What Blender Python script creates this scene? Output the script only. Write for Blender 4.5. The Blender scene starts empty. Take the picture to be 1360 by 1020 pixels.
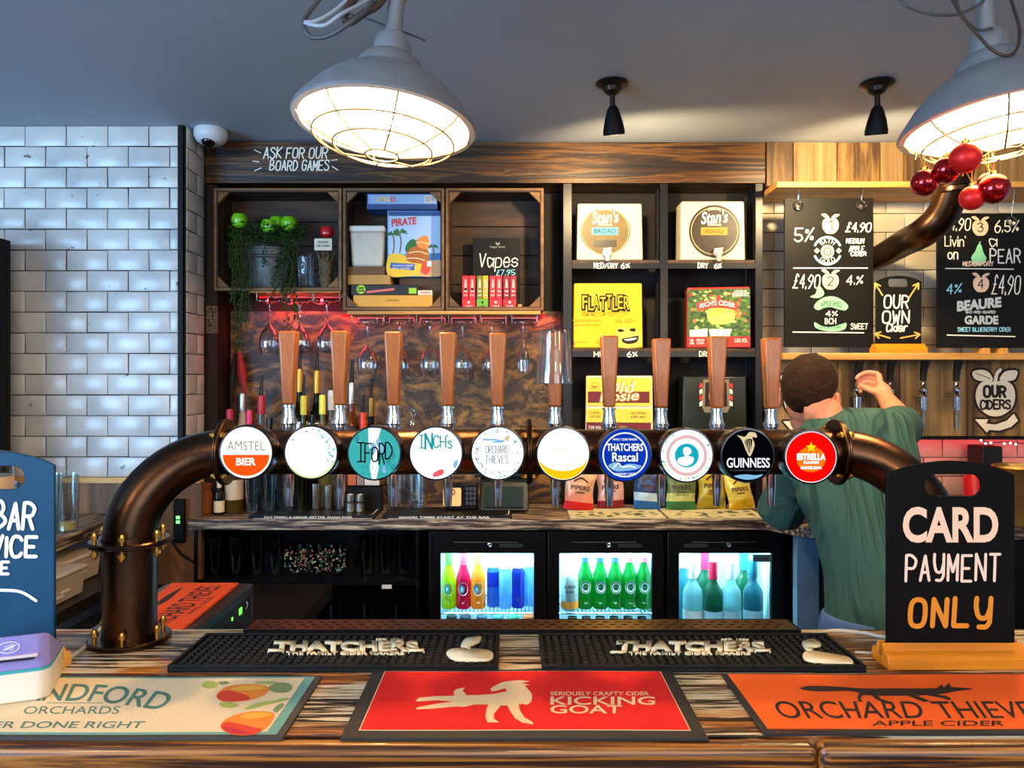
import bpy, bmesh, math, random
from mathutils import Vector, Matrix
from mathutils.geometry import tessellate_polygon
random.seed(7)
SC = bpy.context.scene
COL = SC.collection
V = Vector
# ---------------------------------------------------------------- camera, world, daylight, exposure
F, CX, HY, ZC = 1000.0, 680.0, 505.0, 1.55        # focal length in pixels, principal point, eye height
cam_d = bpy.data.cameras.new('camera'); cam = bpy.data.objects.new('camera', cam_d); COL.objects.link(cam)
cam.location = (0, 0, ZC); cam.rotation_euler = (math.pi / 2, 0, 0)
cam_d.sensor_width = 36; cam_d.lens = F / 1360 * 36; cam_d.shift_y = -5 / 1360; cam_d.clip_start = .05
SC.camera = cam
SC.view_settings.view_transform = 'Standard'; SC.view_settings.look = 'None'
SC.view_settings.gamma = 1; SC.view_settings.use_curve_mapping = False
SC.view_settings.exposure = 0.55
SC.cycles.transparent_max_bounces = 16
W = bpy.data.worlds.new('room_light'); SC.world = W; W.use_nodes = True
W.node_tree.nodes['Background'].inputs[0].default_value = (.46, .66, 1, 1)
W.node_tree.nodes['Background'].inputs[1].default_value = .30
def lamp(name, kind, loc, energy, col, target=None, **kw):
    d = bpy.data.lights.new(name, kind); d.energy = energy; d.color = col
    for k, v in kw.items(): setattr(d, k, v)
    o = bpy.data.objects.new(name, d); COL.objects.link(o); o.location = loc
    if target is not None:
        o.rotation_euler = (V(target) - V(loc)).to_track_quat('-Z', 'Y').to_euler()
    return o
# daylight from the street windows behind and to the left of the camera
lamp('window_daylight', 'AREA', (-3.3, -1.2, 1.7), 150, (.33, .63, 1), (-.9, 2.6, 1.7), shape='RECTANGLE', size=2.2, size_y=1.7)
lamp('window_daylight_rear', 'AREA', (1.2, -3.2, 1.9), 40, (.80, .90, 1), (.2, 2.5, 1.2), shape='RECTANGLE', size=2.6, size_y=1.4)

# the room's other warm pendants, hanging over the customers' side behind the camera
for q in ((-1.3, -.55, 2.15), (.35, -.75, 2.15), (1.6, -.45, 2.15)): lamp('rear_pendant', 'POINT', q, 24, (1, .68, .36), shadow_soft_size=.12)

# ---------------------------------------------------------------- helpers
def at(px, py, d): return V(((px - CX) * d / F, d, ZC + (HY - py) * d / F))
def gp(px, py, z):
    d = (ZC - z) / (py - HY) * F
    return V(((px - CX) * d / F, d, z))
def sX(px, d): return (px - CX) * d / F
def sZ(py, d): return ZC + (HY - py) * d / F
def lin(h):
    if not isinstance(h, str): return tuple(h)
    h = h.lstrip('#'); c = [int(h[i:i + 2], 16) / 255 for i in (0, 2, 4)]
    return tuple(x / 12.92 if x <= .04045 else ((x + .055) / 1.055) ** 2.4 for x in c)
MATS = {}
def newmat(name):
    m = bpy.data.materials.new(name); m.use_nodes = True
    return m, m.node_tree.nodes, m.node_tree.links, m.node_tree.nodes['Principled BSDF']
def pm(name, col='808080', rough=.5, metal=0, trans=0, ior=1.45, emit=None, es=0, coat=0, var=0, scale=8, bump=0, bscale=60, spec=.5):
    if name in MATS: return MATS[name]
    m, N, L, p = newmat(name); c = lin(col)
    p.inputs['Base Color'].default_value = (*c, 1); p.inputs['Roughness'].default_value = rough
    p.inputs['Metallic'].default_value = metal; p.inputs['Transmission Weight'].default_value = trans
    p.inputs['IOR'].default_value = ior; p.inputs['Coat Weight'].default_value = coat
    p.inputs['Specular IOR Level'].default_value = spec
    if emit:
        p.inputs['Emission Color'].default_value = (*lin(emit), 1); p.inputs['Emission Strength'].default_value = es
    if var or bump:
        tc = N.new('ShaderNodeTexCoord')
    if var:
        n = N.new('ShaderNodeTexNoise'); n.inputs['Scale'].default_value = scale; n.inputs['Detail'].default_value = 5
        r = N.new('ShaderNodeValToRGB'); e = r.color_ramp.elements
        e[0].position = .3; e[1].position = .7
        e[0].color = (*[max(0, x * (1 - var)) for x in c], 1); e[1].color = (*[min(1, x * (1 + var)) for x in c], 1)
        L.new(tc.outputs['Object'], n.inputs['Vector']); L.new(n.outputs['Fac'], r.inputs[0]); L.new(r.outputs[0], p.inputs['Base Color'])
    if bump:
        n2 = N.new('ShaderNodeTexNoise'); n2.inputs['Scale'].default_value = bscale; n2.inputs['Detail'].default_value = 4
        b = N.new('ShaderNodeBump'); b.inputs['Strength'].default_value = bump; b.inputs['Distance'].default_value = .01
        L.new(tc.outputs['Object'], n2.inputs['Vector']); L.new(n2.outputs['Fac'], b.inputs['Height']); L.new(b.outputs[0], p.inputs['Normal'])
    MATS[name] = m; return m
def wood(name, stops, scale=(1, 30, 30), detail=8, distort=0, rough=.55, bump=.3, stops2=None, scale2=(2, 6, 6), lo2=.5, hi2=.62, coat=0):
    """long-grained timber: noise stretched along the grain, coloured by a ramp; optional second tint in patches"""
    if name in MATS: return MATS[name]
    m, N, L, p = newmat(name); tc = N.new('ShaderNodeTexCoord')
    mp = N.new('ShaderNodeMapping'); mp.inputs['Scale'].default_value = scale
    n = N.new('ShaderNodeTexNoise'); n.inputs['Scale'].default_value = 1; n.inputs['Detail'].default_value = detail
    n.inputs['Roughness'].default_value = .62; n.inputs['Distortion'].default_value = distort
    r = N.new('ShaderNodeValToRGB'); cr = r.color_ramp
    while len(cr.elements) < len(stops): cr.elements.new(.5)
    for e, (q, c) in zip(cr.elements, stops): e.position = q; e.color = (*lin(c), 1)
    L.new(tc.outputs['Object'], mp.inputs[0]); L.new(mp.outputs[0], n.inputs['Vector']); L.new(n.outputs['Fac'], r.inputs[0])
    out = r.outputs[0]
    if stops2:
        mp2 = N.new('ShaderNodeMapping'); mp2.inputs['Scale'].default_value = scale2; mp2.inputs['Location'].default_value = (3.3, 1.7, .4)
        n2 = N.new('ShaderNodeTexNoise'); n2.inputs['Scale'].default_value = 1; n2.inputs['Detail'].default_value = 6
        mr = N.new('ShaderNodeMapRange'); mr.inputs[1].default_value = lo2; mr.inputs[2].default_value = hi2
        r2 = N.new('ShaderNodeValToRGB'); cr2 = r2.color_ramp
        while len(cr2.elements) < len(stops2): cr2.elements.new(.5)
        for e, (q, c) in zip(cr2.elements, stops2): e.position = q; e.color = (*lin(c), 1)
        mx = N.new('ShaderNodeMix'); mx.data_type = 'RGBA'
        L.new(tc.outputs['Object'], mp2.inputs[0]); L.new(mp2.outputs[0], n2.inputs['Vector']); L.new(n2.outputs['Fac'], mr.inputs[0])
        L.new(n.outputs['Fac'], r2.inputs[0]); L.new(mr.outputs[0], mx.inputs[0]); L.new(out, mx.inputs[6]); L.new(r2.outputs[0], mx.inputs[7])
        out = mx.outputs[2]
    L.new(out, p.inputs['Base Color']); p.inputs['Roughness'].default_value = rough; p.inputs['Coat Weight'].default_value = coat
    if bump:
        b = N.new('ShaderNodeBump'); b.inputs['Strength'].default_value = bump; b.inputs['Distance'].default_value = .004
        L.new(n.outputs['Fac'], b.inputs['Height']); L.new(b.outputs[0], p.inputs['Normal'])
    MATS[name] = m; return m
def glass(name, tint='ffffff', rough=.02, f=1.0, ior=1.5, body=None, bw=0):
    """thin clear glass: see-through with a mirror sheen that grows at the grazing edge"""
    if name in MATS: return MATS[name]
    m, N, L, p = newmat(name); N.remove(p); out = N['Material Output']
    t = N.new('ShaderNodeBsdfTransparent'); t.inputs[0].default_value = (*lin(tint), 1)
    g = N.new('ShaderNodeBsdfGlossy'); g.inputs['Roughness'].default_value = rough; g.inputs[0].default_value = (1, 1, 1, 1)
    lw = N.new('ShaderNodeLayerWeight'); lw.inputs[0].default_value = .35
    ml = N.new('ShaderNodeMath'); ml.operation = 'MULTIPLY_ADD'; ml.inputs[1].default_value = f * .75; ml.inputs[2].default_value = .04
    L.new(lw.outputs['Facing'], ml.inputs[0])
    mx = N.new('ShaderNodeMixShader'); L.new(ml.outputs[0], mx.inputs[0]); L.new(t.outputs[0], mx.inputs[1]); L.new(g.outputs[0], mx.inputs[2])
    res = mx.outputs[0]
    if body:
        d = N.new('ShaderNodeBsdfTranslucent'); d.inputs[0].default_value = (*lin(body), 1)
        d2 = N.new('ShaderNodeBsdfDiffuse'); d2.inputs[0].default_value = (*lin(body), 1)
        ms = N.new('ShaderNodeMixShader'); L.new(d.outputs[0], ms.inputs[1]); L.new(d2.outputs[0], ms.inputs[2])
        m2 = N.new('ShaderNodeMixShader'); m2.inputs[0].default_value = bw
        L.new(res, m2.inputs[1]); L.new(ms.outputs[0], m2.inputs[2]); res = m2.outputs[0]
    L.new(res, out.inputs[0]); MATS[name] = m; return m
def glow(name, col, s):
    if name in MATS: return MATS[name]
    m, N, L, p = newmat(name); N.remove(p); e = N.new('ShaderNodeEmission')
    e.inputs[0].default_value = (*lin(col), 1); e.inputs[1].default_value = s
    L.new(e.outputs[0], N['Material Output'].inputs[0]); MATS[name] = m; return m

# single-stroke marker lettering: glyphs on a 4 x 6 grid, '~' = smooth stroke
GL = {'A': '00 26 40;12 32', 'B': '00 06;~06 26 35 34 23 03;~03 23 42 41 20 00', 'C': '~45 36 16 04 02 10 30 41', 'D': '00 06;~06 26 44 42 20 00',
 'E': '46 06 00 40;03 33', 'F': '46 06 00;03 33', 'G': '~45 36 16 04 02 10 30 41;41 43 23', 'H': '00 06;40 46;03 43', 'I': '20 26',
 'J': '36 31;~31 20 10 01', 'K': '00 06;46 03 40', 'L': '06 00 40', 'M': '00 06 22 46 40', 'N': '00 06 40 46', 'O': '~26 05 01 20 41 45 26',
 'P': '00 06;~06 26 45 44 33 03', 'Q': '~26 05 01 20 41 45 26;31 40', 'R': '00 06;~06 26 45 44 33 03;23 40', 'S': '~45 36 16 05 14 33 42 41 30 10 01',
 'T': '06 46;26 20', 'U': '~06 02 10 30 42 46', 'V': '06 20 46', 'W': '06 10 24 30 46', 'X': '06 40;46 00', 'Y': '06 23 46;23 20', 'Z': '06 46 00 40',
 '0': '~26 05 01 20 41 45 26', '1': '15 26 20', '2': '~05 16 36 45 44 00;00 40', '3': '~05 26 45 34 23;~23 43 41 20 01', '4': '30 36 02 42',
 '5': '46 06 03;~03 33 42 41 20 01', '6': '~36 14 02 10 30 42 33 13 02', '7': '06 46 10', '8': '~26 05 14 33 41 20 01 13 34 45 26', '9': '~43 23 04 15 26 45 44 32 10',
 '£': '~45 36 25 23 11 00;00 40;13 33', '%': '46 00;~15 05 04 14 15;~42 32 31 41 42', '.': '20 21', ',': '21 10', "'": '26 25', '-': '13 33', '/': '00 46', '!': '26 22;20 21', '&': '40 05 16 25 02 10 30 42',
 'a': '~43 24 04 02 10 20 42;44 40', 'e': '02 42;~42 34 14 02 10 30 41', 'i': '20 24;26 25', 'n': '00 04;~02 14 34 43 40', 'o': '~24 03 01 20 41 43 24',
 'p': '04 0y;~04 34 42 30 00', 's': '~43 24 03 12 32 41 20 01', 'd': '46 40;~42 24 02 20 42', 'r': '00 04;~02 14 34', 'v': '04 20 44', 'l': '26 20', 'c': '~43 24 03 01 20 41',
 't': '26 20;04 44', 'u': '~04 01 20 42 44;44 40', 'm': '00 04;~03 14 23 20;~23 34 43 40', 'y': '04 20;44 0y', 'g': '~43 24 02 20 42;44 4z 1y', 'b': '06 00;~02 24 42 20 00', 'h': '06 00;~02 14 34 43 40', 'k': '06 00;44 02 40', 'w': '04 10 23 30 44', 'ÿ': '~06 04 12 32 44;46 42 41;~41 30 10'}
def catmull(p, k=5, closed=False):
    n = len(p)
    if n < 3: return p
    o = []; cl = closed or (p[0] - p[-1]).length < 1e-6
    for i in range(n - 1):
        a = p[i - 1] if i else (p[-2] if cl else p[0] * 2 - p[1]); b, c = p[i], p[i + 1]
        d = p[i + 2] if i + 2 < n else (p[1] if cl else p[-1] * 2 - p[-2])
        for j in range(k):
            t = j / k
            o.append(.5 * ((2 * b) + (c - a) * t + (2 * a - 5 * b + 4 * c - d) * t * t + (3 * b - a - 3 * c + d) * t ** 3))
    o.append(p[-1]); return o
def glyph(ch, k=4):
    res = []
    for st in GL.get(ch, GL.get(ch.upper(), '20 21')).split(';'):
        sm = st[0] == '~'; pts = []
        for q in st.lstrip('~').split():
            pts.append(V((float(q[0]), {'z': -1, 'y': -2}.get(q[1], 0) if q[1] in 'zy' else float(q[1]), 0)))
        res.append(catmull(pts, k) if sm else pts)
    return res
FONTC = {}
def fontmesh(s, bold=0):
    """filled outlines of a word in the built-in typeface, normalised to the unit square"""
    if (s, bold) in FONTC: return FONTC[s, bold]
    cu = bpy.data.curves.new('t', 'FONT'); cu.body = s; cu.resolution_u = 4; cu.offset = bold; cu.fill_mode = 'FRONT'
    ob = bpy.data.objects.new('t', cu); COL.objects.link(ob); bpy.context.view_layer.update()
    me = bpy.data.meshes.new_from_object(ob.evaluated_get(bpy.context.evaluated_depsgraph_get()))
    vs = [v.co.copy() for v in me.vertices]; fs = [tuple(f.vertices) for f in me.polygons]
    bpy.data.objects.remove(ob); bpy.data.curves.remove(cu); bpy.data.meshes.remove(me)
    x0, x1 = min(v.x for v in vs), max(v.x for v in vs); y0, y1 = min(v.y for v in vs), max(v.y for v in vs)
    vs = [((v.x - x0) / (x1 - x0), (v.y - y0) / (y1 - y0)) for v in vs]
    FONTC[s, bold] = vs, fs; return vs, fs
class B:
    def __init__(s, mat=None): s.v = []; s.f = []; s.m = []; s.mats = []; s.cur = 0; s.T = None; mat and s.use(mat)
    def use(s, mat):
        if mat not in s.mats: s.mats.append(mat)
        s.cur = s.mats.index(mat); return s
    def add(s, vs, fs):
        o = len(s.v); s.v += [(s.T @ V(q)) if s.T else V(q) for q in vs]
        for f in fs: s.f.append(tuple(i + o for i in f)); s.m.append(s.cur)
        return s
    def box(s, a, b):
        (x0, y0, z0), (x1, y1, z1) = a, b
        return s.add([(x0, y0, z0), (x1, y0, z0), (x1, y1, z0), (x0, y1, z0), (x0, y0, z1), (x1, y0, z1), (x1, y1, z1), (x0, y1, z1)],
                     [(3, 2, 1, 0), (4, 5, 6, 7), (0, 1, 5, 4), (1, 2, 6, 5), (2, 3, 7, 6), (3, 0, 4, 7)])
    def hexa(s, q):   # eight corners: bottom ring then top ring, counter-clockwise from above
        return s.add(q, [(3, 2, 1, 0), (4, 5, 6, 7), (0, 1, 5, 4), (1, 2, 6, 5), (2, 3, 7, 6), (3, 0, 4, 7)])
    def lathe(s, prof, c=(0, 0, 0), n=24, cap=True, axis='z', a0=0):
        vs = []; c = V(c)
        for r, z in prof:
            for k in range(n):
                a = 2 * math.pi * k / n + a0
                q = (r * math.cos(a), r * math.sin(a), z)
                if axis == 'y': q = (q[0], -q[2], q[1])       # profile height runs towards the viewer
                if axis == 'x': q = (q[2], q[0], q[1])
                vs.append(c + V(q))
        fs = []
        for i in range(len(prof) - 1):
            for k in range(n):
                k2 = (k + 1) % n; fs.append((i * n + k, i * n + k2, (i + 1) * n + k2, (i + 1) * n + k))
        if cap:
            fs.append(tuple(range(n))[::-1]); fs.append(tuple((len(prof) - 1) * n + k for k in range(n)))
        return s.add(vs, fs)
    def tube(s, pts, r, n=8, smooth=0, cap=True):
        pts = [V(p) for p in pts]
        if smooth: pts = catmull(pts, smooth)
        m = len(pts); R = r if isinstance(r, (list, tuple)) else [r] * m
        if len(R) != m: R = [R[min(len(R) - 1, int(i * (len(R) - 1) / (m - 1)))] + (R[min(len(R) - 1, int(i * (len(R) - 1) / (m - 1)) + 1)] - R[min(len(R) - 1, int(i * (len(R) - 1) / (m - 1)))]) * ((i * (len(R) - 1) / (m - 1)) % 1) for i in range(m)]
        vs = []; up = None
        for i in range(m):
            t = (pts[min(i + 1, m - 1)] - pts[max(i - 1, 0)]).normalized()
            if up is None: up = V((0, 0, 1)) if abs(t.z) < .9 else V((0, 1, 0))
            a = (up - t * up.dot(t)).normalized(); up = a; b = t.cross(a)
            vs += [pts[i] + (a * math.cos(2 * math.pi * k / n) + b * math.sin(2 * math.pi * k / n)) * R[i] for k in range(n)]
        fs = [(i * n + k, i * n + (k + 1) % n, (i + 1) * n + (k + 1) % n, (i + 1) * n + k) for i in range(m - 1) for k in range(n)]
        if cap: fs += [tuple(range(n))[::-1], tuple((m - 1) * n + k for k in range(n))]
        return s.add(vs, fs)
    def ball(s, c, r, n=16, m=10):
        r = r if isinstance(r, (tuple, list)) else (r, r, r); c = V(c); vs = []; 
        for i in range(1, m):
            a = math.pi * i / m
            vs += [c + V((r[0] * math.sin(a) * math.cos(2 * math.pi * k / n), r[1] * math.sin(a) * math.sin(2 * math.pi * k / n), -r[2] * math.cos(a))) for k in range(n)]
        b = len(vs); vs += [c + V((0, 0, -r[2])), c + V((0, 0, r[2]))]
        fs = [(i * n + k, i * n + (k + 1) % n, (i + 1) * n + (k + 1) % n, (i + 1) * n + k) for i in range(m - 2) for k in range(n)]
        fs += [((k + 1) % n, k, b) for k in range(n)] + [((m - 2) * n + k, (m - 2) * n + (k + 1) % n, b + 1) for k in range(n)]
        return s.add(vs, fs)
    def poly(s, P, pts, off=0):
        fs = [tuple(range(len(pts)))] if len(pts) < 5 else [tuple(f) for f in tessellate_polygon([[V((x, y, 0)) for x, y in pts]])]
        P = s.lift(P, pts[0][0], pts[0][1])
        return s.add([P(x, y) for x, y in pts], fs)
    def blob(s, P, pts, k=5):
        q = catmull([V((x, y, 0)) for x, y in pts] + [V((*pts[0], 0))], k)[:-1]
        return s.poly(P, [(a.x, a.y) for a in q])
    def disc(s, P, x, y, rx, ry=None, n=28, a0=0, a1=360):
        ry = ry or rx
        return s.poly(P, [(x + rx * math.cos(math.radians(a0 + (a1 - a0) * k / n)), y + ry * math.sin(math.radians(a0 + (a1 - a0) * k / n))) for k in range(n + (a1 - a0 < 360))])
    def ring(s, P, x, y, r, w, n=36, a0=0, a1=360, ry=None):
        ry = ry or r; vs = []; fs = []
        for k in range(n + 1):
            a = math.radians(a0 + (a1 - a0) * k / n)
            vs += [P(x + (r - w / 2) * math.cos(a), y + (ry - w / 2) * math.sin(a)), P(x + (r + w / 2) * math.cos(a), y + (ry + w / 2) * math.sin(a))]
        return s.add(vs, [(2 * k, 2 * k + 1, 2 * k + 3, 2 * k + 2) for k in range(n)])
    def lift(s, P, x, y):
        """successive pen strokes lie a hair above one another"""
        s.k = (getattr(s, 'k', 0) + 1) % 61; o = P(x, y); n = (P(x + 1e-2, y) - o).cross(P(x, y + 1e-2) - o)
        if n.length < 1e-14: return P
        n.normalize(); n *= (1 if n.dot(V((0, 0, ZC)) - o) > 0 else -1) * 2.5e-6 * s.k
        return lambda a, b: P(a, b) + n
    def stroke(s, P, pts, w, smooth=0, cap=6):
        pts = [V((x, y, 0)) for x, y in pts]
        if smooth: pts = catmull(pts, smooth)
        h = w / 2
        for a, b in zip(pts, pts[1:]):
            t = b - a
            if t.length < 1e-9: continue
            t.normalize(); n = V((-t.y, t.x, 0)) * h
            Q = s.lift(P, a.x, a.y); s.add([Q(*(q.xy)) for q in (a - n, b - n, b + n, a + n)], [(0, 1, 2, 3)])
        for a in pts: s.disc(P, a.x, a.y, h, n=cap)
        return s
    def text(s, P, t, x0, y0, x1, y1, w, jit=0, slant=0, k=3, sp=1.6):
        """marker lettering fitted to the box x0..x1, baseline y0, cap height y1 (y may run downwards)"""
        rnd = random.Random(t); cur = 0; out = []
        for ch in t:
            if ch == ' ': cur += 3; continue
            g = glyph(ch, k); xs = [q.x for st in g for q in st]; a, b = min(xs), max(xs)
            dy = rnd.uniform(-jit, jit); sc = 1 + rnd.uniform(-jit, jit) * .15
            for st in g: out.append([V((cur + (q.x - a) * sc, q.y * sc + dy, 0)) for q in st])
            cur += (b - a) * sc + sp
        wd = max(1, cur - sp); sx = (x1 - x0) / wd; sy = (y1 - y0) / 6
        for st in out: s.stroke(P, [(x0 + q.x * sx + slant * q.y * abs(sy), y0 + q.y * sy) for q in st], w)
        return s
    def type(s, P, t, x0, y0, x1, y1, bold=0, warp=None):
        vs, fs = fontmesh(t, bold); pts = []
        for u, v in vs:
            x, y = x0 + (x1 - x0) * u, y0 + (y1 - y0) * v
            if warp: x, y = warp(u, v, x, y)
            pts.append(P(x, y))
        return s.add(pts, fs)
    def prism(s, P, pts, depth, dv=V((0, 1, 0))):
        """outline extruded backwards by depth along dv"""
        n = len(pts); a = [P(x, y) for x, y in pts]
        return s.add(a + [q + dv * depth for q in a], [tuple(range(n)), tuple(range(n, 2 * n))[::-1]] + [(i, n + i, n + (i + 1) % n, (i + 1) % n) for i in range(n)])
    def plate(s, P, outer, holes, depth, dv=V((0, 1, 0))):
        """flat board with openings cut right through it"""
        bm = bmesh.new(); loops = [outer] + holes; es = []; ring = []
        for lp in loops:
            vv = [bm.verts.new((x, y, 0)) for x, y in lp]; ring.append(vv)
            es += [bm.edges.new((vv[i], vv[(i + 1) % len(vv)])) for i in range(len(vv))]
        bmesh.ops.triangle_fill(bm, use_beauty=True, use_dissolve=False, edges=es)
        bm.verts.index_update(); vs = [v.co.copy() for v in bm.verts]; fs = [tuple(v.index for v in f.verts) for f in bm.faces]
        a = [P(v.x, v.y) for v in vs]; n = len(a)
        allf = fs + [tuple(i + n for i in f)[::-1] for f in fs]; o = 0
        for lp in loops:
            k = len(lp); allf += [(o + i, n + o + i, n + o + (i + 1) % k, o + (i + 1) % k) for i in range(k)]; o += k
        bm.free(); return s.add(a + [q + dv * depth for q in a], allf)
    def build(s, name, parent=None, bev=0, sharp=35, seg=2, recalc=True, flat=False):
        me = bpy.data.meshes.new(name); o = bpy.data.objects.new(name, me); COL.objects.link(o)
        off = V((0, 0, 0))
        if parent is not None:
            q = parent
            while q is not None: off += q.location; q = q.parent
            o.parent = parent
        elif s.v:
            xs = [q.x for q in s.v]; ys = [q.y for q in s.v]; zs = [q.z for q in s.v]
            off = V(((min(xs) + max(xs)) / 2, (min(ys) + max(ys)) / 2, min(zs))); o.location = off
        me.from_pydata([q - off for q in s.v], [], s.f)
        for mt in s.mats: me.materials.append(mt)
        me.polygons.foreach_set('material_index', s.m)
        if recalc:
            bm = bmesh.new(); bm.from_mesh(me); bmesh.ops.recalc_face_normals(bm, faces=bm.faces); bm.to_mesh(me); bm.free()
        if not flat:
            me.polygons.foreach_set('use_smooth', [True] * len(me.polygons)); me.set_sharp_from_angle(angle=math.radians(sharp))
        me.update()
        if bev:
            bv = o.modifiers.new('Bevel', 'BEVEL'); bv.width = bev; bv.segments = seg; bv.limit_method = 'ANGLE'; bv.angle_limit = math.radians(40)
        return o
def tag(o, label, cat, group=None, kind=None):
    o['label'] = label; o['category'] = cat
    if group: o['group'] = group
    if kind: o['kind'] = kind
    return o
def thing(name, label, cat, loc, group=None):
    o = bpy.data.objects.new(name, None); COL.objects.link(o); o.location = loc; o.empty_display_size = .05
    return tag(o, label, cat, group)
def struct(b, name, **k):
    o = b.build(name, **k); o['kind'] = 'structure'; return o
def dup(root, delta, label=None, group=None, swap=None):
    r = root.copy(); COL.objects.link(r); r.location = root.location + V(delta)
    if label: r['label'] = label
    if group: r['group'] = group
    def kids(src, dst):
        for ch in [c for c in COL.objects if c.parent == src]:
            c = ch.copy(); COL.objects.link(c); c.parent = dst; kids(ch, c)
    kids(root, r); return r
def pf(d): return lambda x, y: at(x, y, d)
def pg(z): return lambda x, y: gp(x, y, z)
def flatP(o, u=V((1, 0, 0)), v=V((0, 0, 1))):
    o = V(o); return lambda x, y: o + u * x + v * y
def rrect(x0, y0, x1, y1, r, n=5):
    pts = []
    for cx, cy, a in ((x1 - r, y1 - r, 0), (x0 + r, y1 - r, 90), (x0 + r, y0 + r, 180), (x1 - r, y0 + r, 270)):
        pts += [(cx + r * math.cos(math.radians(a + 90 * k / n)), cy + r * math.sin(math.radians(a + 90 * k / n))) for k in range(n + 1)]
    return pts
ORD = ['leftmost', 'second from the left', 'third from the left', 'fourth from the left', 'fifth from the left', 'sixth from the left', 'seventh from the left', 'eighth from the left', 'ninth from the left', 'tenth from the left', 'eleventh from the left', 'twelfth from the left']
# ---------------------------------------------------------------- shared materials
black = pm('matt_black', '08080a', .55, spec=.2); blackg = pm('satin_black', '09090b', .3, spec=.35); chrome = pm('chrome', 'd8d8d8', .12, 1)
steel = pm('brushed_steel', 'b5ab9c', .32, 1, var=.15, scale=30); brass = pm('brass', 'c08a3c', .28, 1); white = pm('white_paint', 'e8e4da', .5)
chalkw = pm('chalk_white', 'f2ead8', .8); chalkp = pm('chalk_peach', 'f0c9a8', .8); chalko = pm('chalk_orange', 'e08a1c', .8)
chalkg = pm('chalk_green', '8fdca0', .8); chalkb = pm('chalk_blue', '8fd0e0', .8); chalky = pm('chalk_yellow', 'e8b050', .8)
slate = pm('chalkboard', '13120e', .5, var=.25, scale=5, spec=.2); cream = pm('cream_card', 'e9dcb2', .55); tanw = pm('pale_pine', 'd9a552', .5, var=.18, scale=14)
rubber = pm('black_rubber', '0b0b0b', .5, spec=.3, bump=.2, bscale=300)
oakbeam = wood('burnt_beam', [(.34, '0a0502'), (.46, '2a1607'), (.54, '66400f'), (.60, '281406'), (.72, '784a18')], (1.1, 8, 20), 4, 1.6, .38, .45)
crate_w = wood('crate_timber_shaded', [(.25, '100a05'), (.5, '301d0e'), (.75, '543618')], (3, 25, 25), 6, .3, .7, .3)  # slats and back boards: shade of the crate interior put into the colour
crate_e = wood('crate_timber_lit', [(.2, '3e2812'), (.5, '74502a'), (.8, '967040')], (3, 25, 25), 6, .3, .7, .3)  # same timber paler, light on front edges and corner blocks put into the colour
plank_v = wood('reclaimed_boards', [(.2, '2e1e0c'), (.42, '6c4c22'), (.6, '96713a'), (.8, 'ac8a50')], (44, 44, 2.0), 8, .6, .62, .3, [(.3, '1c1006'), (.5, '4a3014'), (.7, '8a6530')], (13, 13, 3.2), .54, .66)
plank_d = wood('reclaimed_boards_dark', [(.2, '1e1408'), (.42, '4e3618'), (.6, '7c5c30'), (.8, '9c7c4a')], (44, 44, 2.0), 8, .6, .62, .3, [(.3, '140c05'), (.7, '5a4020')], (13, 13, 3.2), .5, .64)
plank_p = wood('reclaimed_boards_pale', [(.2, '4e3a1e'), (.42, '7c6038'), (.6, '98794a'), (.8, 'a88e60')], (50, 50, 2.0), 8, .5, .62, .3, [(.3, '2c1a0a'), (.7, '7a5a2c')], (12, 12, 3.0), .56, .68)
PLK = [plank_d, plank_p, plank_v, plank_p, plank_d, plank_v, plank_p, plank_v]
ledge_w = wood('pine_ledge', [(.2, '7a4a1a'), (.5, 'c08a40'), (.8, 'e0b060')], (2, 30, 30), 6, .2, .5, .2)
darkw = wood('dark_panel_wood', [(.25, '1a0e07'), (.5, '3c2512'), (.75, '5e3d1e')], (14, 14, 1.2), 7, .5, .6, .3)
distress = wood('distressed_bar_top', [(.40, '080503'), (.455, '1c0f07'), (.475, '8d7450'), (.50, 'd8c39c'), (.68, 'f2e6cc')], (6, 125, 125), 7, .35, .40, .6,
                [(.34, '0e0703'), (.44, '4a240c'), (.52, 'a8642a'), (.7, 'd0903c')], (2.6, 9, 9), .50, .56, coat=.15)
distress2 = wood('distressed_back_top', [(.34, '120b07'), (.48, '42302a'), (.56, '9c8a72'), (.72, 'd4c3a4')], (7, 110, 110), 7, .4, .5, .5)
distress_y = wood('distressed_side_top', [(.34, '120b07'), (.48, '42302a'), (.56, '9c8a72'), (.72, 'd4c3a4')], (110, 7, 110), 7, .4, .5, .5)
trimw = wood('bar_edge_timber', [(.32, '100703'), (.45, '3c1c07'), (.52, '9a5c1e'), (.64, 'c98638'), (.76, 'e0bc80')], (1.4, 70, 70), 9, .5, .36, .3, coat=.25)
pipe_m = pm('bronzed_pipe', '50392a', .30, 1, var=.5, scale=5, bump=.04, bscale=90)
copperw = wood('handle_timber', [(.25, '843c10'), (.5, 'b86222'), (.75, 'd88638')], (40, 40, 6), 6, .6, .35, .1, coat=.2)
dado_w = wood('dado_boards', [(.25, '2a180a'), (.5, '6a4622'), (.75, '94683a')], (14, 14, 1.2), 7, .5, .6, .3)
tile_m, N, L, p = newmat('glazed_tile')
tc = N.new('ShaderNodeTexCoord'); n1 = N.new('ShaderNodeTexNoise'); n1.inputs['Scale'].default_value = 5; n1.inputs['Detail'].default_value = 3
r1 = N.new('ShaderNodeValToRGB'); r1.color_ramp.elements[0].color = (*lin('b0b2b2'), 1); r1.color_ramp.elements[1].color = (*lin('cccbc6'), 1)
r1.color_ramp.elements[0].position = .35; r1.color_ramp.elements[1].position = .6
n2 = N.new('ShaderNodeTexNoise'); n2.inputs['Scale'].default_value = 21; n2.inputs['Detail'].default_value = 7; n2.inputs['Roughness'].default_value = .68
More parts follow.
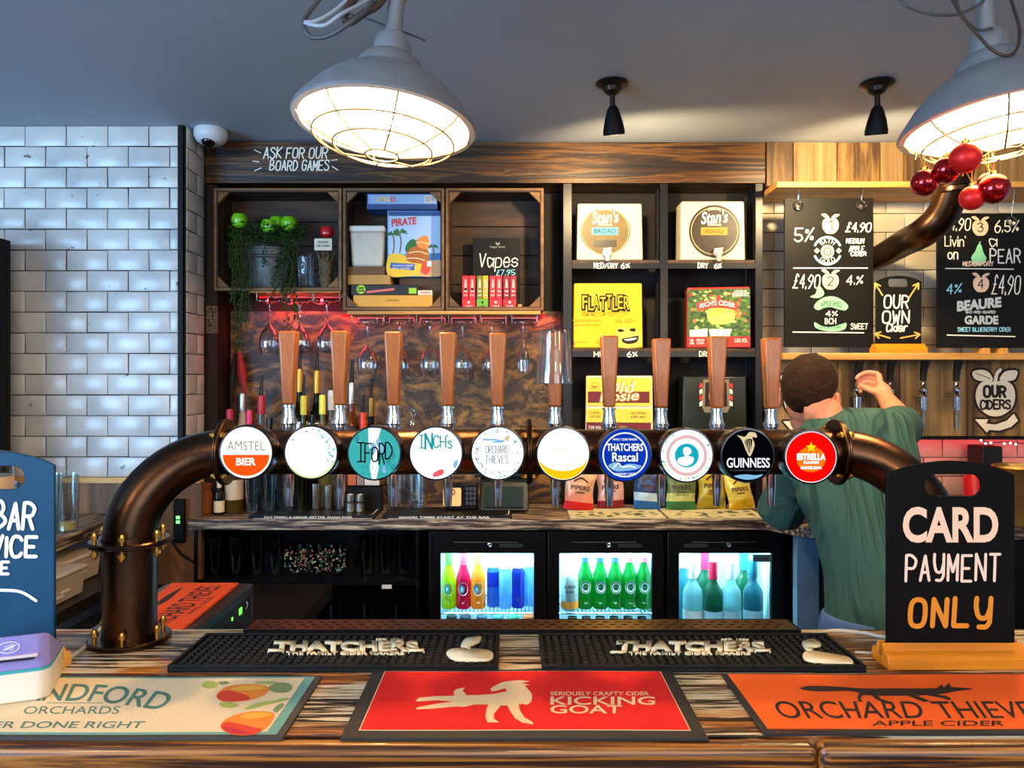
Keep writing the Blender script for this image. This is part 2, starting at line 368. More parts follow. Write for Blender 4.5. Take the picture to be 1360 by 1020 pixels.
r2 = N.new('ShaderNodeValToRGB'); r2.color_ramp.elements[0].position = .655; r2.color_ramp.elements[1].position = .69
mx = N.new('ShaderNodeMix'); mx.data_type = 'RGBA'; mx.inputs[7].default_value = (*lin('4a3832'), 1)
bp = N.new('ShaderNodeBump'); bp.inputs['Strength'].default_value = .25; bp.inputs['Distance'].default_value = .004
n3 = N.new('ShaderNodeTexNoise'); n3.inputs['Scale'].default_value = 14
for a, b in ((tc.outputs['Object'], n1.inputs['Vector']), (tc.outputs['Object'], n2.inputs['Vector']), (tc.outputs['Object'], n3.inputs['Vector']), (n1.outputs['Fac'], r1.inputs[0]), (n2.outputs['Fac'], r2.inputs[0]),
             (r1.outputs[0], mx.inputs[6]), (r2.outputs[0], mx.inputs[0]), (mx.outputs[2], p.inputs['Base Color']), (n3.outputs['Fac'], bp.inputs['Height']), (bp.outputs[0], p.inputs['Normal'])): L.new(a, b)
p.inputs['Roughness'].default_value = .27
mortar = pm('dark_grout', '23201f', .9)
gclear = glass('clear_glass', 'f4f8f8', .03, .9); gdark = glass('smoky_glass', 'c8d0d0', .05, .55)

# ---------------------------------------------------------------- room shell
struct(B(pm('ceiling_paint', 'a8b3c0', .7, var=.04, scale=2)).box((-4, -3.6, 2.483), (4, 3.4, 2.6)), 'ceiling')
struct(B(pm('dark_floor', '1c1714', .6, var=.3, scale=3)).box((-4, -3.6, -.1), (4, 3.4, 0)), 'floor')
struct(B(pm('back_wall_paint', '15110f', .8)).box((-1.3, 3.10, 0), (3.2, 3.3, 2.483)), 'wall_back')
def tiles(b, P, u0, u1, v0, v1, ju, jv, tw=.1515, th=.0759, gap=.0034, dep=.005):
    """running-bond glazed tiles, each cushioned at its edge and set a hair out of true"""
    rnd = random.Random(3); j = math.floor((v0 - jv) / th)
    while jv + j * th < v1:
        a, c = max(v0, jv + j * th + gap / 2), min(v1, jv + (j + 1) * th - gap / 2)
        i0 = math.floor((u0 - ju) / tw) - 1
        while True:
            l = ju + (i0 + .5 * (j % 2)) * tw; 
            if l > u1: break
            x0, x1 = max(u0, l + gap / 2), min(u1, l + tw - gap / 2); i0 += 1
            if x1 - x0 < .008 or c - a < .008: continue
            e = .0035; t = [dep + rnd.uniform(-.0012, .0012) for _ in range(4)]
            w = [rnd.uniform(-.0009, .0009) for _ in range(8)]
            q = [(x0 + w[0], a + w[1]), (x1 + w[2], a + w[3]), (x1 + w[4], c + w[5]), (x0 + w[6], c + w[7])]
            qi = [(q[0][0] + e, q[0][1] + e), (q[1][0] - e, q[1][1] + e), (q[2][0] - e, q[2][1] - e), (q[3][0] + e, q[3][1] - e)]
            b.add([P(x, y, 0) for x, y in q] + [P(x, y, t[k] - .002) for k, (x, y) in enumerate(q)] + [P(x, y, t[k]) for k, (x, y) in enumerate(qi)],
                  [(8, 9, 10, 11)] + [(k, (k + 1) % 4, 4 + (k + 1) % 4, 4 + k) for k in range(4)] + [(4 + k, 4 + (k + 1) % 4, 8 + (k + 1) % 4, 8 + k) for k in range(4)])
        j += 1
wl = B(mortar).box((-3.2, 2.765, 0), (-1.212, 3.2, 2.483)); wl.use(tile_m)
tiles(wl, lambda u, v, w: V((u, 2.765 - w, v)), -3.1, -1.222, 1.197, 2.483, -1.256, 2.483 - 40 * .0759)
struct(wl, 'wall_left')
wr = B(mortar).box((-1.212, 2.768, 0), (-1.200, 3.10, 2.483)); wr.use(tile_m)
tiles(wr, lambda u, v, w: V((-1.200 + w, u, v)), 2.772, 2.925, 1.197, 2.483, 2.79, 2.483 - 40 * .0759)
struct(wr, 'wall_left_return')
struct(B(black).box((-1.222, 2.752, 1.19), (-1.204, 2.770, 2.483)), 'trim_corner')
wb = B(mortar).box((.985, 3.05, 1.0), (3.0, 3.10, 2.3)); wb.use(pm('aged_tile', 'c9bfa8', .3, var=.12, scale=6, bump=.2, bscale=14))
tiles(wb, lambda u, v, w: V((u, 3.05 - w, v)), .99, 2.9, 1.05, 2.3, 1.06, 1.01)
struct(wb, 'wall_back_tiled')
# wood-clad dado and cap strip under the white tiles
struct(B(dado_w).box((-3.2, 2.735, .0), (-1.13, 2.764, 1.178)), 'trim_dado_left')
struct(B(ledge_w).box((-3.2, 2.722, 1.178), (-1.13, 2.764, 1.197)), 'trim_dado_cap')
# burnt timber header with its chalk lettering
hb = B(oakbeam).box((-1.198, 2.93, 2.318), (.985, 3.10, 2.476)).build('header_beam'); tag(hb, 'long burnt-grain timber header across the top of the back bar', 'beam')
b = B(chalkw); P = pf(2.926)
b.text(P, 'ASK FOR OUR', 350, 210, 434, 196, 1.7, .25, .12); b.text(P, 'BOARD GAMES', 358, 226, 436, 213, 1.7, .25, .12)
for q in ((338, 199, 346, 203), (336, 214, 344, 215), (338, 227, 347, 223), (440, 213, 448, 212), (441, 221, 449, 226)): b.stroke(P, [q[:2], q[2:]], 1.2)
b.build('lettering', hb)
# pale vertical boards and shelf at the upper right
ub = B(plank_v)
for i, (a, c) in enumerate(((1018, 1053), (1054, 1112), (1113, 1169), (1170, 1200), (1201, 1256), (1257, 1310), (1311, 1370), (1371, 1440))):
    ub.use(PLK[i]).box((sX(a, 2.93) + .001, 2.93 + .003 * (i % 3), 2.305), (sX(c, 2.93), 2.98, 2.478))
tag(ub.build('board_panel', bev=.002), 'row of pale reclaimed upright boards under the ceiling at the right', 'panel')
tag(B(ledge_w).box((.985, 2.80, 2.268), (2.3, 3.05, 2.290)).build('shelf_ledge', bev=.002), 'narrow pine ledge below the pale boards holding the hooks of the big chalkboards', 'shelf')

# ---------------------------------------------------------------- front bar counter
ct = thing('bar_counter', 'distressed black, cream and orange streaked timber bar counter in the foreground', 'counter', (0, 1.14, 0))
b = B(distress)
for i in range(4): b.box((-1.9, .955 + i * .102, 1.062), (1.9, .955 + (i + 1) * .102 - .0012, 1.10))
b.build('worktop', ct, bev=.0015)
b = B(trimw).box((-1.9, .925, 1.052), (.378, .9535, 1.0995)).box((.380, .925, 1.052), (1.9, .9535, 1.0995)); b.build('edge_trim', ct, bev=.012, seg=4)
B(darkw).box((-1.9, .99, 0), (1.9, 1.02, 1.06)).box((-1.9, 1.30, 0), (1.9, 1.33, 1.06)).build('front_panel', ct)

# ---------------------------------------------------------------- tap tower: bronzed pipe, flanges, bolts
PY, PZ = 1.355, 1.421
tt = thing('tap_tower', 'bronzed steel pipe tap tower bridging the bar on two flanged legs', 'tap tower', (0, 1.33, 1.10))
def leg(x0, sgn):
    pts = [V((x0, 1.30, 1.105)), V((x0, 1.30, 1.19)), V((x0, 1.30, 1.277))]; R = [.0435] * 3
    for k in range(1, 13):
        a = math.pi / 2 * k / 12; t = k / 12
        pts.append(V((x0 + sgn * .144 * (1 - math.cos(a)), 1.30 + (PY - 1.30) * (t * t * (3 - 2 * t)), 1.277 + .144 * math.sin(a)))); R.append(.0435 - .003 * t)
    return pts, R
LP, LR = leg(-.660, 1); RP, RR = leg(.729, -1)
B(pipe_m).tube(LP + [V((x, PY, PZ)) for x in (-.3, 0, .3)] + RP[::-1], LR + [.0405] * 3 + RR[::-1], 28).build('pipe', tt, sharp=60)
def flange(c, axis, R, name='flange', h=.005):
    if axis == 'z':
        b = B(pipe_m).lathe([(.0442, -h), (R - .002, -h), (R, -h + .002), (R, -.0007), (R - .0015, 0), (R, .0007), (R, h - .002), (R - .002, h), (.0442, h)], c, 36, cap=False)
    else:
        b = B(pipe_m).lathe([(.0412, -h), (R - .002, -h), (R, -h + .002), (R, -.0007), (R - .0015, 0), (R, .0007), (R, h - .002), (R - .002, h), (.0412, h)], c, 36, cap=False, axis='x')
    return b.build(name, tt)
def bolt(c, d, L=.030, two=True):
    d = V(d); c = V(c); a = c - d * L / 2; e = c + d * L / 2
    b = B(brass).tube([a, e], .0035, 8)
    for s, q in ((1, e), (-1, a))[:2 if two else 1]:
        b.tube([q - d * s * .008, q - d * s * .0015], .0062, 6); b.tube([q - d * s * .0015, q + d * s * .003, q + d * s * .0045], [.0046, .0038, .001], 8)
    return b.build('bolt', tt)
for x0 in (-.660, .729):
    flange((x0, 1.30, 1.1052), 'z', .066, 'base_flange')
    flange((x0, 1.30, 1.272), 'z', .0655)
    for k in range(6):
        a = math.radians(60 * k - 75)
        q = V((x0 + .0555 * math.cos(a), 1.30 + .0555 * math.sin(a), 0))
        bolt(q + V((0, 0, 1.272)), (0, 0, 1), .038); bolt(q + V((0, 0, 1.118)), (0, 0, 1), .022, False)
for x in (-.514, .031, .583):
    flange((x, PY, PZ), 'x', .0595)
    for k in range(4):
        a = math.radians(90 * k + 50); bolt((x, PY + .051 * math.cos(a), PZ + .051 * math.sin(a)), (1, 0, 0), .022)

# ---------------------------------------------------------------- ten beer taps behind the pipe
HX = [384, 452, 523, 595, 661, 737, 809, 878, 952, 1024]; HT = [440, 440, 441, 442, 443, 443, 446, 450, 447, 449]
TY = 1.413
nm = [('leftmost of the ten'), 'second from the left', 'above the turquoise badge', 'above the badge with teal letters',
      'just left of the bolted middle flange', 'under the upturned glass', 'left of the royal blue badge', 'eighth from the left',
      'left of the harp badge', 'rightmost, beside the bartender']
for i, (hx, ht) in enumerate(zip(HX, HT)):
    x = sX(hx, TY); zt = sZ(ht, TY); zb = sZ(537 + i * .6, TY); zf = 1.457
    t = thing('beer_tap', 'wooden tap handle on a chrome collar, ' + nm[i], 'beer tap', (x, TY, 1.31), 'beer taps along the pipe')
    b = B(copperw); w0, w1 = .0108, .0162
    b.hexa([(x - w0, TY - w0, zb), (x + w0, TY - w0, zb), (x + w0, TY + w0, zb), (x - w0, TY + w0, zb), (x - w1, TY - w1, zt), (x + w1, TY - w1, zt), (x + w1, TY + w1, zt), (x - w1, TY + w1, zt)])
    h = b.build('handle', t, bev=.004, seg=3)
    B(chrome).lathe([(.0125, zb - .001), (.0125, zb - .005), (.0105, zb - .006), (.0115, zb - .02), (.0150, zb - .034), (.0150, zf + .012), (.0128, zf + .010), (.0128, zf)], (x, TY, 0), 20).build('collar', t)
    b = B(chrome).lathe([(.012, zf), (.013, zf - .01), (.013, 1.385), (.009, 1.375), (.0085, 1.345), (.0065, 1.3145)], (x, TY, 0), 16)
    b.tube([(x, TY, 1.42), (x, PY + .038, 1.42)], .011, 12); b.build('spout', t)

# ---------------------------------------------------------------- lit round badges on the front of the pipe
BX = [(327, 601), (413, 601), (497, 602), (579, 602), (661, 602), (748, 603), (830, 604), (912, 605), (993, 605), (1077, 607)]
BD = 1.204; R0 = 35.0
rimm = pm('badge_rim', '3a3a3c', .18, .9)
def badge(i, desc, face_m, art):
    px, py = BX[i]; c = at(px, py, BD); P = flatP(c + V((0, -.0007, 0)), V((BD / F, 0, 0)), V((0, 0, -BD / F)))
    t = thing('tap_badge', desc, 'tap badge', c + V((0, .05, -.044)), 'illuminated round badges along the pipe')
    r = R0 * BD / F
    B(rimm).lathe([(r + .0018, -.034), (r + .0022, -.004), (r + .0012, .0006), (r - .001, .0008), (r - .001, -.03)], c, 40, cap=False, axis='y').build('rim', t)
    B(black).lathe([(.016, -.107), (.018, -.05), (r * .8, -.040), (r + .001, -.0335)], c, 28, axis='y').build('neck', t)
    B(face_m).lathe([(r - .0005, -.004), (r - .0006, -.0002), (.001, 0)], c, 40, axis='y').build('face', t)
    b = B(face_m); art(b, P)
    if b.v: b.build('artwork', t)
S = 2.2
gw = glow('badge_white', 'f2f8ff', 1.0); gww = glow('badge_warm_white', 'fff8ea', .95); go = glow('badge_orange', 'ff5510', .75); gt = glow('badge_teal', '1fb8c0', .5)
gpt = glow('badge_pale_teal', '7fe0e0', .7); gy = glow('badge_yellow', 'ffc810', .75); gb = glow('badge_blue', '1040c8', .55); gr = glow('badge_red', 'ff0806', .75)
gor = glow('badge_hot_orange', 'ff6a10', 1.0); ggr = glow('badge_grey', '6c7678', .5); gdk = glow('badge_dark', '20262c', .15); gbk = glow('badge_black', '04070c', .4); ggd = glow('badge_pale_gold', 'f0dcae', .6); gpk = glow('badge_pink', 'ff6a76', .6)
gpb = glow('badge_pale_blue', '8cc4ec', .65); gst = glow('badge_star', 'ffc810', 1.0); gpp = glow('badge_pale_pink', 'f0c0c0', .65); ggy = glow('badge_lime', 'd0e86a', .7)
def a0(b, P):
    b.use(go).poly(P, [(31 * math.cos(math.radians(a)), 3 + 28 * math.sin(math.radians(a))) for a in range(0, 181, 6)])
    b.use(ggr).type(P, 'AMSTEL', -25, -3, 25, -15, -.01)
    P2 = lambda x, y: P(x, y) + V((0, -.0004, 0)); b.use(gww).type(P2, 'BIER', -13, 17, 13, 7, .03)
badge(0, 'glowing round badge, white above an orange half, at the left end of the pipe', gww, a0)
def a1(b, P):
    rnd = random.Random(5)
    for k in range(26): a = rnd.uniform(-70, 30); r = rnd.uniform(24, 32); b.use(rnd.choice([gpt, gpb])).disc(P, r * math.cos(math.radians(a)), r * math.sin(math.radians(a)), rnd.uniform(.6, 2), n=7)
    b.use(ggr).disc(P, -24, -17, 1.2, n=8).disc(P, -6, -28, 1.3, n=8).disc(P, 3, -31, 1, n=8)
    b.use(ggy).ring(P, 0, 0, 33, 1.6, 40, 20, 150)
badge(1, 'round badge glowing almost pure white with a lime lower rim, second from the left', gw, a1)
def a2(b, P):
    b.use(gw).poly(P, [(-8, -34), (9, -33), (5, -18), (7, -8), (4, 6), (6, 20), (3, 34), (-3, 34), (-6, 18), (-3, 4), (-7, -10)])
    rnd = random.Random(2)
    for k in range(12): x, y = rnd.uniform(-28, 24), rnd.uniform(-22, 20); b.use(gpb if k % 2 else glow('badge_mid_teal', '3cb4b8', .5)).blob(P, [(x, y), (x + 3, y - 4), (x + 7, y), (x + 4, y + 8)])
    P2 = lambda x, y: P(x, y) + V((0, -.0006, 0)); b.use(gdk)
    for ch, a, c, t0, t1 in (('F', -12, -4, -13, 12), ('O', -3, 5, -8, 11), ('R', 7, 14, -13, 14), ('D', 15, 24, -14, 7)): b.text(P2, ch, a, t1, c, t0, 2.0)
    b.stroke(P2, [(-17.5, -14), (-17.5, 11)], 2).stroke(P2, [(-22, -14), (-13, -14)], 2).stroke(P2, [(-22, 11), (-13, 11)], 2)
    b.use(gt).type(P2, 'WILD JUICE', -18, 23, 18, 16); b.stroke(P2, [(-17, 27), (17, 27)], .8)
badge(2, 'glowing turquoise round badge with dark angular letters, third from the left', glow('badge_turquoise', '48c8c8', .55), a2)
def a3(b, P):
    b.use(gt)
    for ch, a, c, y0, y1 in (('N', -14, -5, -6, -26), ('C', -3, 4, -8, -23), ('H', 6, 13, -8, -23), ('S', 16, 21, -7, -16)): b.text(P, ch, a, y0, c, y1, 1.9 if ch != 'N' else 3)
    b.stroke(P, [(-19, -24), (-19, -7)], 1.9).stroke(P, [(15, -25), (15, -22)], 1.5).stroke(P, [(-22, -24), (-16, -24)], 1.5).stroke(P, [(-22, -7), (-16, -7)], 1.5); b.use(ggr).stroke(P, [(-2, -5), (13, -5)], .7)
    b.use(gpk).blob(P, [(-4, 27), (2, 23), (8, 21), (11, 24), (9, 28), (2, 31), (-3, 31)])
    b.use(gpb).blob(P, [(23, 14), (28, 8), (29, 14), (25, 20)])
badge(3, 'glowing white round badge with teal hand-cut letters and a pink apple', gw, a3)
def a4(b, P):
    rnd = random.Random(8)
    for k in range(60):
        a = rnd.uniform(0, 6.28); r = rnd.uniform(26, 33); b.use(rnd.choice([gpb, glow('badge_mid_blue', '6aa0d0', .5), ggr])).stroke(P, [(r * math.cos(a), r * math.sin(a)), (r * math.cos(a + .07), (r - 2) * math.sin(a + .07))], 1.1)
    b.use(gpb).stroke(P, [(-18, -18), (-4, -18), (8, -16)], 2.5).stroke(P, [(-6, -15), (6, -15)], 2); b.use(ggd).blob(P, [(8, -20), (16, -24), (14, -16)])
    b.use(ggr).text(P, 'ORCHARD', -16, 0, 14, -10, .9).text(P, 'THIEVES', -16, 13, 14, 3, .9)
    b.stroke(P, [(-21, -18), (-21, 19), (14, 19)], .5)
badge(4, 'glowing white round badge with thin grey lettering and a blue flecked border', gw, a4)
def a5(b, P):
    pts = [(33.5 * math.cos(math.radians(a)), 33.5 * math.sin(math.radians(a))) for a in range(-6, 187, 6)]; inn = [(x, y * .62 + 1.5) for x, y in pts[::-1]]
    b.use(gy)
    for k in range(len(pts) - 1): b.poly(P, [pts[k], pts[k + 1], inn[-2 - k], inn[-1 - k]])
    b.use(glow('badge_faint', 'c8c4b4', .6)).text(P, 'MADRI', -15, -3, 14, -7, .5).text(P, 'EXCEPCIONAL', -20, 15, 20, 12, .5).text(P, 'ALMA', -6, 21, 8, 18, .5)
badge(5, 'glowing white round badge with a yellow crescent at the bottom, right of the middle flange', gww, a5)
def a6(b, P):
    b.use(gw).ring(P, 0, 0, 29, 1.6); b.type(P, 'THATCHERS', -24, -5, 24, -15, .02); b.type(P, 'Rascal', -17, 9, 17, -3, .015)
    b.type(P, 'FAMILY CIDER MAKERS', -16, -19, 16, -22); b.use(gpb).blob(P, [(-22, 14), (-12, 10), (-6, 15), (4, 12), (16, 13), (22, 16), (12, 20), (-8, 22), (-16, 20)])
    b.use(gw).stroke(P, [(-16, 18), (-9, 11), (-4, 16), (6, 15), (14, 17)], 1.4, 3); b.type(P, 'SOMERSET CIDER', -15, 27, 15, 24)
badge(6, 'glowing royal blue round badge with white ring and lettering, seventh from the left', gb, a6)
def a7(b, P):
    rnd = random.Random(4); b.use(gpp).ring(P, 0, 0, 25, 4.5)
    for k in range(40):
        a = rnd.uniform(0, 6.28); r = rnd.uniform(30, 33); b.use(rnd.choice([gpb, ggy, gpt, ggr])).disc(P, r * math.cos(a), r * math.sin(a), rnd.uniform(.6, 1.6), n=7)
    b.use(glow('badge_cyan', '18b8d0', .6)).disc(P, 0, 0, 16)
    P2 = lambda x, y: P(x, y) + V((0, -.0004, 0)); b.use(gw).blob(P2, [(-3, -11), (4, -10), (6, -4), (2, 0), (9, 3), (7, 10), (-2, 14), (-12, 9), (-10, 3), (-3, 1), (-5, -5)])
badge(7, 'glowing white round badge with a cyan disc and white curl in the middle', gw, a7)
def a8(b, P):
    b.use(ggd).blob(P, [(-14, -27), (-4, -25), (2, -31), (10, -30), (12, -24), (6, -24), (9, -14), (3, 1), (-2, -6), (-6, -16), (-9, -22)])
    P2 = lambda x, y: P(x, y) + V((0, -.0005, 0)); b.use(gbk).blob(P2, [(-4, -20), (5, -22), (5, -14), (2, -4), (-1, -9)])
    for x in (-2, 1, 4): b.use(ggd).stroke(P2, [(x - 1, -21), (x * .5 + 1, -6)], .7)
    b.use(gw).type(P2, 'GUINNESS', -28, 16, 29, 3, .012); b.use(ggr).type(P2, "ST JAMES'S GATE DUBLIN", -24, 21, 24, 18.6); b.use(gpb).blob(P2, [(-18, 27), (-4, 25), (10, 26), (20, 25), (12, 30), (0, 32), (-12, 30)])
badge(8, 'black round badge with a pale gold harp above white lettering, second from the right', gbk, a8)
def a9(b, P):
    b.use(gor).disc(P, 0, 3, 19, 17); b.use(gw).ring(P, 0, 0, 33.5, .8)
    P2 = lambda x, y: P(x, y) + V((0, -.0004, 0)); P3 = lambda x, y: P(x, y) + V((0, -.0008, 0))
    b.use(gst).poly(P2, [((7.5 if k % 2 == 0 else 3.1) * math.sin(math.pi * k / 5), -13 - (7.5 if k % 2 == 0 else 3.1) * math.cos(math.pi * k / 5)) for k in range(10)])
    b.use(gw).type(P3, 'ESTRELLA', -19, 4, 19, -5, .05); b.type(P3, 'DAMM', -10, 9, 10, 5, .04); b.type(P3, 'BARCELONA', -14, 16, 14, 12, .05)
badge(9, 'glowing red round badge with a yellow star, at the right end of the pipe', gr, a9)
# ---------------------------------------------------------------- flat bar runners lying on the counter
CZ = 1.10
def wavy(b, x0, x1, y0, y1, z, h, n=24, amp=.0012, ph=0):
    f = lambda x: amp * math.sin(x * 17 + ph)
    vs = []; fs = []
    for i in range(n + 1):
        x = x0 + (x1 - x0) * i / n; e = f(x)
        vs += [(x, y0 + e * .5, z), (x, y1 + e, z), (x, y1 + e, z + h), (x, y0 + e * .5, z + h)]
    for i in range(n):
        o = i * 4; fs += [(o + k, o + (k + 1) % 4, o + 4 + (k + 1) % 4, o + 4 + k) for k in range(4)]
    fs += [(0, 1, 2, 3), tuple(n * 4 + k for k in range(4))]
    return b.add(vs, fs)
felt = lambda n, c: pm(n, c, .85, bump=.25, bscale=420)
def px(zx, zy, ox, oy, s): return (ox + zx / s, oy + zy / s)
# cream runner with apples
t = thing('bar_runner', 'cream bar runner with teal lettering and painted apples at the left end of the counter', 'bar mat', (-.515, 1.04, CZ), 'flat printed bar runners')
wavy(B(pm('runner_grey_rubber', '3a3835', .75)), -.752, -.286, .9385, 1.137, CZ + .0002, .0042, ph=1).build('rubber_backing', t, bev=.001)
wavy(B(felt('runner_teal', '6fa39a')), -.742, -.296, .947, 1.130, CZ + .0044, .0004, ph=1).build('printed_border', t)
wavy(B(felt('runner_cream', 'ecd5ab')), -.735, -.310, .953, 1.124, CZ + .0048, .0003, ph=1).build('printed_face', t)
P = pg(CZ + .0054); tg = pm('print_green', '4f7f70', .85); b = B(tg)
def skew(u, v, x, y): return x + (v - .5) * 10, y + 9 * (u - .3) * abs(u - .3)
b.type(P, 'SANDFORD', 10, 931, 214, 908, .012, lambda u, v, x, y: (x + v * (10 + 14 * (u - .3)), y + 16 * max(0, u - .45) ** 1.5 * 2))
b.type(P, 'ORCHARDS', 30, 948, 157, 938, 0, lambda u, v, x, y: (x + v * 4, y)); b.stroke(P, [(62, 933.5), (136, 933.5)], .7)
b.type(P, 'CIDER DONE RIGHT', -58, 967, 188, 958, .01, lambda u, v, x, y: (x + v * 6, y))
b.build('lettering', t)
ap1 = pm('print_apple_red', 'd8402a', .85); ap2 = pm('print_apple_orange', 'ee8a30', .85); ap3 = pm('print_leaf', 'a9b45a', .85); ap4 = pm('print_apple_crimson', 'c02a3c', .85); ap5 = pm('print_leaf_dark', '7d9060', .85)
b = B(ap2); Z = lambda pts: [px(x, y, 200, 810, 3.778) for x, y in pts]
b.blob(P, Z([(330, 430), (370, 390), (440, 375), (520, 372), (585, 385), (590, 410), (530, 445), (440, 460), (360, 458)]))
b.blob(P, Z([(350, 585), (390, 540), (470, 515), (560, 508), (620, 520), (612, 555), (570, 600), (500, 628), (400, 622)]))
P2 = pg(CZ + .0056)
b.use(ap1).blob(P2, Z([(333, 432), (350, 412), (390, 405), (460, 420), (500, 445), (440, 458), (362, 457)])).blob(P2, Z([(352, 585), (380, 562), (440, 570), (520, 590), (560, 600), (500, 626), (400, 620)]))
b.use(ap4).blob(pg(CZ + .0058), Z([(356, 592), (390, 588), (450, 604), (500, 622), (410, 619)]))
b.use(pm('print_apple_gold', 'f2b040', .85)).blob(P2, Z([(400, 398), (450, 382), (530, 378), (575, 392), (520, 402), (450, 404)])).blob(P2, Z([(450, 535), (500, 518), (570, 514), (608, 526), (560, 540), (490, 546)]))
b.use(ap3).blob(P, Z([(255, 378), (285, 356), (335, 366), (330, 388), (285, 394)])).blob(P, Z([(345, 470), (380, 458), (440, 474), (420, 490), (360, 488)])).blob(P, Z([(470, 498), (530, 468), (610, 455), (680, 440), (690, 452), (590, 474), (520, 495)])).blob(P, Z([(520, 362), (580, 358), (640, 360), (600, 372), (540, 370)]))
b.use(ap5).blob(P, Z([(592, 392), (630, 366), (690, 368), (712, 392), (680, 414), (620, 412)])).blob(P, Z([(340, 362), (375, 358), (395, 366), (360, 376)])).blob(P, Z([(615, 500), (650, 470), (672, 476), (648, 504), (630, 516)]))
b.build('apple_print', t)
# red runner with the leaping goat
t = thing('bar_runner', 'bright red bar runner with a pale leaping goat in the middle of the counter', 'bar mat', (.015, 1.05, CZ), 'flat printed bar runners')
wavy(B(pm('runner_black_rubber', '242322', .75)), -.214, .245, .9375, 1.160, CZ + .0002, .0042, ph=.3).build('rubber_backing', t, bev=.001)
pale = pm('print_pale', 'f0cfa0', .85); red = felt('runner_red', 'e8180f')
wavy(B(pale), -.1950, .2275, .9580, 1.1525, CZ + .0044, .0003, ph=.3).build('printed_border', t)
wavy(B(red), -.1935, .2260, .9595, 1.1510, CZ + .0047, .0003, ph=.3).build('printed_face', t)
P = pg(CZ + .0053); Zm = lambda pts: [px(x, y, 520, 810, 3.091) for x, y in pts]
b = B(pale)
b.poly(P, Zm([(256, 372), (262, 352), (300, 350), (350, 350), (420, 345), (472, 334), (500, 318), (555, 320), (570, 336), (578, 352), (574, 376), (562, 386), (548, 390), (538, 384), (528, 389), (516, 384), (470, 392), (420, 394), (395, 388), (340, 388), (300, 398), (262, 396)]))
b.poly(pg(CZ + .00535), Zm([(405, 324), (418, 315), (435, 306), (452, 298), (470, 294), (515, 289), (530, 300), (560, 322), (500, 337), (472, 336), (472, 326), (464, 322), (440, 330), (412, 335)]))
b.poly(pg(CZ + .0054), Zm([(495, 291), (530, 289), (568, 293), (540, 300), (512, 303)])); b.poly(pg(CZ + .00545), Zm([(508, 304), (540, 302), (568, 308), (540, 312), (512, 314)]))
b.poly(P, Zm([(300, 352), (260, 352), (180, 354), (112, 361), (98, 374), (112, 376), (180, 371), (262, 376)])); b.poly(P, Zm([(262, 374), (168, 388), (106, 400), (98, 409), (160, 406), (250, 398), (300, 392)]))
b.poly(P, Zm([(258, 354), (254, 336), (268, 325), (302, 318), (292, 331), (308, 348)]))
b.poly(P, Zm([(398, 384), (390, 408), (386, 440), (394, 461), (441, 463), (437, 458), (420, 446), (421, 426), (452, 388)])); b.poly(P, Zm([(472, 388), (490, 420), (508, 446), (535, 462), (582, 470), (580, 461), (545, 440), (527, 412), (520, 380)]))
b.build('goat_print', t)
b = B(pale); 
b.type(P, 'SERIOUSLY CRAFTY CIDER', 731, 923.5, 862, 918.5, .012); b.type(P, 'KICKING', 731, 936, 870, 925, .015); b.type(P, 'GOAT', 731, 947.5, 826, 936.5, .015); b.build('lettering', t)
# orange runner with the fox
t = thing('bar_runner', 'orange bar runner with a black running fox at the right end of the counter', 'bar mat', (.52, 1.05, CZ), 'flat printed bar runners')
wavy(B(pm('runner_black_rubber', '242322', .75)), .318, .800, .9515, 1.1445, CZ + .0002, .0042, ph=2).build('rubber_backing', t, bev=.001)
wavy(B(felt('runner_orange', 'fa6410')), .327, .795, .9620, 1.1395, CZ + .0044, .0004, ph=2).build('printed_face', t)
P = pg(CZ + .0053); Zf = lambda pts: [px(x, y, 920, 810, 3.091) for x, y in pts]; ink = pm('print_ink', '231712', .85)
b = B(ink)
b.blob(P, Zf([(440, 322), (475, 312), (560, 313), (640, 318), (700, 322), (850, 322), (930, 322), (1000, 321), (1060, 317), (1100, 319), (1152, 325), (1100, 331), (1050, 340), (1000, 347), (930, 351), (860, 352), (780, 352), (700, 348), (680, 340), (640, 332), (540, 334), (475, 331)]), 3)
b.poly(P, Zf([(1000, 322), (1022, 306), (1032, 318), (1052, 299), (1064, 320)]))
for q in ([(990, 345), (1040, 353), (1062, 364), (1050, 373), (1044, 366), (1000, 357), (960, 350)], [(915, 348), (950, 364), (976, 374), (950, 378), (918, 366), (880, 350)], [(760, 350), (772, 364), (800, 374), (830, 379), (780, 379), (748, 364), (735, 348)], [(700, 346), (688, 366), (700, 377), (680, 377), (676, 352), (690, 340)]): b.poly(P, Zf(q))
b.build('fox_print', t)
b = B(ink)
b.type(P, 'ORCHARD THIEVES', 1024, 954, 1382, 931, .004, lambda u, v, x, y: (x + (1 - v) * (14 if u < .3 else 8 if u < .55 else 16), y))
b.type(P, 'APPLE CIDER', 1158, 964, 1334, 957, .01); b.use(pm('print_dark_red', '8a2a0c', .85)).type(P, 'drinkaware.co.uk', 1030, 970, 1106, 966.5).type(P, 'for the facts', 1030, 974, 1072, 971.5); b.build('lettering', t)

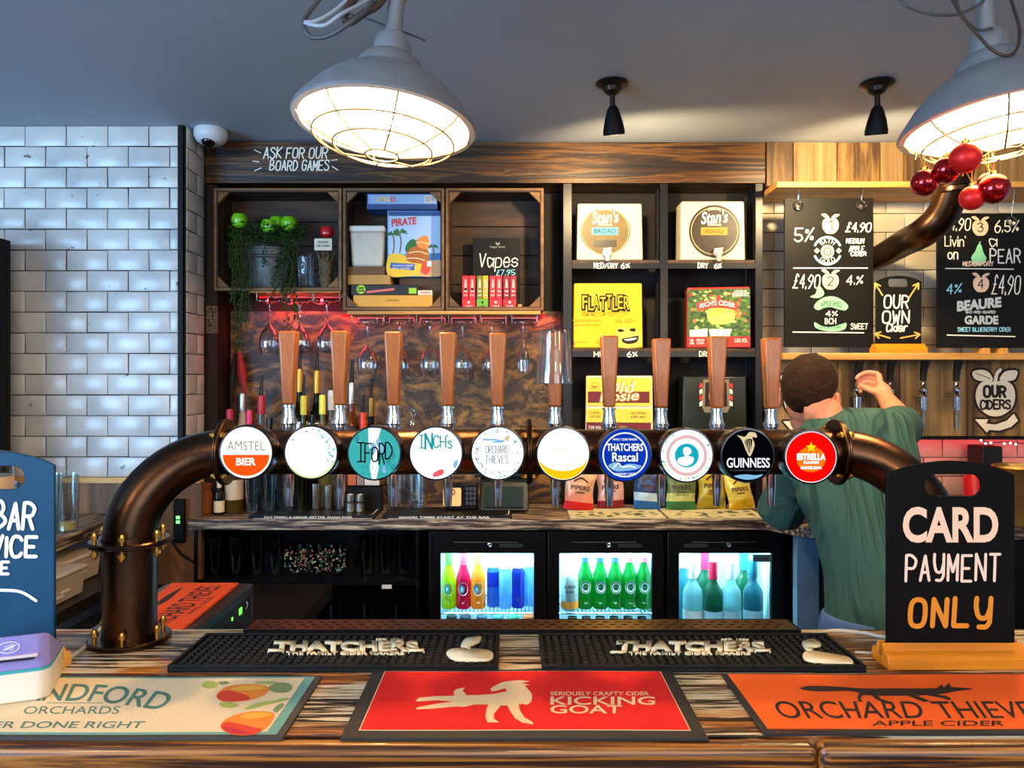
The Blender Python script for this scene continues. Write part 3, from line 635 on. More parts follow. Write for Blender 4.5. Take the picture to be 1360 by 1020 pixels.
# ---------------------------------------------------------------- black rubber drip mats with raised lettering
ivory = pm('raised_ivory_rubber', 'f0dcb0', .6)
def rubber_mat(x0, x1, apple, label, tx0, tx1):
    y0, y1, zt = 1.157, 1.307, CZ + .012
    t = thing('rubber_bar_mat', label, 'bar mat', ((x0 + x1) / 2, (y0 + y1) / 2, CZ), 'black rubber spill mats')
    b = B(rubber).box((x0, y0, CZ + .0002), (x1, y1, CZ + .007))
    b.box((x0, y0, CZ + .007), (x1, y0 + .006, zt)).box((x0, y1 - .006, CZ + .007), (x1, y1, zt)).box((x0, y0 + .006, CZ + .007), (x0 + .006, y1 - .006, zt)).box((x1 - .006, y0 + .006, CZ + .007), (x1, y1 - .006, zt))
    b.build('tray', t, bev=.001)
    b = B(rubber); nx, ny = 36, 10; dx, dy = (x1 - x0 - .016) / nx, (y1 - y0 - .016) / ny
    for i in range(nx):
        for j in range(ny):
            cx, cy = x0 + .008 + (i + .5) * dx, y0 + .008 + (j + .5) * dy
            b.hexa([(cx - .0052, cy - .0052, CZ + .007), (cx + .0052, cy - .0052, CZ + .007), (cx + .0052, cy + .0052, CZ + .007), (cx - .0052, cy + .0052, CZ + .007),
                    (cx - .0036, cy - .0036, zt - .001), (cx + .0036, cy - .0036, zt - .001), (cx + .0036, cy + .0036, zt - .001), (cx - .0036, cy + .0036, zt - .001)])
    b.build('nubs', t)
    P = pg(zt + .0008); b = B(ivory); w = tx1 - tx0
    b.type(P, 'THATCHERS', tx0 + 4, 864, tx1 - 4, 850.5, .055, lambda u, v, x, y: (x + (u - .5) * (1 - v) * 4, y - (1 - v) * .0))
    b.stroke(P, [(tx0 - 4, 864.8), (tx0 + 16, 864.8)], 2).stroke(P, [(tx1 - 16, 864.8), (tx1 + 4, 864.8)], 2)
    b.type(P, 'THE FAMILY CIDER MAKERS', tx0 + 20, 868.2, tx1 - 22, 864.6, .02); b.type(P, 'EST. 1904', tx0 + w * .70, 849.4, tx0 + w * .88, 847.6, .01)
    o = b.build('raised_lettering', t)
    b = B(ivory)
    for q in apple: b.blob(P, q, 4)
    b.build('apple_emblem', t); 
    for o in t.children:
        if o.name.startswith(('raised', 'apple')): 
            sm = o.modifiers.new('Solidify', 'SOLIDIFY'); sm.thickness = .003; sm.offset = -1
rubber_mat(-.530, -.021, [[(593, 868), (598, 862), (612, 860), (630, 861), (648, 863), (655, 868), (652, 875), (635, 877), (605, 876)], [(612, 857), (618, 848), (630, 845), (639, 845), (636, 852), (626, 857), (624, 862), (618, 860)]],
           'left one of the two black rubber bar mats with raised cream lettering', 360, 559)
rubber_mat(.046, .545, [[(1066, 870), (1070, 865), (1080, 864), (1095, 866), (1112, 869), (1128, 873), (1133, 880), (1120, 880), (1085, 879), (1070, 876)], [(1065, 853), (1073, 849), (1080, 848), (1090, 854), (1088, 858), (1078, 859), (1080, 863), (1072, 864)]],
           'right one of the two black rubber bar mats, next to the card payment sign', 815, 1019)
# perforated drip tray along the back of the counter
t = thing('drip_tray', 'long perforated metal drip tray behind the two black rubber mats', 'drip tray', (.02, 1.37, CZ))
b = B(pm('tray_metal', '7a5c40', .3, 1, var=.35, scale=9)); holes = []
for j in range(3):
    for i in range(44):
        cx, cy = -.455 + .0216 * i + .0108 * (j % 2), 1.350 + .014 * j
        holes.append([(cx + .0062 * math.cos(a * math.pi / 4), cy + .0032 * math.sin(a * math.pi / 4)) for a in range(8)])
b.plate(lambda x, y: V((x, y, CZ + .0075)), [(-.472, 1.336), (.508, 1.336), (.508, 1.392), (-.472, 1.392)], holes, .0012, V((0, 0, -1)))
b.build('perforated_grille', t)
B(black).box((-.476, 1.333, CZ + .0002), (.512, 1.395, CZ + .003)).box((-.476, 1.333, CZ + .003), (.512, 1.3358, CZ + .0078)).box((-.476, 1.3922, CZ + .003), (.512, 1.395, CZ + .0078)).box((-.476, 1.336, CZ + .003), (-.4725, 1.392, CZ + .0078)).box((.5085, 1.336, CZ + .003), (.512, 1.392, CZ + .0078)).build('tray', t)

# ---------------------------------------------------------------- table-top chalkboard signs
blue_m = pm('blue_chalkboard', '0b3a56', .5, spec=.25, var=.25, scale=7)
orange_w = wood('orange_pine', [(.2, 'a8580a'), (.5, 'd57c12'), (.8, 'e49624')], (3, 40, 40), 5, .3, .4, .15)
def sign(x0, x1, zt, d, face, label, cat, base_w, hole, zb=CZ, hgt=.036, th=.006, mat_edge=None, arch=.022):
    t = thing('chalkboard_sign', label, cat, ((x0 + x1) / 2, d, zb), 'small arched chalkboard signs')
    n = 10; w = x1 - x0; out = [(x0, zb + .012), (x1, zb + .012), (x1, zt - arch)] + [(x1 - w * k / n, zt - arch + arch * math.sin(math.pi * k / n) ** .75) for k in range(1, n)] + [(x0, zt - arch)]
    b = B(face).plate(lambda x, z: V((x, d, z)), out, [rrect(*hole)], th); b.build('board', t, bev=.0012)
    dm = (hgt * .68)
    prof = [(-dm, 0), (-dm, hgt * .45), (-dm * .8, hgt * .62), (-dm * .45, hgt * .7), (-th * .55, hgt), (-th * .5, hgt * .33), (th * 1.5, hgt * .33), (th * 1.55, hgt), (dm * .45 + th, hgt * .7), (dm * .8 + th, hgt * .62), (dm + th, hgt * .45), (dm + th, 0)]
    b = B(base_w); b.prism(lambda y, z: V((x0 - .010, d + y, zb + .0002 + z)), prof, w + .020, V((1, 0, 0))); b.build('base', t, bev=.001)
    return t
D = 1.192
t = sign(sX(1178, D), sX(1348, D), sZ(612, D), D, pm('black_chalkboard', '090808', .55, var=.3, scale=6, spec=.12), 'black arched sign in an orange wooden base asking for card payment, at the right', 'sign', orange_w, (sX(1229, D), sZ(659, D), sX(1304, D), sZ(630, D), .016))
P = pf(D - .0012); b = B(chalkp)
b.type(P, 'CARD', 1199, 721, 1326, 673, .035)
b.build('lettering', t)
b = B(pm('chalk_cream', 'efd0b8', .8)); b.text(P, 'PAÿMENT', 1203, 772, 1327, 738, 3.8, .3, .03, 3, 2.0); b.build('lettering', t)
b = B(pm('chalk_amber', 'd9841c', .8)); b.text(P, 'ONLÿ', 1208, 831, 1314, 794, 6.6, .35, .06, 4, 2.3); b.build('lettering', t)
D = 1.165
t = sign(sX(-98, D), sX(72, D), sZ(599, D), D, blue_m, 'blue arched bar service sign in a pine base at the left edge', 'sign', tanw, (sX(-44, D), sZ(650, D), sX(32, D), sZ(619, D), .017))
P = pf(D - .0012); b = B(chalkw)
b.text(P, 'BAR', -8, 702, 44, 668, 5, .3, .08); b.text(P, 'SERVICE', -73, 738, 48, 712, 5, .3, .04); b.text(P, 'HERE', -40, 762, 11, 746, 4, .3, .04)
b.stroke(P, [(-70, 792), (-30, 785), (10, 784), (30, 787), (48, 798)], 4, 4); b.build('lettering', t)

# ---------------------------------------------------------------- card reader and its cable
t = thing('card_reader', 'lilac and white card payment terminal in the near left corner of the counter', 'card reader', (-.726, 1.068, CZ + .0055))
def slab(b, x0, x1, y0, y1, z0, z1, ty=0, tx=.0, r=.016, n=5):
    lo = rrect(x0, y0, x1, y1, r, n); hi = rrect(x0 + tx, y0 + ty, x1 - tx, y1 - ty, r, n); m = len(lo)
    return b.add([(x, y, z0) for x, y in lo] + [(x, y, z1) for x, y in hi], [tuple(range(m))[::-1], tuple(range(m, 2 * m))] + [(k, (k + 1) % m, m + (k + 1) % m, m + k) for k in range(m)])
R0c = t.location
slab(B(pm('terminal_white', 'efe6d4', .35)), R0c.x - .09, R0c.x + .068, R0c.y - .045, R0c.y + .058, R0c.z, R0c.z + .042, -.003, -.002).build('base_shell', t, bev=.003)
slab(B(pm('terminal_teal', '3fa8ac', .35)), R0c.x - .092, R0c.x + .070, R0c.y - .048, R0c.y + .060, R0c.z + .042, R0c.z + .046, 0, 0).build('teal_band', t)
b = slab(B(pm('terminal_lilac', '8f86cc', .35)), R0c.x - .092, R0c.x + .070, R0c.y - .048, R0c.y + .060, R0c.z + .046, R0c.z + .092, .004, .004)
for q in b.v:
    if q.z > R0c.z + .07: q.z -= .50 * max(0, q.y - R0c.y + .040)
b.build('lilac_shell', t, bev=.004)
b = B(pm('slot_dark', '1c1720', .5)).box((R0c.x - .075, R0c.y - .0538, R0c.z + .0605), (R0c.x + .052, R0c.y - .0475, R0c.z + .0630)); b.build('card_slot', t)
b = B(pm('slot_lip', 'd8ccd8', .35)).box((R0c.x - .078, R0c.y - .0535, R0c.z + .0632), (R0c.x + .056, R0c.y - .0475, R0c.z + .0672)); b.build('slot_lip', t, bev=.001)
P = flatP((R0c.x + .022, R0c.y - .0528, R0c.z + .080)); b = B(pm('print_white', 'f0ecf8', .5)); b.ring(P, 0, 0, .0125, .0011, 28, 0, 360, .0075)
for k in range(4): b.ring(P, -.006 + .0016 * k, 0, .003 + .0012 * k, .0009, 8, -45, 45)
b.stroke(P, [(-.006, -.003), (.0, -.001), (.008, .0025)], .0016); b.build('contactless_mark', t)
t.rotation_euler.z = math.radians(21)
wire_w = pm('white_cable', 'e8dcc4', .5)
tag(B(wire_w).tube([gp(66, 882, CZ + .02), gp(84, 876, CZ + .012), gp(104, 866, CZ + .005), gp(119, 853, CZ + .004), gp(127, 842, CZ + .004), gp(132, 837.5, CZ + .004), (-.748, 1.385, CZ + .001), (-.755, 1.395, CZ - .1)], .0032, 8, 6).build('power_cable'), 'white cable running back from the card terminal past the left pipe leg', 'cable')
tag(B(wire_w).tube([gp(1085, 842, CZ + .004), gp(1100, 838, CZ + .004), gp(1120, 837.5, CZ + .004), gp(1150, 841, CZ + .004), gp(1180, 846, CZ + .004), gp(1240, 842, CZ + .004)], .0030, 8, 6).build('power_cable'), 'white cable on the counter running behind the card payment sign', 'cable')
tag(B(wire_w).tube([gp(1135, 866, CZ + .0035), gp(1160, 867, CZ + .0035), gp(1190, 866, CZ + .0035)], .002, 8, 4).build('power_cable'), 'short thin white cable at the left foot of the card payment sign', 'cable')

# ---------------------------------------------------------------- left-hand side counter and what is on and under it
t = thing('side_counter', 'dark timber side counter against the white tiled wall at the left', 'counter', (-1.8, 2.2, 0))
B(distress_y).box((-2.6, 1.75, 1.027), (-1.385, 2.734, 1.067)).build('worktop', t, bev=.003)
B(darkw).box((-2.6, 2.70, .06), (-1.42, 2.733, 1.027)).box((-2.6, 1.80, .06), (-2.56, 2.70, 1.027)).build('carcass', t)
B(pm('dark_shelf', '1a1614', .45, var=.4, scale=10)).box((-2.55, 1.80, .865), (-1.27, 2.70, .90)).build('shelf', t)
tag(B(pm('dark_bench_top', '070605', .8, spec=.15, var=.5, scale=14)).box((-2.5, 1.40, .80), (-.62, 1.79, .845)).box((-1.26, 1.79, .80), (-.62, 2.60, .845)).box((-1.24, 1.42, 0), (-.64, 1.78, .80)).build('under_counter_bench'), 'low dark bench top behind the left end of the bar', 'bench')
tubm = pm('frosted_tub', 'b8aa98', .4)
for k, (pxx, pyb, d, lab) in enumerate(((88, 774, 2.42, 'frosted plastic tub standing further back under the side counter'), (62, 784, 2.20, 'frosted plastic tub standing nearest under the side counter'))):
    c = V((sX(pxx, d), d, .9005)); t = thing('storage_tub', lab, 'tub', c, 'plastic tubs under the side counter')
    b = B(tubm); w, dd, h = .055, .10, .075
    b.hexa([c + V(q) for q in ((-w * .9, -dd, 0), (w * .9, -dd, 0), (w * .9, dd, 0), (-w * .9, dd, 0), (-w, -dd * 1.05, h), (w, -dd * 1.05, h), (w, dd * 1.05, h), (-w, dd * 1.05, h))]); b.build('body', t, bev=.006)
    b = B(pm('tub_lid', 'cfc2ae', .4)).box(c + V((-w - .005, -dd * 1.1, h)), c + V((w + .005, dd * 1.1, h + .014))); b.build('lid', t, bev=.005)
    b = B(white); [b.box(c + V((w * .96, -.05 + .03 * q, .02 + .01 * q)), c + V((w * 1.02, -.01 + .03 * q, .026 + .01 * q))) for q in range(2)]; b.build('label', t)
# boxy undercounter machine with an orange runner on its lid
t = thing('glass_washer', 'black under-counter machine with small green lights behind the left pipe leg', 'machine', (-.86, 1.74, .845))
B(pm('machine_black', '101216', .3)).box((-.90, 1.53, .8455), (-.672, 1.96, 1.022)).build('body', t, bev=.006)
b = B(pm('machine_panel', '1a2028', .2)).box((-.6735, 1.56, .925), (-.6705, 1.93, 1.0)); b.build('control_panel', t)
gl = glow('green_led', '60ff40', 1.6); b = B(gl).box((-.6705, 1.850, .972), (-.6695, 1.868, .988)).box((-.6705, 1.80, .974), (-.6695, 1.807, .982)); b.build('indicator', t)
b = B(pm('print_white', 'f0ecf8', .5)); P = lambda x, y: V((-.6695, x, y)); b.stroke(P, [(1.898, .992), (1.908, .983), (1.898, .974)], .004); b.build('marking', t)
B(steel).box((-.83, 1.522, 1.0), (-.70, 1.530, 1.018)).build('front_lip', t)
t = thing('bar_runner', 'narrow orange bar runner with black print lying on the machine at the left', 'bar mat', (-.79, 1.75, 1.022))
B(felt('runner_orange_dark', 'd84a12')).hexa([(-.838, 1.555, 1.0223), (-.694, 1.555, 1.0223), (-.706, 1.945, 1.0223), (-.878, 1.945, 1.0223), (-.838, 1.555, 1.027), (-.694, 1.555, 1.027), (-.706, 1.945, 1.027), (-.878, 1.945, 1.027)]).build('printed_face', t)
b = B(ink); P = lambda x, y: V((-.785 - .065 * y, 1.75 + .17 * x, 1.0274))
b.type(P, 'ORCHARD THIEVES', -.95, -.75, .95, .1, .01); b.type(P, 'APPLE CIDER', -.4, -1.05, .4, -.85); b.blob(P, [(-.8, .5), (-.3, .62), (.2, .5), (.6, .6), (.9, .7), (.6, .8), (0, .8), (-.4, .72)]); b.build('lettering', t)
# tall black cabinet, spirit dispenser and tumblers at the far left
tag(B(black).box((-2.2, 2.30, 1.068), (-1.797, 2.70, 2.05)).box((-1.797, 2.32, 1.09), (-1.790, 2.68, 2.03)).build('tall_cabinet', bev=.004), 'tall black cabinet cut off by the left edge', 'cabinet')
d = 2.02; c = V((sX(-22, d), d, 1.0675)); t = thing('drinks_dispenser', 'large lidded glass jar with a cream lettered label at the left edge', 'jar', c)
B(glass('jar_glass', 'dfe8ea', .03, .7)).lathe([(.055, 0), (.069, .006), (.069, .26), (.062, .28)], c, 28, cap=True).build('jar', t)
B(pm('jar_label', 'dcbfa2', .7)).lathe([(.0697, .075), (.0697, .225)], c, 40, cap=False).build('label', t)
B(pm('jar_lid', '8a949c', .3, .8)).lathe([(.066, .26), (.071, .265), (.071, .275), (.060, .288), (.02, .298), (.012, .31)], c, 28).build('lid', t)
b = B(ink); P = lambda x, y: c + V((.0703 * math.sin(x), -.0703 * math.cos(x), y)); b.text(P, 'CHEESE', -.95, .185, .72, .200, .003); b.text(P, 'BATH', -.1, .152, .60, .163, .0022); b.disc(P, .25, .115, .14, .012).disc(P, .5, .107, .1, .008); b.build('lettering', t)
for k, (pxx, py, d, r, h, lab) in enumerate(((66, 686, 2.35, .036, .19, 'tall tumbler nearest the blue sign on the side counter'), (90, 683, 2.40, .036, .185, 'tall tumbler with a yellow base on the side counter, right of its twin'))):
    c = V((sX(pxx, d), d, 1.0675)); t = thing('tumbler_glass', lab, 'glass', c, 'tumblers on the side counter')
    B(gclear).lathe([(r * .8, 0), (r, h), (r - .002, h), (r * .8 - .002, .008)], c, 24).build('glass', t)
    if k: B(pm('lemon_juice', 'd8c070', .3)).lathe([(r * .72, .009), (r * .74, .03)], c, 20).build('drink', t)
c = V((sX(12, 2.30), 2.30, 1.0675)); tag(B(gdark).lathe([(.03, 0), (.034, .17), (.032, .17), (.028, .01)], c, 20).build('tumbler_glass'), 'dark tumbler seen through the handle slot of the blue sign', 'glass', 'tumblers on the side counter')
B_ = B(black).box((sX(228, 2.70), 2.712, sZ(722, 2.70)), (sX(242, 2.70), 2.733, sZ(664, 2.70))); t = B_.build('socket_box', bev=.003); tag(t, 'small black socket box with a green light on the dark timber beside the pipe leg', 'socket')
b = B(glow('green_neon', '70ff70', 1.8)); [b.box((sX(232, 2.70), 2.7105, sZ(696 - 6 * k, 2.70)), (sX(237, 2.70), 2.7121, sZ(692 - 6 * k, 2.70))) for k in range(2)]; b.build('indicator', t)
tag(B(black).tube([at(228, 718, 2.69), at(240, 735, 2.68), at(256, 746, 2.66), at(262, 750, 2.70)], .005, 8, 5).build('black_cable'), 'black flex drooping from the socket box to the shelving', 'cable')
# ---------------------------------------------------------------- back bar worktop and what is built in under it
BZ = 1.05
wt = [(-1.165, 2.70), (.91, 2.70), (.995, 2.565), (1.02, 2.54), (2.4, 2.54), (2.4, 3.045), (-1.165, 3.045)]
tag(B(distress2).prism(lambda x, y: V((x, y, 1.012)), wt, .038, V((0, 0, 1))).build('back_worktop', bev=.003), 'long distressed timber worktop along the back of the bar above the bottle coolers', 'worktop')
tag(B(darkw).box((-1.145, 3.046, BZ + .001), (.20, 3.09, 1.055)).use(wood('swirled_panel', [(.3, '0c0704'), (.45, '2e1d0c'), (.56, '6e4e1e'), (.72, 'a87e34')], (5, 9, 9), 6, 2.6, .55, .5)).box((-1.145, 3.062, BZ + .006), (.20, 3.09, 1.83)).build('splashback'),
    'golden-brown swirled board behind the spirits and hanging glasses', 'panel')
tag(B(pm('dark_red_board', '1c0e0c', .6)).box((-1.196, 2.945, BZ + .001), (-1.152, 3.09, 2.315)).build('end_panel'), 'dark upright end board at the left of the back bar', 'panel')
b = B(pm('faint_print', '8a7468', .8)); P = pf(2.9435)
for k in range(8): b.text(P, ['WHY DONT', 'YOU TRY', 'OUR GIN', 'MENU AND', 'A MIXER', 'OF YOUR', 'CHOICE', 'CHEERS'][k], 274, 410 + 4.6 * k, 289, 406.5 + 4.6 * k, .7)
b.build('lettering', COL.objects['end_panel'])
# open shelving with rows of glasses
x0, x1 = sX(262, 2.73), sX(552, 2.73)
t = thing('glass_shelving', 'black open shelving full of glasses under the left end of the back worktop', 'shelving', ((x0 + x1) / 2, 2.9, 0))
b = B(blackg).box((x0 - .012, 2.73, .03), (x0, 3.06, 1.011)).box((x1, 2.73, .03), (x1 + .012, 3.06, 1.011)).box((x0, 3.045, .03), (x1, 3.06, 1.011)); b.build('carcass', t)
SH = (.826, .598)
for z in SH: B(blackg).box((x0, 2.735, z - .022), (x1, 3.045, z)).build('shelf', t)
b = B(white); 
for q in (331, 386, 512): b.box((sX(q - 5, 2.73), 2.731, sZ(782, 2.73)), (sX(q + 8, 2.73), 2.7345, sZ(777, 2.73)))
b.build('price_label', t)
gsh = glass('shelf_glass', 'aab8b4', .06, .8)
def tumbler(c, r, h, label, group, m=gsh, n=20, name='tumbler_glass'):
    t = B(m).lathe([(r * .75, 0), (r * .8, .004), (r, h), (r - .002, h), (r * .78 - .002, .012), (.001, .011)], V(c), n, cap=False).build(name); return tag(t, label, 'glass', group)
def prow(xs, z, d, h, r, lab, grp, stag=0):
    first = None
    for k, q in enumerate(xs):
        w = lab % (ORD[k],)
        if first is None: first = tumbler((sX(q, d), d, z + .0005), r, h, w, grp); fx = q
        else: dup(first, (sX(q, d) - sX(fx, d), stag * (k % 2), 0), w)
prow([286, 314, 342, 366, 488, 512, 536], SH[0], 2.80, .145, .031, 'dark pint glass on the upper black shelf, %s of the plain ones', 'plain glasses on the upper shelf')
prow([300, 352, 400, 446, 490, 532], SH[1], 2.80, .125, .034, 'glass on the lower black shelf, %s', 'glasses on the lower shelf')
dots = [pm('dot_pink', 'd07060', .5), pm('dot_cream', 'e0d0a8', .5), pm('dot_green', '5a8a60', .5)]
for k, q in enumerate((392, 418, 446)):
    c = V((sX(q, 2.80), 2.80, SH[0] + .0005)); t = thing('patterned_glass', 'berry-dotted glass on the upper black shelf, %s of three' % ORD[k], 'glass', c, 'dotted glasses on the upper shelf')
    B(gsh).lathe([(.024, 0), (.034, .03), (.036, .07), (.030, .118), (.028, .118), (.033, .07), (.001, .008)], c, 20, cap=False).build('glass', t)
    b = B(dots[0]); rnd = random.Random(k)
    for j in range(60):
        a, z = rnd.uniform(3.2, 6.2), rnd.uniform(.02, .10); r = .0365; b.use(dots[j % 3]).ball(c + V((r * math.cos(a), r * math.sin(a), z)), .0026, 6, 4)
    b.build('dot_pattern', t)

# three glass-door bottle coolers
liner = pm('cooler_liner', 'b4d4e0', .35)
cool_l = glow('cooler_tube', 'c8f4ff', 4.5)
def cooler(w0, w1, label, plate, shz=.697):
    d = 2.715; xa, xb = sX(w0, d), sX(w1, d); o0, o1 = xa - .044, xb + .044; zt, zb = sZ(735, d), .36
    t = thing('bottle_cooler', label, 'bottle cooler', ((xa + xb) / 2, 2.9, .08), 'glass-door bottle coolers')
    b = B(black).box((o0, 2.74, .085), (o0 + .02, 3.04, 1.008)).box((o1 - .02, 2.74, .085), (o1, 3.04, 1.008)).box((o0 + .02, 3.02, .085), (o1 - .02, 3.04, 1.008)).box((o0 + .02, 2.74, .985), (o1 - .02, 3.02, 1.008)).box((o0 + .02, 2.74, .085), (o1 - .02, 3.02, .14))
    b.build('cabinet', t)
    b = B(liner).box((o0 + .021, 3.012, .141), (o1 - .021, 3.019, .984)).box((o0 + .0205, 2.745, .141), (o0 + .022, 3.012, .984)).box((o1 - .022, 2.745, .141), (o1 - .0205, 3.012, .984)).box((o0 + .025, 2.745, .975), (o1 - .025, 3.012, .984)).box((o0 + .025, 2.745, .141), (o1 - .025, 3.012, .15))
    b.build('liner', t)
    b = B(blackg).plate(lambda x, z: V((x, 2.715, z)), [(o0 + .003, .13), (o1 - .003, .13), (o1 - .003, 1.004), (o0 + .003, 1.004)], [rrect(xa, zb, xb, zt, .004)], .024)
    dr = b.build('door', t, bev=.002)
    B(glass('cooler_glass', 'eef6f8', .02, .35)).box((xa - .002, 2.724, zb - .002), (xb + .002, 2.728, zt + .002)).build('glass_pane', dr)
    lx = (xa * .5 + xb * .5) + .01
    B(chrome).lathe([(.009, 0), (.009, .003), (.006, .004), (.003, .002)], (lx, 2.7145, sZ(724, d)), 16, axis='y').build('lock', dr)
    if plate: B(pm('grey_plate', '22262a', .4)).box((lx + plate, 2.7125, sZ(727, d)), (lx + plate + .085, 2.7148, sZ(722, d))).build('name_plate', dr)
    B(steel).box((lx - .13, 2.7125, sZ(720.6, d)), (lx + .1, 2.7148, sZ(719.6, d))).build('door_grip', dr)
    b = B(chrome)
    for k in range(26): x = o0 + .03 + (o1 - o0 - .06) * k / 25; b.tube([(x, 2.76, shz), (x, 3.0, shz)], .0016, 6)
    for y in (2.762, 2.88, 3.0): b.tube([(o0 + .026, y, shz - .0025), (o1 - .026, y, shz - .0025)], .003, 6)
    b.build('wire_shelf', t)
    b = B(cool_l).box((xa, 2.752, .962), (xb, 2.762, .972)); b.build('light_tube', t)
    lamp('cooler_light', 'AREA', ((xa + xb) / 2, 2.80, .955), 4.5, (.62, .93, 1), ((xa + xb) / 2, 2.93, .6), shape='RECTANGLE', size=.34, size_y=.05)
    return xa, xb
cooler(585, 709, 'left bottle cooler holding the coloured juice bottles', .035)
cooler(743, 866, 'middle bottle cooler holding the row of green beer bottles', .035)
cooler(902, 1025, 'right bottle cooler holding the wine bottles', -.16, .573)
b = B(ink).type(pf(2.7135), 'rhino', 1002, 744, 1020, 739.5, .02); b.use(pm('teal_plate', '3c5c64', .4)).box((sX(1000, 2.7145), 2.7145, sZ(746.5, 2.7145)), (sX(1024.5, 2.7145), 2.7149, sZ(736.5, 2.7145)))
b.build('door_sticker', [c for c in COL.objects if c.name.startswith('bottle_cooler')][-1])

def bm_(n, col, bw=.55): return glass('bottle_' + n, col, .04, .55, body=col, bw=bw)
def bottle(c, h, r, m, label, group=None, cap=None, lab=None, shape='beer', name='bottle', cat='bottle', labz=None, capz=.1, liquid=None, pour=False, n=18):
    c = V(c); t = thing(name, label, cat, c, group)
    pr = {'beer': [(.9, 0), (1, .02), (1, .50), (.93, .58), (.6, .70), (.42, .80), (.38, .97), (.42, .975), (.40, 1)],
          'wine': [(.92, 0), (1, .01), (1, .60), (.92, .66), (.55, .73), (.38, .78), (.36, .98), (.40, .985), (.38, 1)],
          'square': [(.95, 0), (1, .02), (1, .60), (.9, .66), (.42, .72), (.36, .78), (.36, 1)],
          'squat': [(.9, 0), (1, .03), (1.02, .45), (.9, .62), (.45, .74), (.36, .8), (.36, 1)],
          'can': [(.82, 0), (1, .05), (1, .9), (.84, .97), (.86, .985), (.83, 1), (.8, .985), (.01, .985)],
          'tall': [(.95, 0), (1, .01), (1, .8), (.75, .87), (.7, .98), (.72, 1)]}[shape]
    B(m).lathe([(r * a, h * q) for a, q in pr], c, n).build('body', t)
    if cap:
        k0 = h * (1 - capz); rr = r * (.45 if shape != 'tall' else .76)
        B(cap).lathe([(rr, k0), (rr * 1.02, h * .99), (rr * .9, h * 1.012), (.001, h * 1.013)], c, n, cap=False).build('cap', t)
    if pour:
        B(blackg).tube([c + V((0, 0, h)), c + V((0, 0, h * 1.06)), c + V((.004, 0, h * 1.2))], [r * .3, r * .22, r * .12], 8).build('pourer', t)
    if lab:
        z0, z1 = labz or (.18, .42); B(lab).lathe([(r * 1.015, h * z0), (r * 1.015, h * z1)], c, n, cap=False).build('label', t)
    return t
lw = pm('label_white', 'e6ecec', .6); lpb = pm('label_pale_blue', 'b4dcea', .6); d = 2.82; sz = .699
# juice cooler
for q, m, cp, lab in ((596, bm_('lime', 'c8d820'), bm_('lime_cap', '70c060', .9), 'lime yellow juice bottle at the left of the left cooler'), (615.5, bm_('raspberry', 'e01860'), bm_('raspberry_cap', 'f07090', .9), 'raspberry pink juice bottle second in the left cooler'), (635, bm_('orange', 'f8a830'), bm_('orange_cap', 'f8c070', .9), 'orange juice bottle third in the left cooler')):
    t = bottle((sX(q, d), d, sz), .205, .0275, m, lab, 'juice bottles in the left cooler', cp, None, 'beer', 'juice_bottle', capz=.24)
    b = B(lpb); P = lambda x, y, c=t.location: c + V((.0281 * math.sin(x), -.0281 * math.cos(x), y)); b.disc(P, 0, .076, .70, .024); P = lambda x, y, c=t.location: c + V((.0284 * math.sin(x), -.0284 * math.cos(x), y)); b.use(pm('label_teal', '2a90a8', .6)).disc(P, -.14, .076, .36, .015)
    P = lambda x, y, c=t.location: c + V((.0287 * math.sin(x), -.0287 * math.cos(x), y)); b.use(lpb).disc(P, -.14, .076, .17, .008); b.build('label', t)
bl = bm_('blue_can', '3c86d8', .7); bl2 = bm_('deep_blue', '2444c8', .7); bl3 = bm_('ice_blue', '8cc8ec', .5)
for k, (q, dd, m, c2) in enumerate(((655, 2.84, bl, white), (671, 2.82, bl3, white), (688, 2.83, bl2, pm('foil_silver', 'd0dcE4', .3)), (704, 2.85, bl3, white))):
    bottle((sX(q, dd), dd, sz), .168, .0235, m, 'tall blue mixer bottle in the left cooler, %s of four' % ORD[k], 'blue mixers in the left cooler', c2, bl2 if k in (0, 2) else None, 'tall', 'mixer_bottle', labz=(.45, .78), capz=.12)
for k, (q, cc) in enumerate(((600, '203a40'), (618, '305868'), (640, '3a6a80'), (661, '50b0b0'), (682, '48c088'), (702, 'e07838'))):
    bottle((sX(q, 2.80), 2.80, .470), .203, .026, bm_('dark%d' % k, '20404a'), 'small bottle on the lower shelf of the left cooler, %s' % ORD[k], 'lower row in the left cooler', pm('crown%d' % k, cc, .4), None, 'tall', 'mixer_bottle', capz=.1)
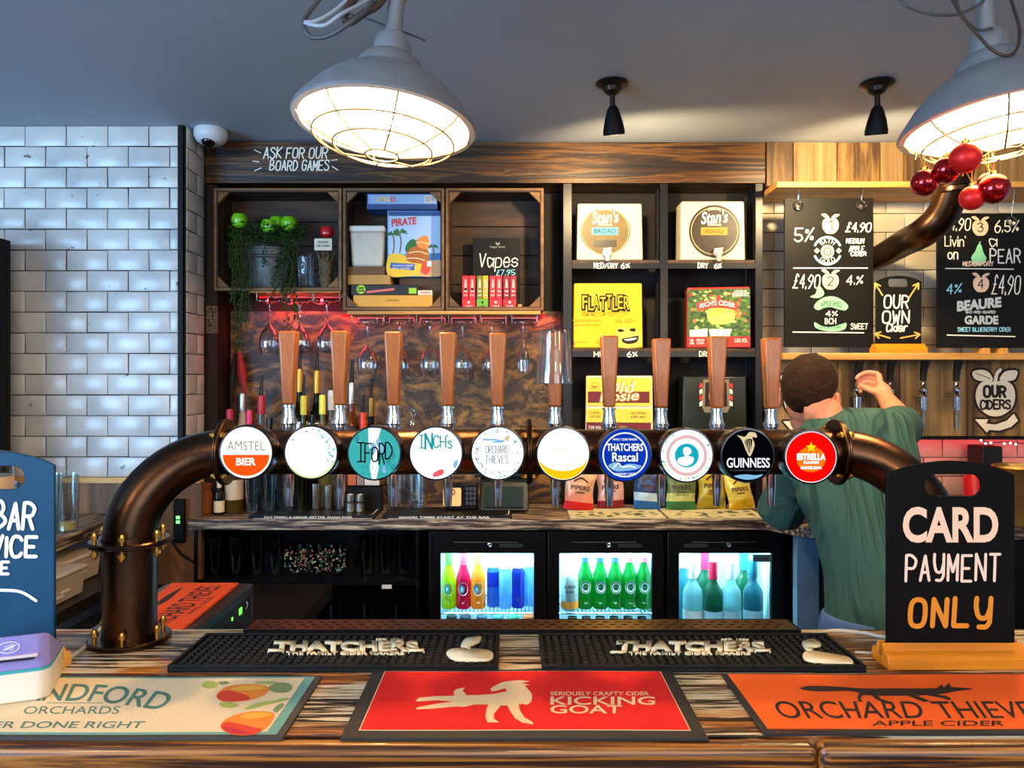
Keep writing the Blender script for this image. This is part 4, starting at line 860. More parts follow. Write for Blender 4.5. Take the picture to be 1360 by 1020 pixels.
# beer cooler
can = bottle((sX(756.5, 2.80), 2.80, sz), .128, .033, pm('can_grey', 'b8ccd4', .3, .6), 'pale grey and orange drinks can at the left of the middle cooler', None, None, None, 'can', 'drinks_can', 'can')
B(pm('can_orange', 'f0902c', .4)).lathe([(.0333, .010), (.0333, .035)], can.location, 20, cap=False).build('orange_band', can)
b = B(ink); P = lambda x, y: can.location + V((.0336 * math.sin(x), -.0336 * math.cos(x), y)); b.type(P, 'JUBEL', -.75, .082, .75, .096, .01); b.type(P, 'BEER', -.5, .068, .5, .076, .01); b.build('lettering', can)
gb0 = bm_('green', '10a848', .5); nb = pm('neck_blue', '2450c0', .5); nr = pm('neck_red', 'e05870', .5)
for k, q in enumerate((777, 797, 817, 836, 855)):
    t = bottle((sX(q, d), d, sz), .212, .0285, gb0, 'green beer bottle in the middle cooler, %s of five' % ORD[k], 'green beer bottles in the middle cooler', white, None, 'beer', 'beer_bottle', capz=.10)
    B([nb, nb, nb, nr, nr][k]).lathe([(.0135, .172), (.0118, .190)], t.location, 16, cap=False).build('neck_label', t)
    b = B(lw); P = lambda x, y, c=t.location: c + V((.0291 * math.sin(x), -.0291 * math.cos(x), y)); b.disc(P, 0, .083, .72, .023); P = lambda x, y, c=t.location: c + V((.0294 * math.sin(x), -.0294 * math.cos(x), y)); b.use(pm('label_navy', '5a78b0', .6)).disc(P, 0, .083, .60, .0190); P = lambda x, y, c=t.location: c + V((.0297 * math.sin(x), -.0297 * math.cos(x), y)); b.use(lw).disc(P, 0, .083, .5, .0165); P = lambda x, y, c=t.location: c + V((.03 * math.sin(x), -.03 * math.cos(x), y)); b.use(pm('label_navy', '5a78b0', .6)).type(P, 'BIRRA', -.38, .080, .38, .087)
    b.build('label', t)
for k in range(6): bottle((sX(760 + 18.5 * k, 2.80), 2.80, .485), .185, .024, bm_('brown', '3a3018'), 'clear-shouldered bottle on the lower shelf of the middle cooler, %s' % ORD[k], 'lower row in the middle cooler', None, None, 'tall', 'beer_bottle')
# wine cooler (its own lower shelf)
wz = .575
cw = bm_('clear_wine', 'b8e4e8', .35); cg = bm_('green_wine', '1c7c58', .45); ct2 = bm_('teal_wine', '3c98a8', .5)
for q, dd, m, cp, lb, nmx in ((920, 2.80, cw, white, lw, 'clear wine bottle with a pale capsule at the left of the right cooler'), (947, 2.79, cg, pm('capsule_red', 'e02048', .4), lpb, 'green wine bottle with a red capsule and broad pale label in the right cooler'), (936, 2.90, cg, pm('capsule_red', 'e02048', .4), None, 'wine bottle with a red capsule standing behind the others in the right cooler'),
                         (971, 2.79, cw, pm('capsule_silver', 'dce8ec', .35), lpb, 'clear wine bottle with a silvery capsule in the middle of the right cooler'), (988, 2.885, cg, pm('capsule_teal', '1c6c84', .4), None, 'slim green wine bottle with a teal capsule in the right cooler'), (1000, 2.80, ct2, pm('capsule_teal', '1c6c84', .4), lpb, 'teal wine bottle at the right of the right cooler'),
                         (908, 2.92, ct2, white, None, 'wine bottle at the back left corner of the right cooler')):
    bottle((sX(q, dd), dd, wz), .300 if dd < 2.85 else .312, .036, m, nmx, 'wine bottles in the right cooler', cp, lb, 'wine', 'wine_bottle', labz=(.05, .42), capz=.20)
#tag(B(chrome).tube([(sX(1004, 2.85), 2.76, .573), (sX(908, 2.85) - .03, 2.76, .573)], .002, 6).tube([(sX(1004, 2.95), 2.95, .573), (sX(908, 2.95) - .03, 2.95, .573)], .002, 6).build('bottle_rail'), 'wire rail under the wine bottles in the right cooler', 'rail')
# pale end cheek beside the coolers, dark cupboards at the right
tag(B(pm('pale_panel_blue_lit', '5c7c98', .5, var=.2, scale=8, bump=.2, bscale=30)).box((.985, 2.60, .02), (1.06, 2.64, 1.010)).build('cheek_panel'), 'narrow pale end panel, bluish light in its colour, between the right cooler and the bartender', 'panel')  # whitish panel with the bluish light painted into its base colour
tag(B(black).box((1.065, 2.58, .02), (2.35, 2.62, 1.010)).build('cupboard_front'), 'black cupboard front under the right-hand worktop', 'cupboard')
#tag(B(black).box((.915, 2.725, .02), (.984, 2.76, 1.010)).build('filler_panel'), 'black filler strip to the right of the three coolers', 'panel')

# ---------------------------------------------------------------- spirits, jars and bar tools on the back worktop
bc = bm_('clear_spirit', 'b4bcb8', .25); bd = bm_('dark_spirit', '140c08', .85); bg = bm_('olive_spirit', '6c6a28', .45); bo = bm_('amber_spirit', 'a85a1c', .5); lc = pm('label_cream', 'd8c8a4', .6); lk = pm('label_black', '14100e', .5); lrd = pm('label_red', '9a1c20', .5); lyl = pm('label_yellow', 'd8a820', .5)
SP = [ # px, d, top, radius, body, cap, label, labz, shape, pourer, words
 (305, 2.93, 545, .030, bm_('plum', '4a1428', .7), pm('cap_red', 'b01c34', .4), lc, (.3, .6), 'square', 0, 'plum-coloured spirit bottle with a red cap at the left end of the spirits'),
 (322, 3.00, 524, .036, pm('stoneware', 'b8b0a8', .4), pm('lid_steel', 'a0a0a0', .3, .9), None, None, 'squat', 0, 'pale stoneware bottle behind the first spirits'),
 (331, 2.90, 546, .024, bm_('ruby', '901028', .7), pm('cap_pink', 'e03060', .4), None, None, 'square', 0, 'ruby bottle with a pink cap behind the leftmost badge'),
 (347, 2.98, 527, .033, bc, pm('cap_red', 'b01c34', .4), lc, (.3, .62), 'square', 1, 'clear spirit bottle with a red neck and pourer'),
 (358, 2.92, 556, .026, bd, blackg, lk, (.2, .5), 'square', 0, 'short black bottle right of the clear one with the red neck'),
 (398, 3.00, 492, .031, bd, pm('cap_gold', 'b8903c', .35, .6), pm('label_white', 'e6ecec', .6), (.42, .62), 'wine', 1, 'dark spirit bottle with gold neck, left of two between the first two tap handles'),
 (421, 3.00, 494, .031, bd, pm('cap_gold', 'b8903c', .35, .6), pm('label_white', 'e6ecec', .6), (.42, .62), 'wine', 1, 'dark spirit bottle with gold neck, right of two between the first two tap handles'),
 (403, 2.90, 527, .027, bg, pm('cap_yellow', 'd8c030', .4), lyl, (.4, .52), 'wine', 1, 'olive bottle with a yellow band in front of the dark gold-necked pair'),
 (428, 2.895, 526, .027, bm_('lemon', 'b0b060', .35), pm('cap_lemon', 'e8e050', .4), None, None, 'squat', 0, 'clear bottle with a large lemon yellow cap'),
 (415, 2.86, 552, .020, bd, blackg, None, None, 'square', 0, 'slim black-capped bottle in the front row by the second handle'),
 (440, 2.96, 520, .030, bc, pm('cap_white', 'd8d4cc', .4), lk, (.40, .62), 'square', 0, 'spirit bottle with a black and white label left of the second tap handle'),
 (467, 2.95, 510, .036, bo, pm('cap_steel', 'a8a8a8', .25, .9), lk, (.42, .66), 'wine', 1, 'spirit bottle with a slanted black label and steel pourer, right of the second tap handle'),
 (482, 2.91, 549, .028, bc, pm('cap_orange_red', 'd83820', .4), lc, (.35, .55), 'squat', 1, 'squat clear bottle with a red neck and cream label'),
 (493, 2.97, 530, .029, bd, pm('cap_bronze', '8a6a30', .35, .6), None, None, 'wine', 1, 'glossy black bottle with a bronze neck left of the third tap handle'),
]
for (q, dd, tp, r, m, cp, lb, lz, shp, pr_, words) in SP:
    h = sZ(tp, dd) - BZ - .0075
    t = bottle((sX(q, dd), dd, BZ + .0068), h, r, m, words, 'spirit bottles on the back bar', cp, lb, shp, 'spirit_bottle', labz=lz, capz=.16, pour=bool(pr_))
    if 'slanted' in words or 'left of the second' in words:
        b = B(pm('label_white', 'e6ecec', .6)); c = t.location; P = lambda x, y, c=c, r=r: c + V((r * 1.03 * math.sin(x), -r * 1.03 * math.cos(x), y)); z = h * .53
        b.type(P, 'APEROL' if 'slanted' in words else 'TEMPUS', -.9, z - .012, .9, z + .012, .02); b.build('lettering', t)
c = at(548, 0, 2.95); c.z = BZ + .0068; t = thing('decanter', 'low clear decanter with a pointed glass stopper behind the fourth tap handle', 'decanter', c)
B(gclear).lathe([(.05, 0), (.058, .02), (.058, .2), (.052, .30), (.02, .318), (.018, .335)], c, 24).build('body', t)
B(gclear).lathe([(.018, .336), (.006, .345), (.016, .362), (.012, .378), (.002, .388)], c, 16).build('stopper', t)
# lower row, seen under the pipe
c = at(267, 0, 2.80); c.z = BZ + .001; t = thing('preserve_jar', 'round amber jar with a clamped lid at the left end of the back worktop', 'jar', c)
B(bm_('amber_jar', 'a8622c', .8)).lathe([(.034, 0), (.041, .008), (.042, .075), (.034, .095)], c, 22).build('body', t); B(pm('jar_lid_brown', '6a3818', .5)).lathe([(.037, .096), (.039, .100), (.039, .112), (.03, .116)], c, 22).build('lid', t)
bottle((sX(291, 2.80), 2.80, BZ + .001), .125, .019, bm_('bitters', '2a2a1c', .7), 'small dark bitters bottle beside the round amber jar', None, pm('cap_cream', 'd0c8b8', .5), lc, 'square', 'bitters_bottle', labz=(.08, .42), capz=.2)
bottle((sX(311, 2.84), 2.84, BZ + .001), .185, .034, bm_('syrup', '6a5420', .75), 'brown bottle in a large cream paper label beside the bitters', None, blackg, pm('paper_label', 'c8b494', .7), 'wine', 'syrup_bottle', labz=(.28, .68), capz=.16)
prow([334, 346, 358, 370, 382, 394], BZ, 2.82, .172, .0245, 'tall ribbed highball glass on the back worktop, %s of the cluster', 'highball glasses on the back worktop', .045)
ribbed = glass('ribbed_glass', 'd4dcdc', .08, 1.0)
for o in COL.objects:
    if o.get('group') == 'highball glasses on the back worktop': o.data.materials[0] = ribbed
for k, (q, tp, w, dd) in enumerate(((419, 642, 14, 2.86), (436, 645, 13.5, 2.86), (452, 652, 14, 2.85))):
    c = V((sX(q, dd), dd, BZ + .0135)); r = w / 2 * dd / F; h = sZ(tp, dd) - c.z
    tag(B(steel).lathe([(r * .96, 0), (r, .002), (r, h), (r * .94, h), (r * .92, .004), (.001, .004)], c, 24, cap=False).build('steel_canister'), 'brushed steel canister under the pipe, %s of three' % ORD[k], 'canister', 'steel canisters')
for k, q in enumerate((465, 478)):
    c = V((sX(q, 2.80), 2.80, BZ + .0135)); tag(B(steel).lathe([(.017, 0), (.017, .030), (.008, .034), (.0155, .038), (.0155, .062), (.0145, .062), (.007, .036)], c, 20).build('jigger'), 'steel double-ended jigger right of the canisters, %s of two' % ['left', 'right'][k], 'jigger', 'jiggers')
# dark boxes, tablet till and rubber runners
def runner(x0, x1, txt, lab):
    t = thing('bar_runner', lab, 'bar mat', ((x0 + x1) / 2, 2.78, BZ), 'black lettered runners on the back worktop')
    B(rubber).box((x0, 2.715, BZ + .0003), (x1, 2.90, BZ + .012)).build('rubber_backing', t, bev=.002)
    b = B(white); P = lambda x, y: V((x, 2.7135, BZ + y)); b.type(P, txt, x0 + .06, .003, x1 - .08, .0095, .02); b.stroke(P, [(x0 + .02, .0015), (x1 - .01, .0015)], .0012); b.build('lettering', t)
    P = lambda x, y: V((x, y, BZ + .0128)); b = B(white); b.stroke(P, [(x1 - .02, 2.73), (x1 - .012, 2.74), (x1 - .012, 2.89)], .003); b.build('edge_line', t)
runner(sX(330, 2.72), sX(498, 2.72), 'EAT FRESH & DRINK BETTER THAN EVER', 'black lettered runner under the steel canisters on the back worktop')
runner(sX(508, 2.72), sX(680, 2.72), 'GOOD TIMES START AT THE BAR', 'black lettered runner in front of the till on the back worktop')
t = thing('coffee_grinder', 'small dark machine with a shelf of cards behind the canisters', 'machine', at(487, 0, 2.865).xy.to_3d() + V((0, 0, BZ + .0065)))
c = t.location; B(black).box(c + V((-.066, -.018, 0)), c + V((.06, .018, .09))).box(c + V((-.072, -.02, .09)), c + V((.062, .018, .096))).build('body', t, bev=.003)
for k, (dx, w, col) in enumerate(((-.068, .03, 'c05828'), (-.034, .025, '8a7870'), (-.005, .055, 'd0c8b8'))): B(pm('card%d' % k, col, .6)).box(c + V((dx, -.016, .0965)), c + V((dx + w, -.008, .145))).build('card', t)
tumbler((sX(523, 2.87), 2.87, BZ + .0125), .030, .12, 'clear glass standing right of the jiggers', None, gclear, 24)
tumbler((sX(553, 2.85), 2.85, BZ + .0125), .030, .13, 'cut glass tumbler left of the yellow card', None, gclear, 24)
t = thing('tablet_till', 'dark touchscreen till on the back worktop below the middle flange', 'till', V((sX(660, 2.84), 2.84, BZ + .0122)))
c = t.location; dk = pm('till_plastic', '181c1e', .35)
B(dk).hexa([c + V(q) for q in ((-.065, -.03, .0), (.12, -.03, 0), (.12, .10, 0), (-.065, .10, 0), (-.065, .055, .115), (.12, .055, .115), (.12, .10, .115), (-.065, .10, .115))]).build('body', t, bev=.006)
B(pm('till_screen', '22302e', .12)).hexa([c + V(q) for q in ((-.045, -.0265, .014), (.10, -.0265, .014), (.10, -.02, .012), (-.045, -.02, .012), (-.045, .039, .092), (.10, .039, .092), (.10, .05, .09), (-.045, .05, .09))]).build('screen', t)
B(dk).box(c + V((-.085, .03, .118)), c + V((.16, .08, .150))).build('top_unit', t, bev=.006)
B(pm('grey_glass', '6a7678', .2)).box(c + V((-.08, .027, .138)), c + V((.155, .031, .147))).build('display_strip', t)
t = thing('payment_terminal', 'black keypad terminal between the yellow card and the till', 'terminal', V((sX(622, 2.83), 2.83, BZ + .0122)))
c = t.location; B(blackg).box(c + V((-.085, 0, 0)), c + V((.035, .06, .10))).build('body', t, bev=.006)
b = B(pm('key_grey', '3a3e42', .5)); [b.box(c + V((-.01 + .014 * i, -.003, .02 + .018 * j)), c + V((.0 + .014 * i, .001, .032 + .018 * j))) for i in range(3) for j in range(4)]; b.build('keypad', t)
t = thing('counter_card', 'small yellow card with a red ring propped under the pipe', 'card', V((sX(601, 2.815), 2.815, BZ + .0122)))
b = B(pm('yellow_card', 'e8c878', .6)).plate(pf(2.815), rrect(588.5, 648, 612.5, 672.2, 2), [], .003); b.build('card', t)
P = pf(2.8143); b = B(pm('label_red_ring', 'c83820', .6)).ring(P, 600.5, 653.5, 3.6, 1.7); b.use(ink).stroke(P, [(600.5, 651.5), (600.5, 655.5)], 1.2).text(P, 'ALL', 591, 664.5, 597, 662, .9).text(P, 'PAY HERE', 591, 668, 599, 666.5, .4); b.build('print', t)

# ---------------------------------------------------------------- crisps under the shelving
def crisp(pxx, d, w, h, cols, label, txt, tilt=0, lean=.1):
    c = V((sX(pxx, d), d, BZ + .0075)); t = thing('crisp_bag', label, 'crisps', c, 'bags of crisps on the back worktop')
    n, m = 12, 14; vs = []; fs = []; rnd = random.Random(int(pxx)); ph = [rnd.uniform(0, 6) for _ in range(4)]
    fp = lambda u, v: (.022 * (max(0, math.sin(math.pi * u)) ** .6) * (max(0, math.sin(math.pi * v)) ** .55) + .0018 * math.sin(9 * u + 5 * v + ph[0]) + .0014 * math.sin(14 * v - 8 * u + ph[1])) if 0 < v < 1 else 0
    b = B(cols[0]); mats = []
    for side in (-1, 1):
        for j in range(m + 1):
            for i in range(n + 1):
                u, v = i / n, j / m; px_ = (u - .5) * w * (1 - .07 * math.sin(math.pi * v)) + .003 * math.sin(7 * v + ph[2])
                vs.append(V((px_, side * fp(u, v) + .006 * math.sin(5 * u + ph[3]) * (v > .9), v * h)))
    o = (n + 1) * (m + 1)
    for side in (0, 1):
        for j in range(m):
            for i in range(n):
                a = side * o + j * (n + 1) + i; fs.append((a, a + 1, a + n + 2, a + n + 1)); mats.append(j / m)
    R = Matrix.Translation(c) @ Matrix.Rotation(tilt, 4, 'Y') @ Matrix.Rotation(-lean, 4, 'X')
    for f, v in zip(fs, mats):
        pass
    b.T = R; k = len(cols)
    for q in range(k): b.use(cols[q])
    b.add(vs, []); b.f = fs; b.m = [min(k - 1, int(v * k)) for v in mats]; b.build('packet', t, sharp=80)
    b = B(pm('print_brown', '3a1c14', .6)); b.T = R; P = lambda x, y: V((x * w * .5, -(fp(.5 + x / 2, y) + .0022), y * h))
    b.type(P, txt[0], -.62, .52, .62, .64, .02); b.stroke(P, [(-.3, .46), (.3, .46)], .03); b.stroke(P, [(-.45, .74), (0, .84), (.45, .74)], .05, 3)
    if len(txt) > 1: b.type(P, txt[1], -.4, .36, .4, .42, .01)
    b.build('print', t)
foil = lambda n, c: pm('foil_' + n, c, .32, .15)
crisp(767, 2.86, .115, .145, [foil('red', 'c8181c'), foil('salmon', 'd8886c'), foil('salmon', 'd8886c'), foil('red', 'c8181c'), foil('rose', 'c89878')], 'bright red bag of crisps at the left, beside the thin black post', ['PIPERS'], .12)
crisp(812, 2.90, .105, .140, [foil('maroon', '7a1428'), foil('blush', 'c89a90'), foil('blush', 'c89a90'), foil('maroon', '7a1428'), foil('maroon', '7a1428')], 'pink and maroon bag of crisps, second from the left', ['PIPERS'], -.05)
crisp(858, 2.88, .105, .145, [foil('blue', '1a5a9c'), foil('pale_blue', 'a8c4d0'), foil('pale_blue', 'a8c4d0'), foil('navy', '173a68'), foil('navy', '173a68')], 'blue and silver bag of crisps right of the maroon one', ['PIPERS'], .08)
crisp(905, 2.87, .115, .145, [foil('green', '2e6a38'), foil('lime', 'b4b868'), foil('lime', 'b4b868'), foil('dark_green', '5a6a34'), foil('dark_green', '5a6a34')], 'green bag of crisps right of the middle post', ['PIPERS', 'SEA SALT'], 0)
crisp(945, 2.89, .110, .150, [foil('olive', 'a08a18'), foil('olive', 'a08a18'), foil('mustard', 'c0a428'), foil('mustard', 'c0a428')], 'mustard yellow bag of crisps between the green and the bright yellow one', ['PIPERS', 'CHEDDAR'], .03)
crisp(985, 2.87, .100, .135, [foil('gold', 'd0a414'), foil('yellow', 'e0c850'), foil('yellow', 'e0c850'), foil('gold', 'd0a414')], 'bright yellow bag of crisps at the right, beside the right post', ['PIPERS'], -.12)
mat_c = pm('print_mat', 'b8b088', .7, var=.2, scale=60)
for x0, x1, lab in ((757, 884, 'cream printed mat under the left three bags of crisps'), (888, 1016, 'cream printed mat under the right three bags of crisps')):
    t = thing('counter_mat', lab, 'mat', V((sX((x0 + x1) / 2, 2.80), 2.80, BZ)), 'printed mats under the crisps')
    B(mat_c).box((sX(x0, 2.72), 2.712, BZ + .0003), (sX(x1, 2.72), 2.92, BZ + .006)).build('mat', t, bev=.001)
    b = B(pm('print_leafy', '3a4a34', .8)); P = lambda x, y: V((x, y, BZ + .0066)); rnd = random.Random(x0)
    for k in range(26):
        q, y = rnd.uniform(sX(x0, 2.72) + .02, sX(x1, 2.72) - .03), rnd.uniform(2.72, 2.84); b.blob(P, [(q, y), (q + .012, y + .01), (q + .024, y), (q + .012, y - .008)])
    b.build('print', t)
# ---------------------------------------------------------------- crates on the wall and their contents
CD = 2.905
def crate(x0, x1, y0, y1, label):
    X0, X1, Z1, Z0 = sX(x0, CD), sX(x1, CD), sZ(y0, CD), sZ(y1, CD); e = .014
    t = thing('wooden_crate', label, 'crate', V(((X0 + X1) / 2, CD + .08, Z0)), 'wooden crates on the back wall')
    b = B(crate_w)
    for k in range(3): 
        y = CD + .004 + .05 * k; b.box((X0 + e, y, Z1 - e), (X1 - e, y + .046, Z1)).box((X0, y, Z0), (X0 + e, y + .046, Z1)).box((X1 - e, y, Z0), (X1, y + .046, Z1)).box((X0 + e, y, Z0), (X1 - e, y + .046, Z0 + e))
    b.build('side_slats', t, bev=.0015)
    b = B(crate_w); n = 4; h = (Z1 - Z0) / n
    for k in range(n): b.box((X0 + .001, CD + .1515, Z0 + k * h + .002), (X1 - .001, CD + .156, Z0 + (k + 1) * h - .002))
    b.build('back_boards', t)
    b = B(crate_e)
    for a, c in ((X0, X0 + .010), (X1 - .010, X1)): b.box((a, CD, Z0), (c, CD + .0038, Z1))
    b.box((X0 + .010, CD, Z0), (X1 - .010, CD + .0038, Z0 + .011)).box((X0 + .010, CD, Z1 - .008), (X1 - .010, CD + .0038, Z1)); b.build('front_edge', t)
    P = lambda x, z: V((x, CD + .004, z)); s = .042
    for xx, zz, sx, sz in ((X0 + e, Z0 + e, 1, 1), (X1 - e, Z0 + e, -1, 1), (X0 + e, Z1 - e, 1, -1), (X1 - e, Z1 - e, -1, -1)): B(crate_e).prism(P, [(xx, zz), (xx + sx * s, zz), (xx, zz + sz * s)], .02).build('corner_block', t, bev=.001)
    return X0, X1, Z0 + e, Z1
c1 = crate(284, 453.5, 250, 386, 'left wooden crate holding the trailing plant and green apples')
c2 = crate(455.5, 590, 250, 412, 'middle wooden crate packed with board games')
c3 = crate(592, 722, 250, 412, 'right wooden crate with the small black price board')
tag(B(ledge_w).box((sX(330, 2.90), 2.897, sZ(388.5, 2.90)), (sX(452, 2.90), 3.058, sZ(386.7, 2.90) - .001)).build('rack_board', bev=.001), 'thin pale board under the left crate', 'board')
tag(B(ledge_w).box((sX(461, 2.90), 2.897, sZ(417.5, 2.90)), (sX(718, 2.90), 3.058, sZ(412.6, 2.90) - .001)).build('rack_board', bev=.001), 'long thin pale board under the middle and right crates', 'board')
wire = pm('rack_wire', 'b8b4b0', .25, .9)
def rack(xs, zt, label, grp='wire racks for hanging glasses'):
    for i, q in enumerate(xs):
        b = B(wire)
        a, c = sX(q - 17, 2.91), sX(q + 17, 2.91); z = zt - .030; b.tube([(a, 3.04, zt - .0024), (c, 3.04, zt - .0024)], .0022, 6)
        for x, s in ((a, 1), (c, -1)):
            b.tube([(x, 2.91, zt), (x, 2.91, z), (x + s * .012, 2.91, z)], .0022, 6).tube([(x, 3.04, zt), (x, 3.04, z), (x + s * .012, 3.04, z)], .0022, 6).tube([(x + s * .012, 2.91, z), (x + s * .012, 3.04, z)], .0022, 6)
        tag(b.build('glass_rack'), label % ORD[i], 'rack', grp)
ZR1, ZR2 = sZ(388.5, 2.90) - .0005, sZ(417.5, 2.90) - .0005
rack([358, 398, 434], ZR1, 'wire stemware hanger under the left crate, %s of three'); rack([484, 527, 570, 613, 655, 697], ZR2, 'wire stemware hanger under the long pale board, %s of six')
stem_g = glass('stem_glass', 'eef0f2', .02, 1.3)
WINE = [(.036, 0), (.036, .002), (.012, .006), (.0042, .014), (.0036, .085), (.010, .096), (.030, .118), (.041, .150), (.039, .185), (.034, .205), (.0332, .205), (.038, .185), (.0398, .150), (.029, .120), (.009, .099), (.001, .098)]
FLUTE = [(.031, 0), (.031, .002), (.010, .006), (.004, .014), (.0038, .080), (.010, .092), (.024, .13), (.026, .16), (.022, .20), (.0213, .20), (.0252, .16), (.023, .13), (.001, .096)]
def hang(q, d, zr, prof, lab):
    c = V((sX(q, d), d, zr - .0267)); b = B(stem_g).lathe([(r, -z) for r, z in prof], c, 26, cap=False); o = b.build('wine_glass'); tag(o, lab, 'wine glass', 'stemware hanging upside down'); return o
for q, d, zr, pr_, lab in ((358, 2.97, ZR1, WINE, 'wine glass hanging under the left crate behind the trailing plant'), (434, 2.97, ZR1, WINE, 'wine glass hanging under the right corner of the left crate'), (398, 2.98, ZR1, WINE, 'wine glass hanging in the middle of the short rack'),
    (488, 2.96, ZR2, WINE, 'wine glass hanging right of the second tap handle'), (531, 3.0, ZR2, WINE, 'wine glass hanging behind the third tap handle'), (571, 2.94, ZR2, WINE, 'wine glass hanging left of the fourth tap handle'),
    (614, 2.96, ZR2, WINE, 'wine glass hanging right of the fourth tap handle'), (653, 2.97, ZR2, WINE, 'wine glass hanging behind the fifth tap handle'), (695, 2.95, ZR2, FLUTE, 'slim flute hanging right of the fifth tap handle')): hang(q, d, zr, pr_, lab)
# red light strips tucked under the crates
redl = glow('red_led', 'ff1420', 1.3)
tag(B(redl).tube([(sX(345, 3.05), 3.045, 1.886), (sX(452, 3.05), 3.045, 1.886)], .004, 8).build('led_strip'), 'red light strip on the wall under the left crate', 'light strip', 'red light strips')
tag(B(redl).tube([(sX(455, 3.05), 3.045, 1.812), (sX(722, 3.05), 3.045, 1.812)], .004, 8).build('led_strip'), 'long red light strip on the wall under the middle and right crates', 'light strip', 'red light strips')
lamp('red_strip_light', 'AREA', (sX(590, 3.0), 3.02, 1.808), 3.0, (1, .03, .05), (sX(590, 3.0), 3.06, 1.70), shape='RECTANGLE', size=.85, size_y=.03)
lamp('red_strip_light', 'AREA', (sX(395, 3.0), 3.02, 1.875), 1.0, (1, .03, .05), (sX(395, 3.0), 3.06, 1.75), shape='RECTANGLE', size=.3, size_y=.03)
# left crate: galvanised bucket, apples, foliage, beer glass, carved handle
z0 = c1[2] + .0005
c = V((sX(357, 2.983), 2.983, z0)); galv = pm('galvanised', '585a56', .5, .6, var=.3, scale=25)
t = thing('metal_bucket', 'weathered galvanised bucket standing in the left crate', 'bucket', c)
b = B(galv); b.T = Matrix.Translation(c) @ Matrix.Diagonal((1, .72, 1, 1)) @ Matrix.Translation(-c)
b.lathe([(.07, 0), (.073, .004), (.095, .150), (.098, .152), (.099, .158), (.0945, .160), (.091, .150), (.07, .01), (.001, .01)], c, 32, cap=False).build('body', t)
b = B(galv); b.T = Matrix.Translation(c) @ Matrix.Diagonal((1, .72, 1, 1)) @ Matrix.Translation(-c)
for z in (.118, .128): b.lathe([(.0905 + z * .01, z - .003), (.0930 + z * .01, z), (.0905 + z * .01, z + .003)], c, 32, cap=False)
b.build('bead', t)
apg = pm('green_apple', '6cb818', .25, coat=.4, var=.12, scale=10)
for k, (q, y, d, lab) in enumerate(((318, 293, 2.94, 'green apple at the left on top of the foliage'), (357, 301, 2.95, 'green apple lowest of the middle three on the foliage'), (368, 297, 2.99, 'green apple behind and between its neighbours on the foliage'), (384, 297, 2.96, 'green apple at the right of the foliage'))):
    c = at(q, y, d); t = thing('apple', lab, 'apple', c - V((0, 0, .03)), 'green apples on the foliage')
    B(apg).lathe([(.001, -.026), (.012, -.029), (.024, -.022), (.031, -.004), (.031, .010), (.024, .024), (.012, .028), (.004, .023), (.001, .02)], c, 22, cap=False).build('fruit', t)
    B(darkw).tube([c + V((0, 0, .021)), c + V((.003, 0, .036))], .0012, 6).build('stalk', t)
leafm = pm('leaf_green', '2c4f1c', .5, var=.45, scale=40); stemm = pm('plant_stem', '3a3c1a', .7)
def plant(lab, strands, seed, loc, top=None):
    rnd = random.Random(seed); t = thing('trailing_plant', lab, 'plant', loc, 'trailing foliage in the left crate')
    bs, bl_ = B(stemm), B(leafm)
    def leaf(p, s=.0145):
        a = rnd.uniform(0, 6.28); u = V((math.cos(a), math.sin(a), rnd.uniform(-.9, .1))).normalized(); v = u.cross(V((rnd.uniform(-.3, .3), rnd.uniform(-.3, .3), 1))).normalized(); w = u.cross(v)
        s *= rnd.uniform(.7, 1.3); bl_.add([p, p + u * s * .5 + v * s * .36 + w * s * .12, p + u * s * 1.1, p + u * s * .5 - v * s * .36 + w * s * .12, p + u * s * .5 - w * s * .05], [(0, 1, 4), (1, 2, 4), (2, 3, 4), (3, 0, 4)])
    for pts in strands:
        pp = catmull([V(p) for p in pts], 6); bs.tube(pp, .0014, 5)
        for a, c in zip(pp, pp[1:]):
            n = max(2, int((c - a).length / .0035))
            for k in range(n): leaf(a.lerp(c, k / n) + V((rnd.uniform(-.006, .006), rnd.uniform(-.006, .006), 0)))
    if top:
        for k in range(top[3]): leaf(V((top[0].x + rnd.uniform(-1, 1) * top[1], top[0].y + rnd.uniform(-.05, .02), top[0].z + rnd.uniform(-1, 1) * top[2])), .017)
    bs.build('stem', t); bl_.build('foliage', t, flat=True)
def strand(q, y0, y1, wob, d, q0=None):
    r = random.Random(int(q * 7 + y1)); q0 = q0 or q; return [at(q0 + (350 - q0) * .25, y0 + 6, d + .05), at(q0, y0, d), at(q + (q0 - q) * .4, y0 + 12, d - .012)] + [at(q + r.uniform(-wob, wob), y0 + (y1 - y0) * k / 5, d - .015) for k in range(1, 6)]
plant('dark green string plant trailing far down over the left corner of the crate', [strand(308, 306, 400, 3, 2.90, 312), strand(314, 304, 462, 3, 2.895, 316), strand(321, 306, 475, 3, 2.89, 322), strand(327, 310, 440, 3, 2.895), strand(333, 312, 415, 3, 2.89), strand(318, 304, 430, 4, 2.885, 320), strand(311, 304, 365, 3, 2.89)], 3, V((sX(318, 2.95), 2.95, z0 + .10)), (at(332, 306, 2.95), .075, .03, 260))
plant('green string plant spilling over the right rim of the bucket', [strand(388, 312, 440, 4, 2.89, 380), strand(380, 316, 436, 4, 2.885, 376), strand(372, 330, 405, 4, 2.885, 382), strand(394, 312, 425, 3, 2.89, 386), strand(364, 342, 396, 3, 2.885, 374), strand(352, 308, 352, 3, 2.882, 352), strand(384, 316, 415, 5, 2.88, 384)], 5, V((sX(380, 2.95), 2.95, z0 + .10)), (at(382, 308, 2.95), .075, .03, 240))
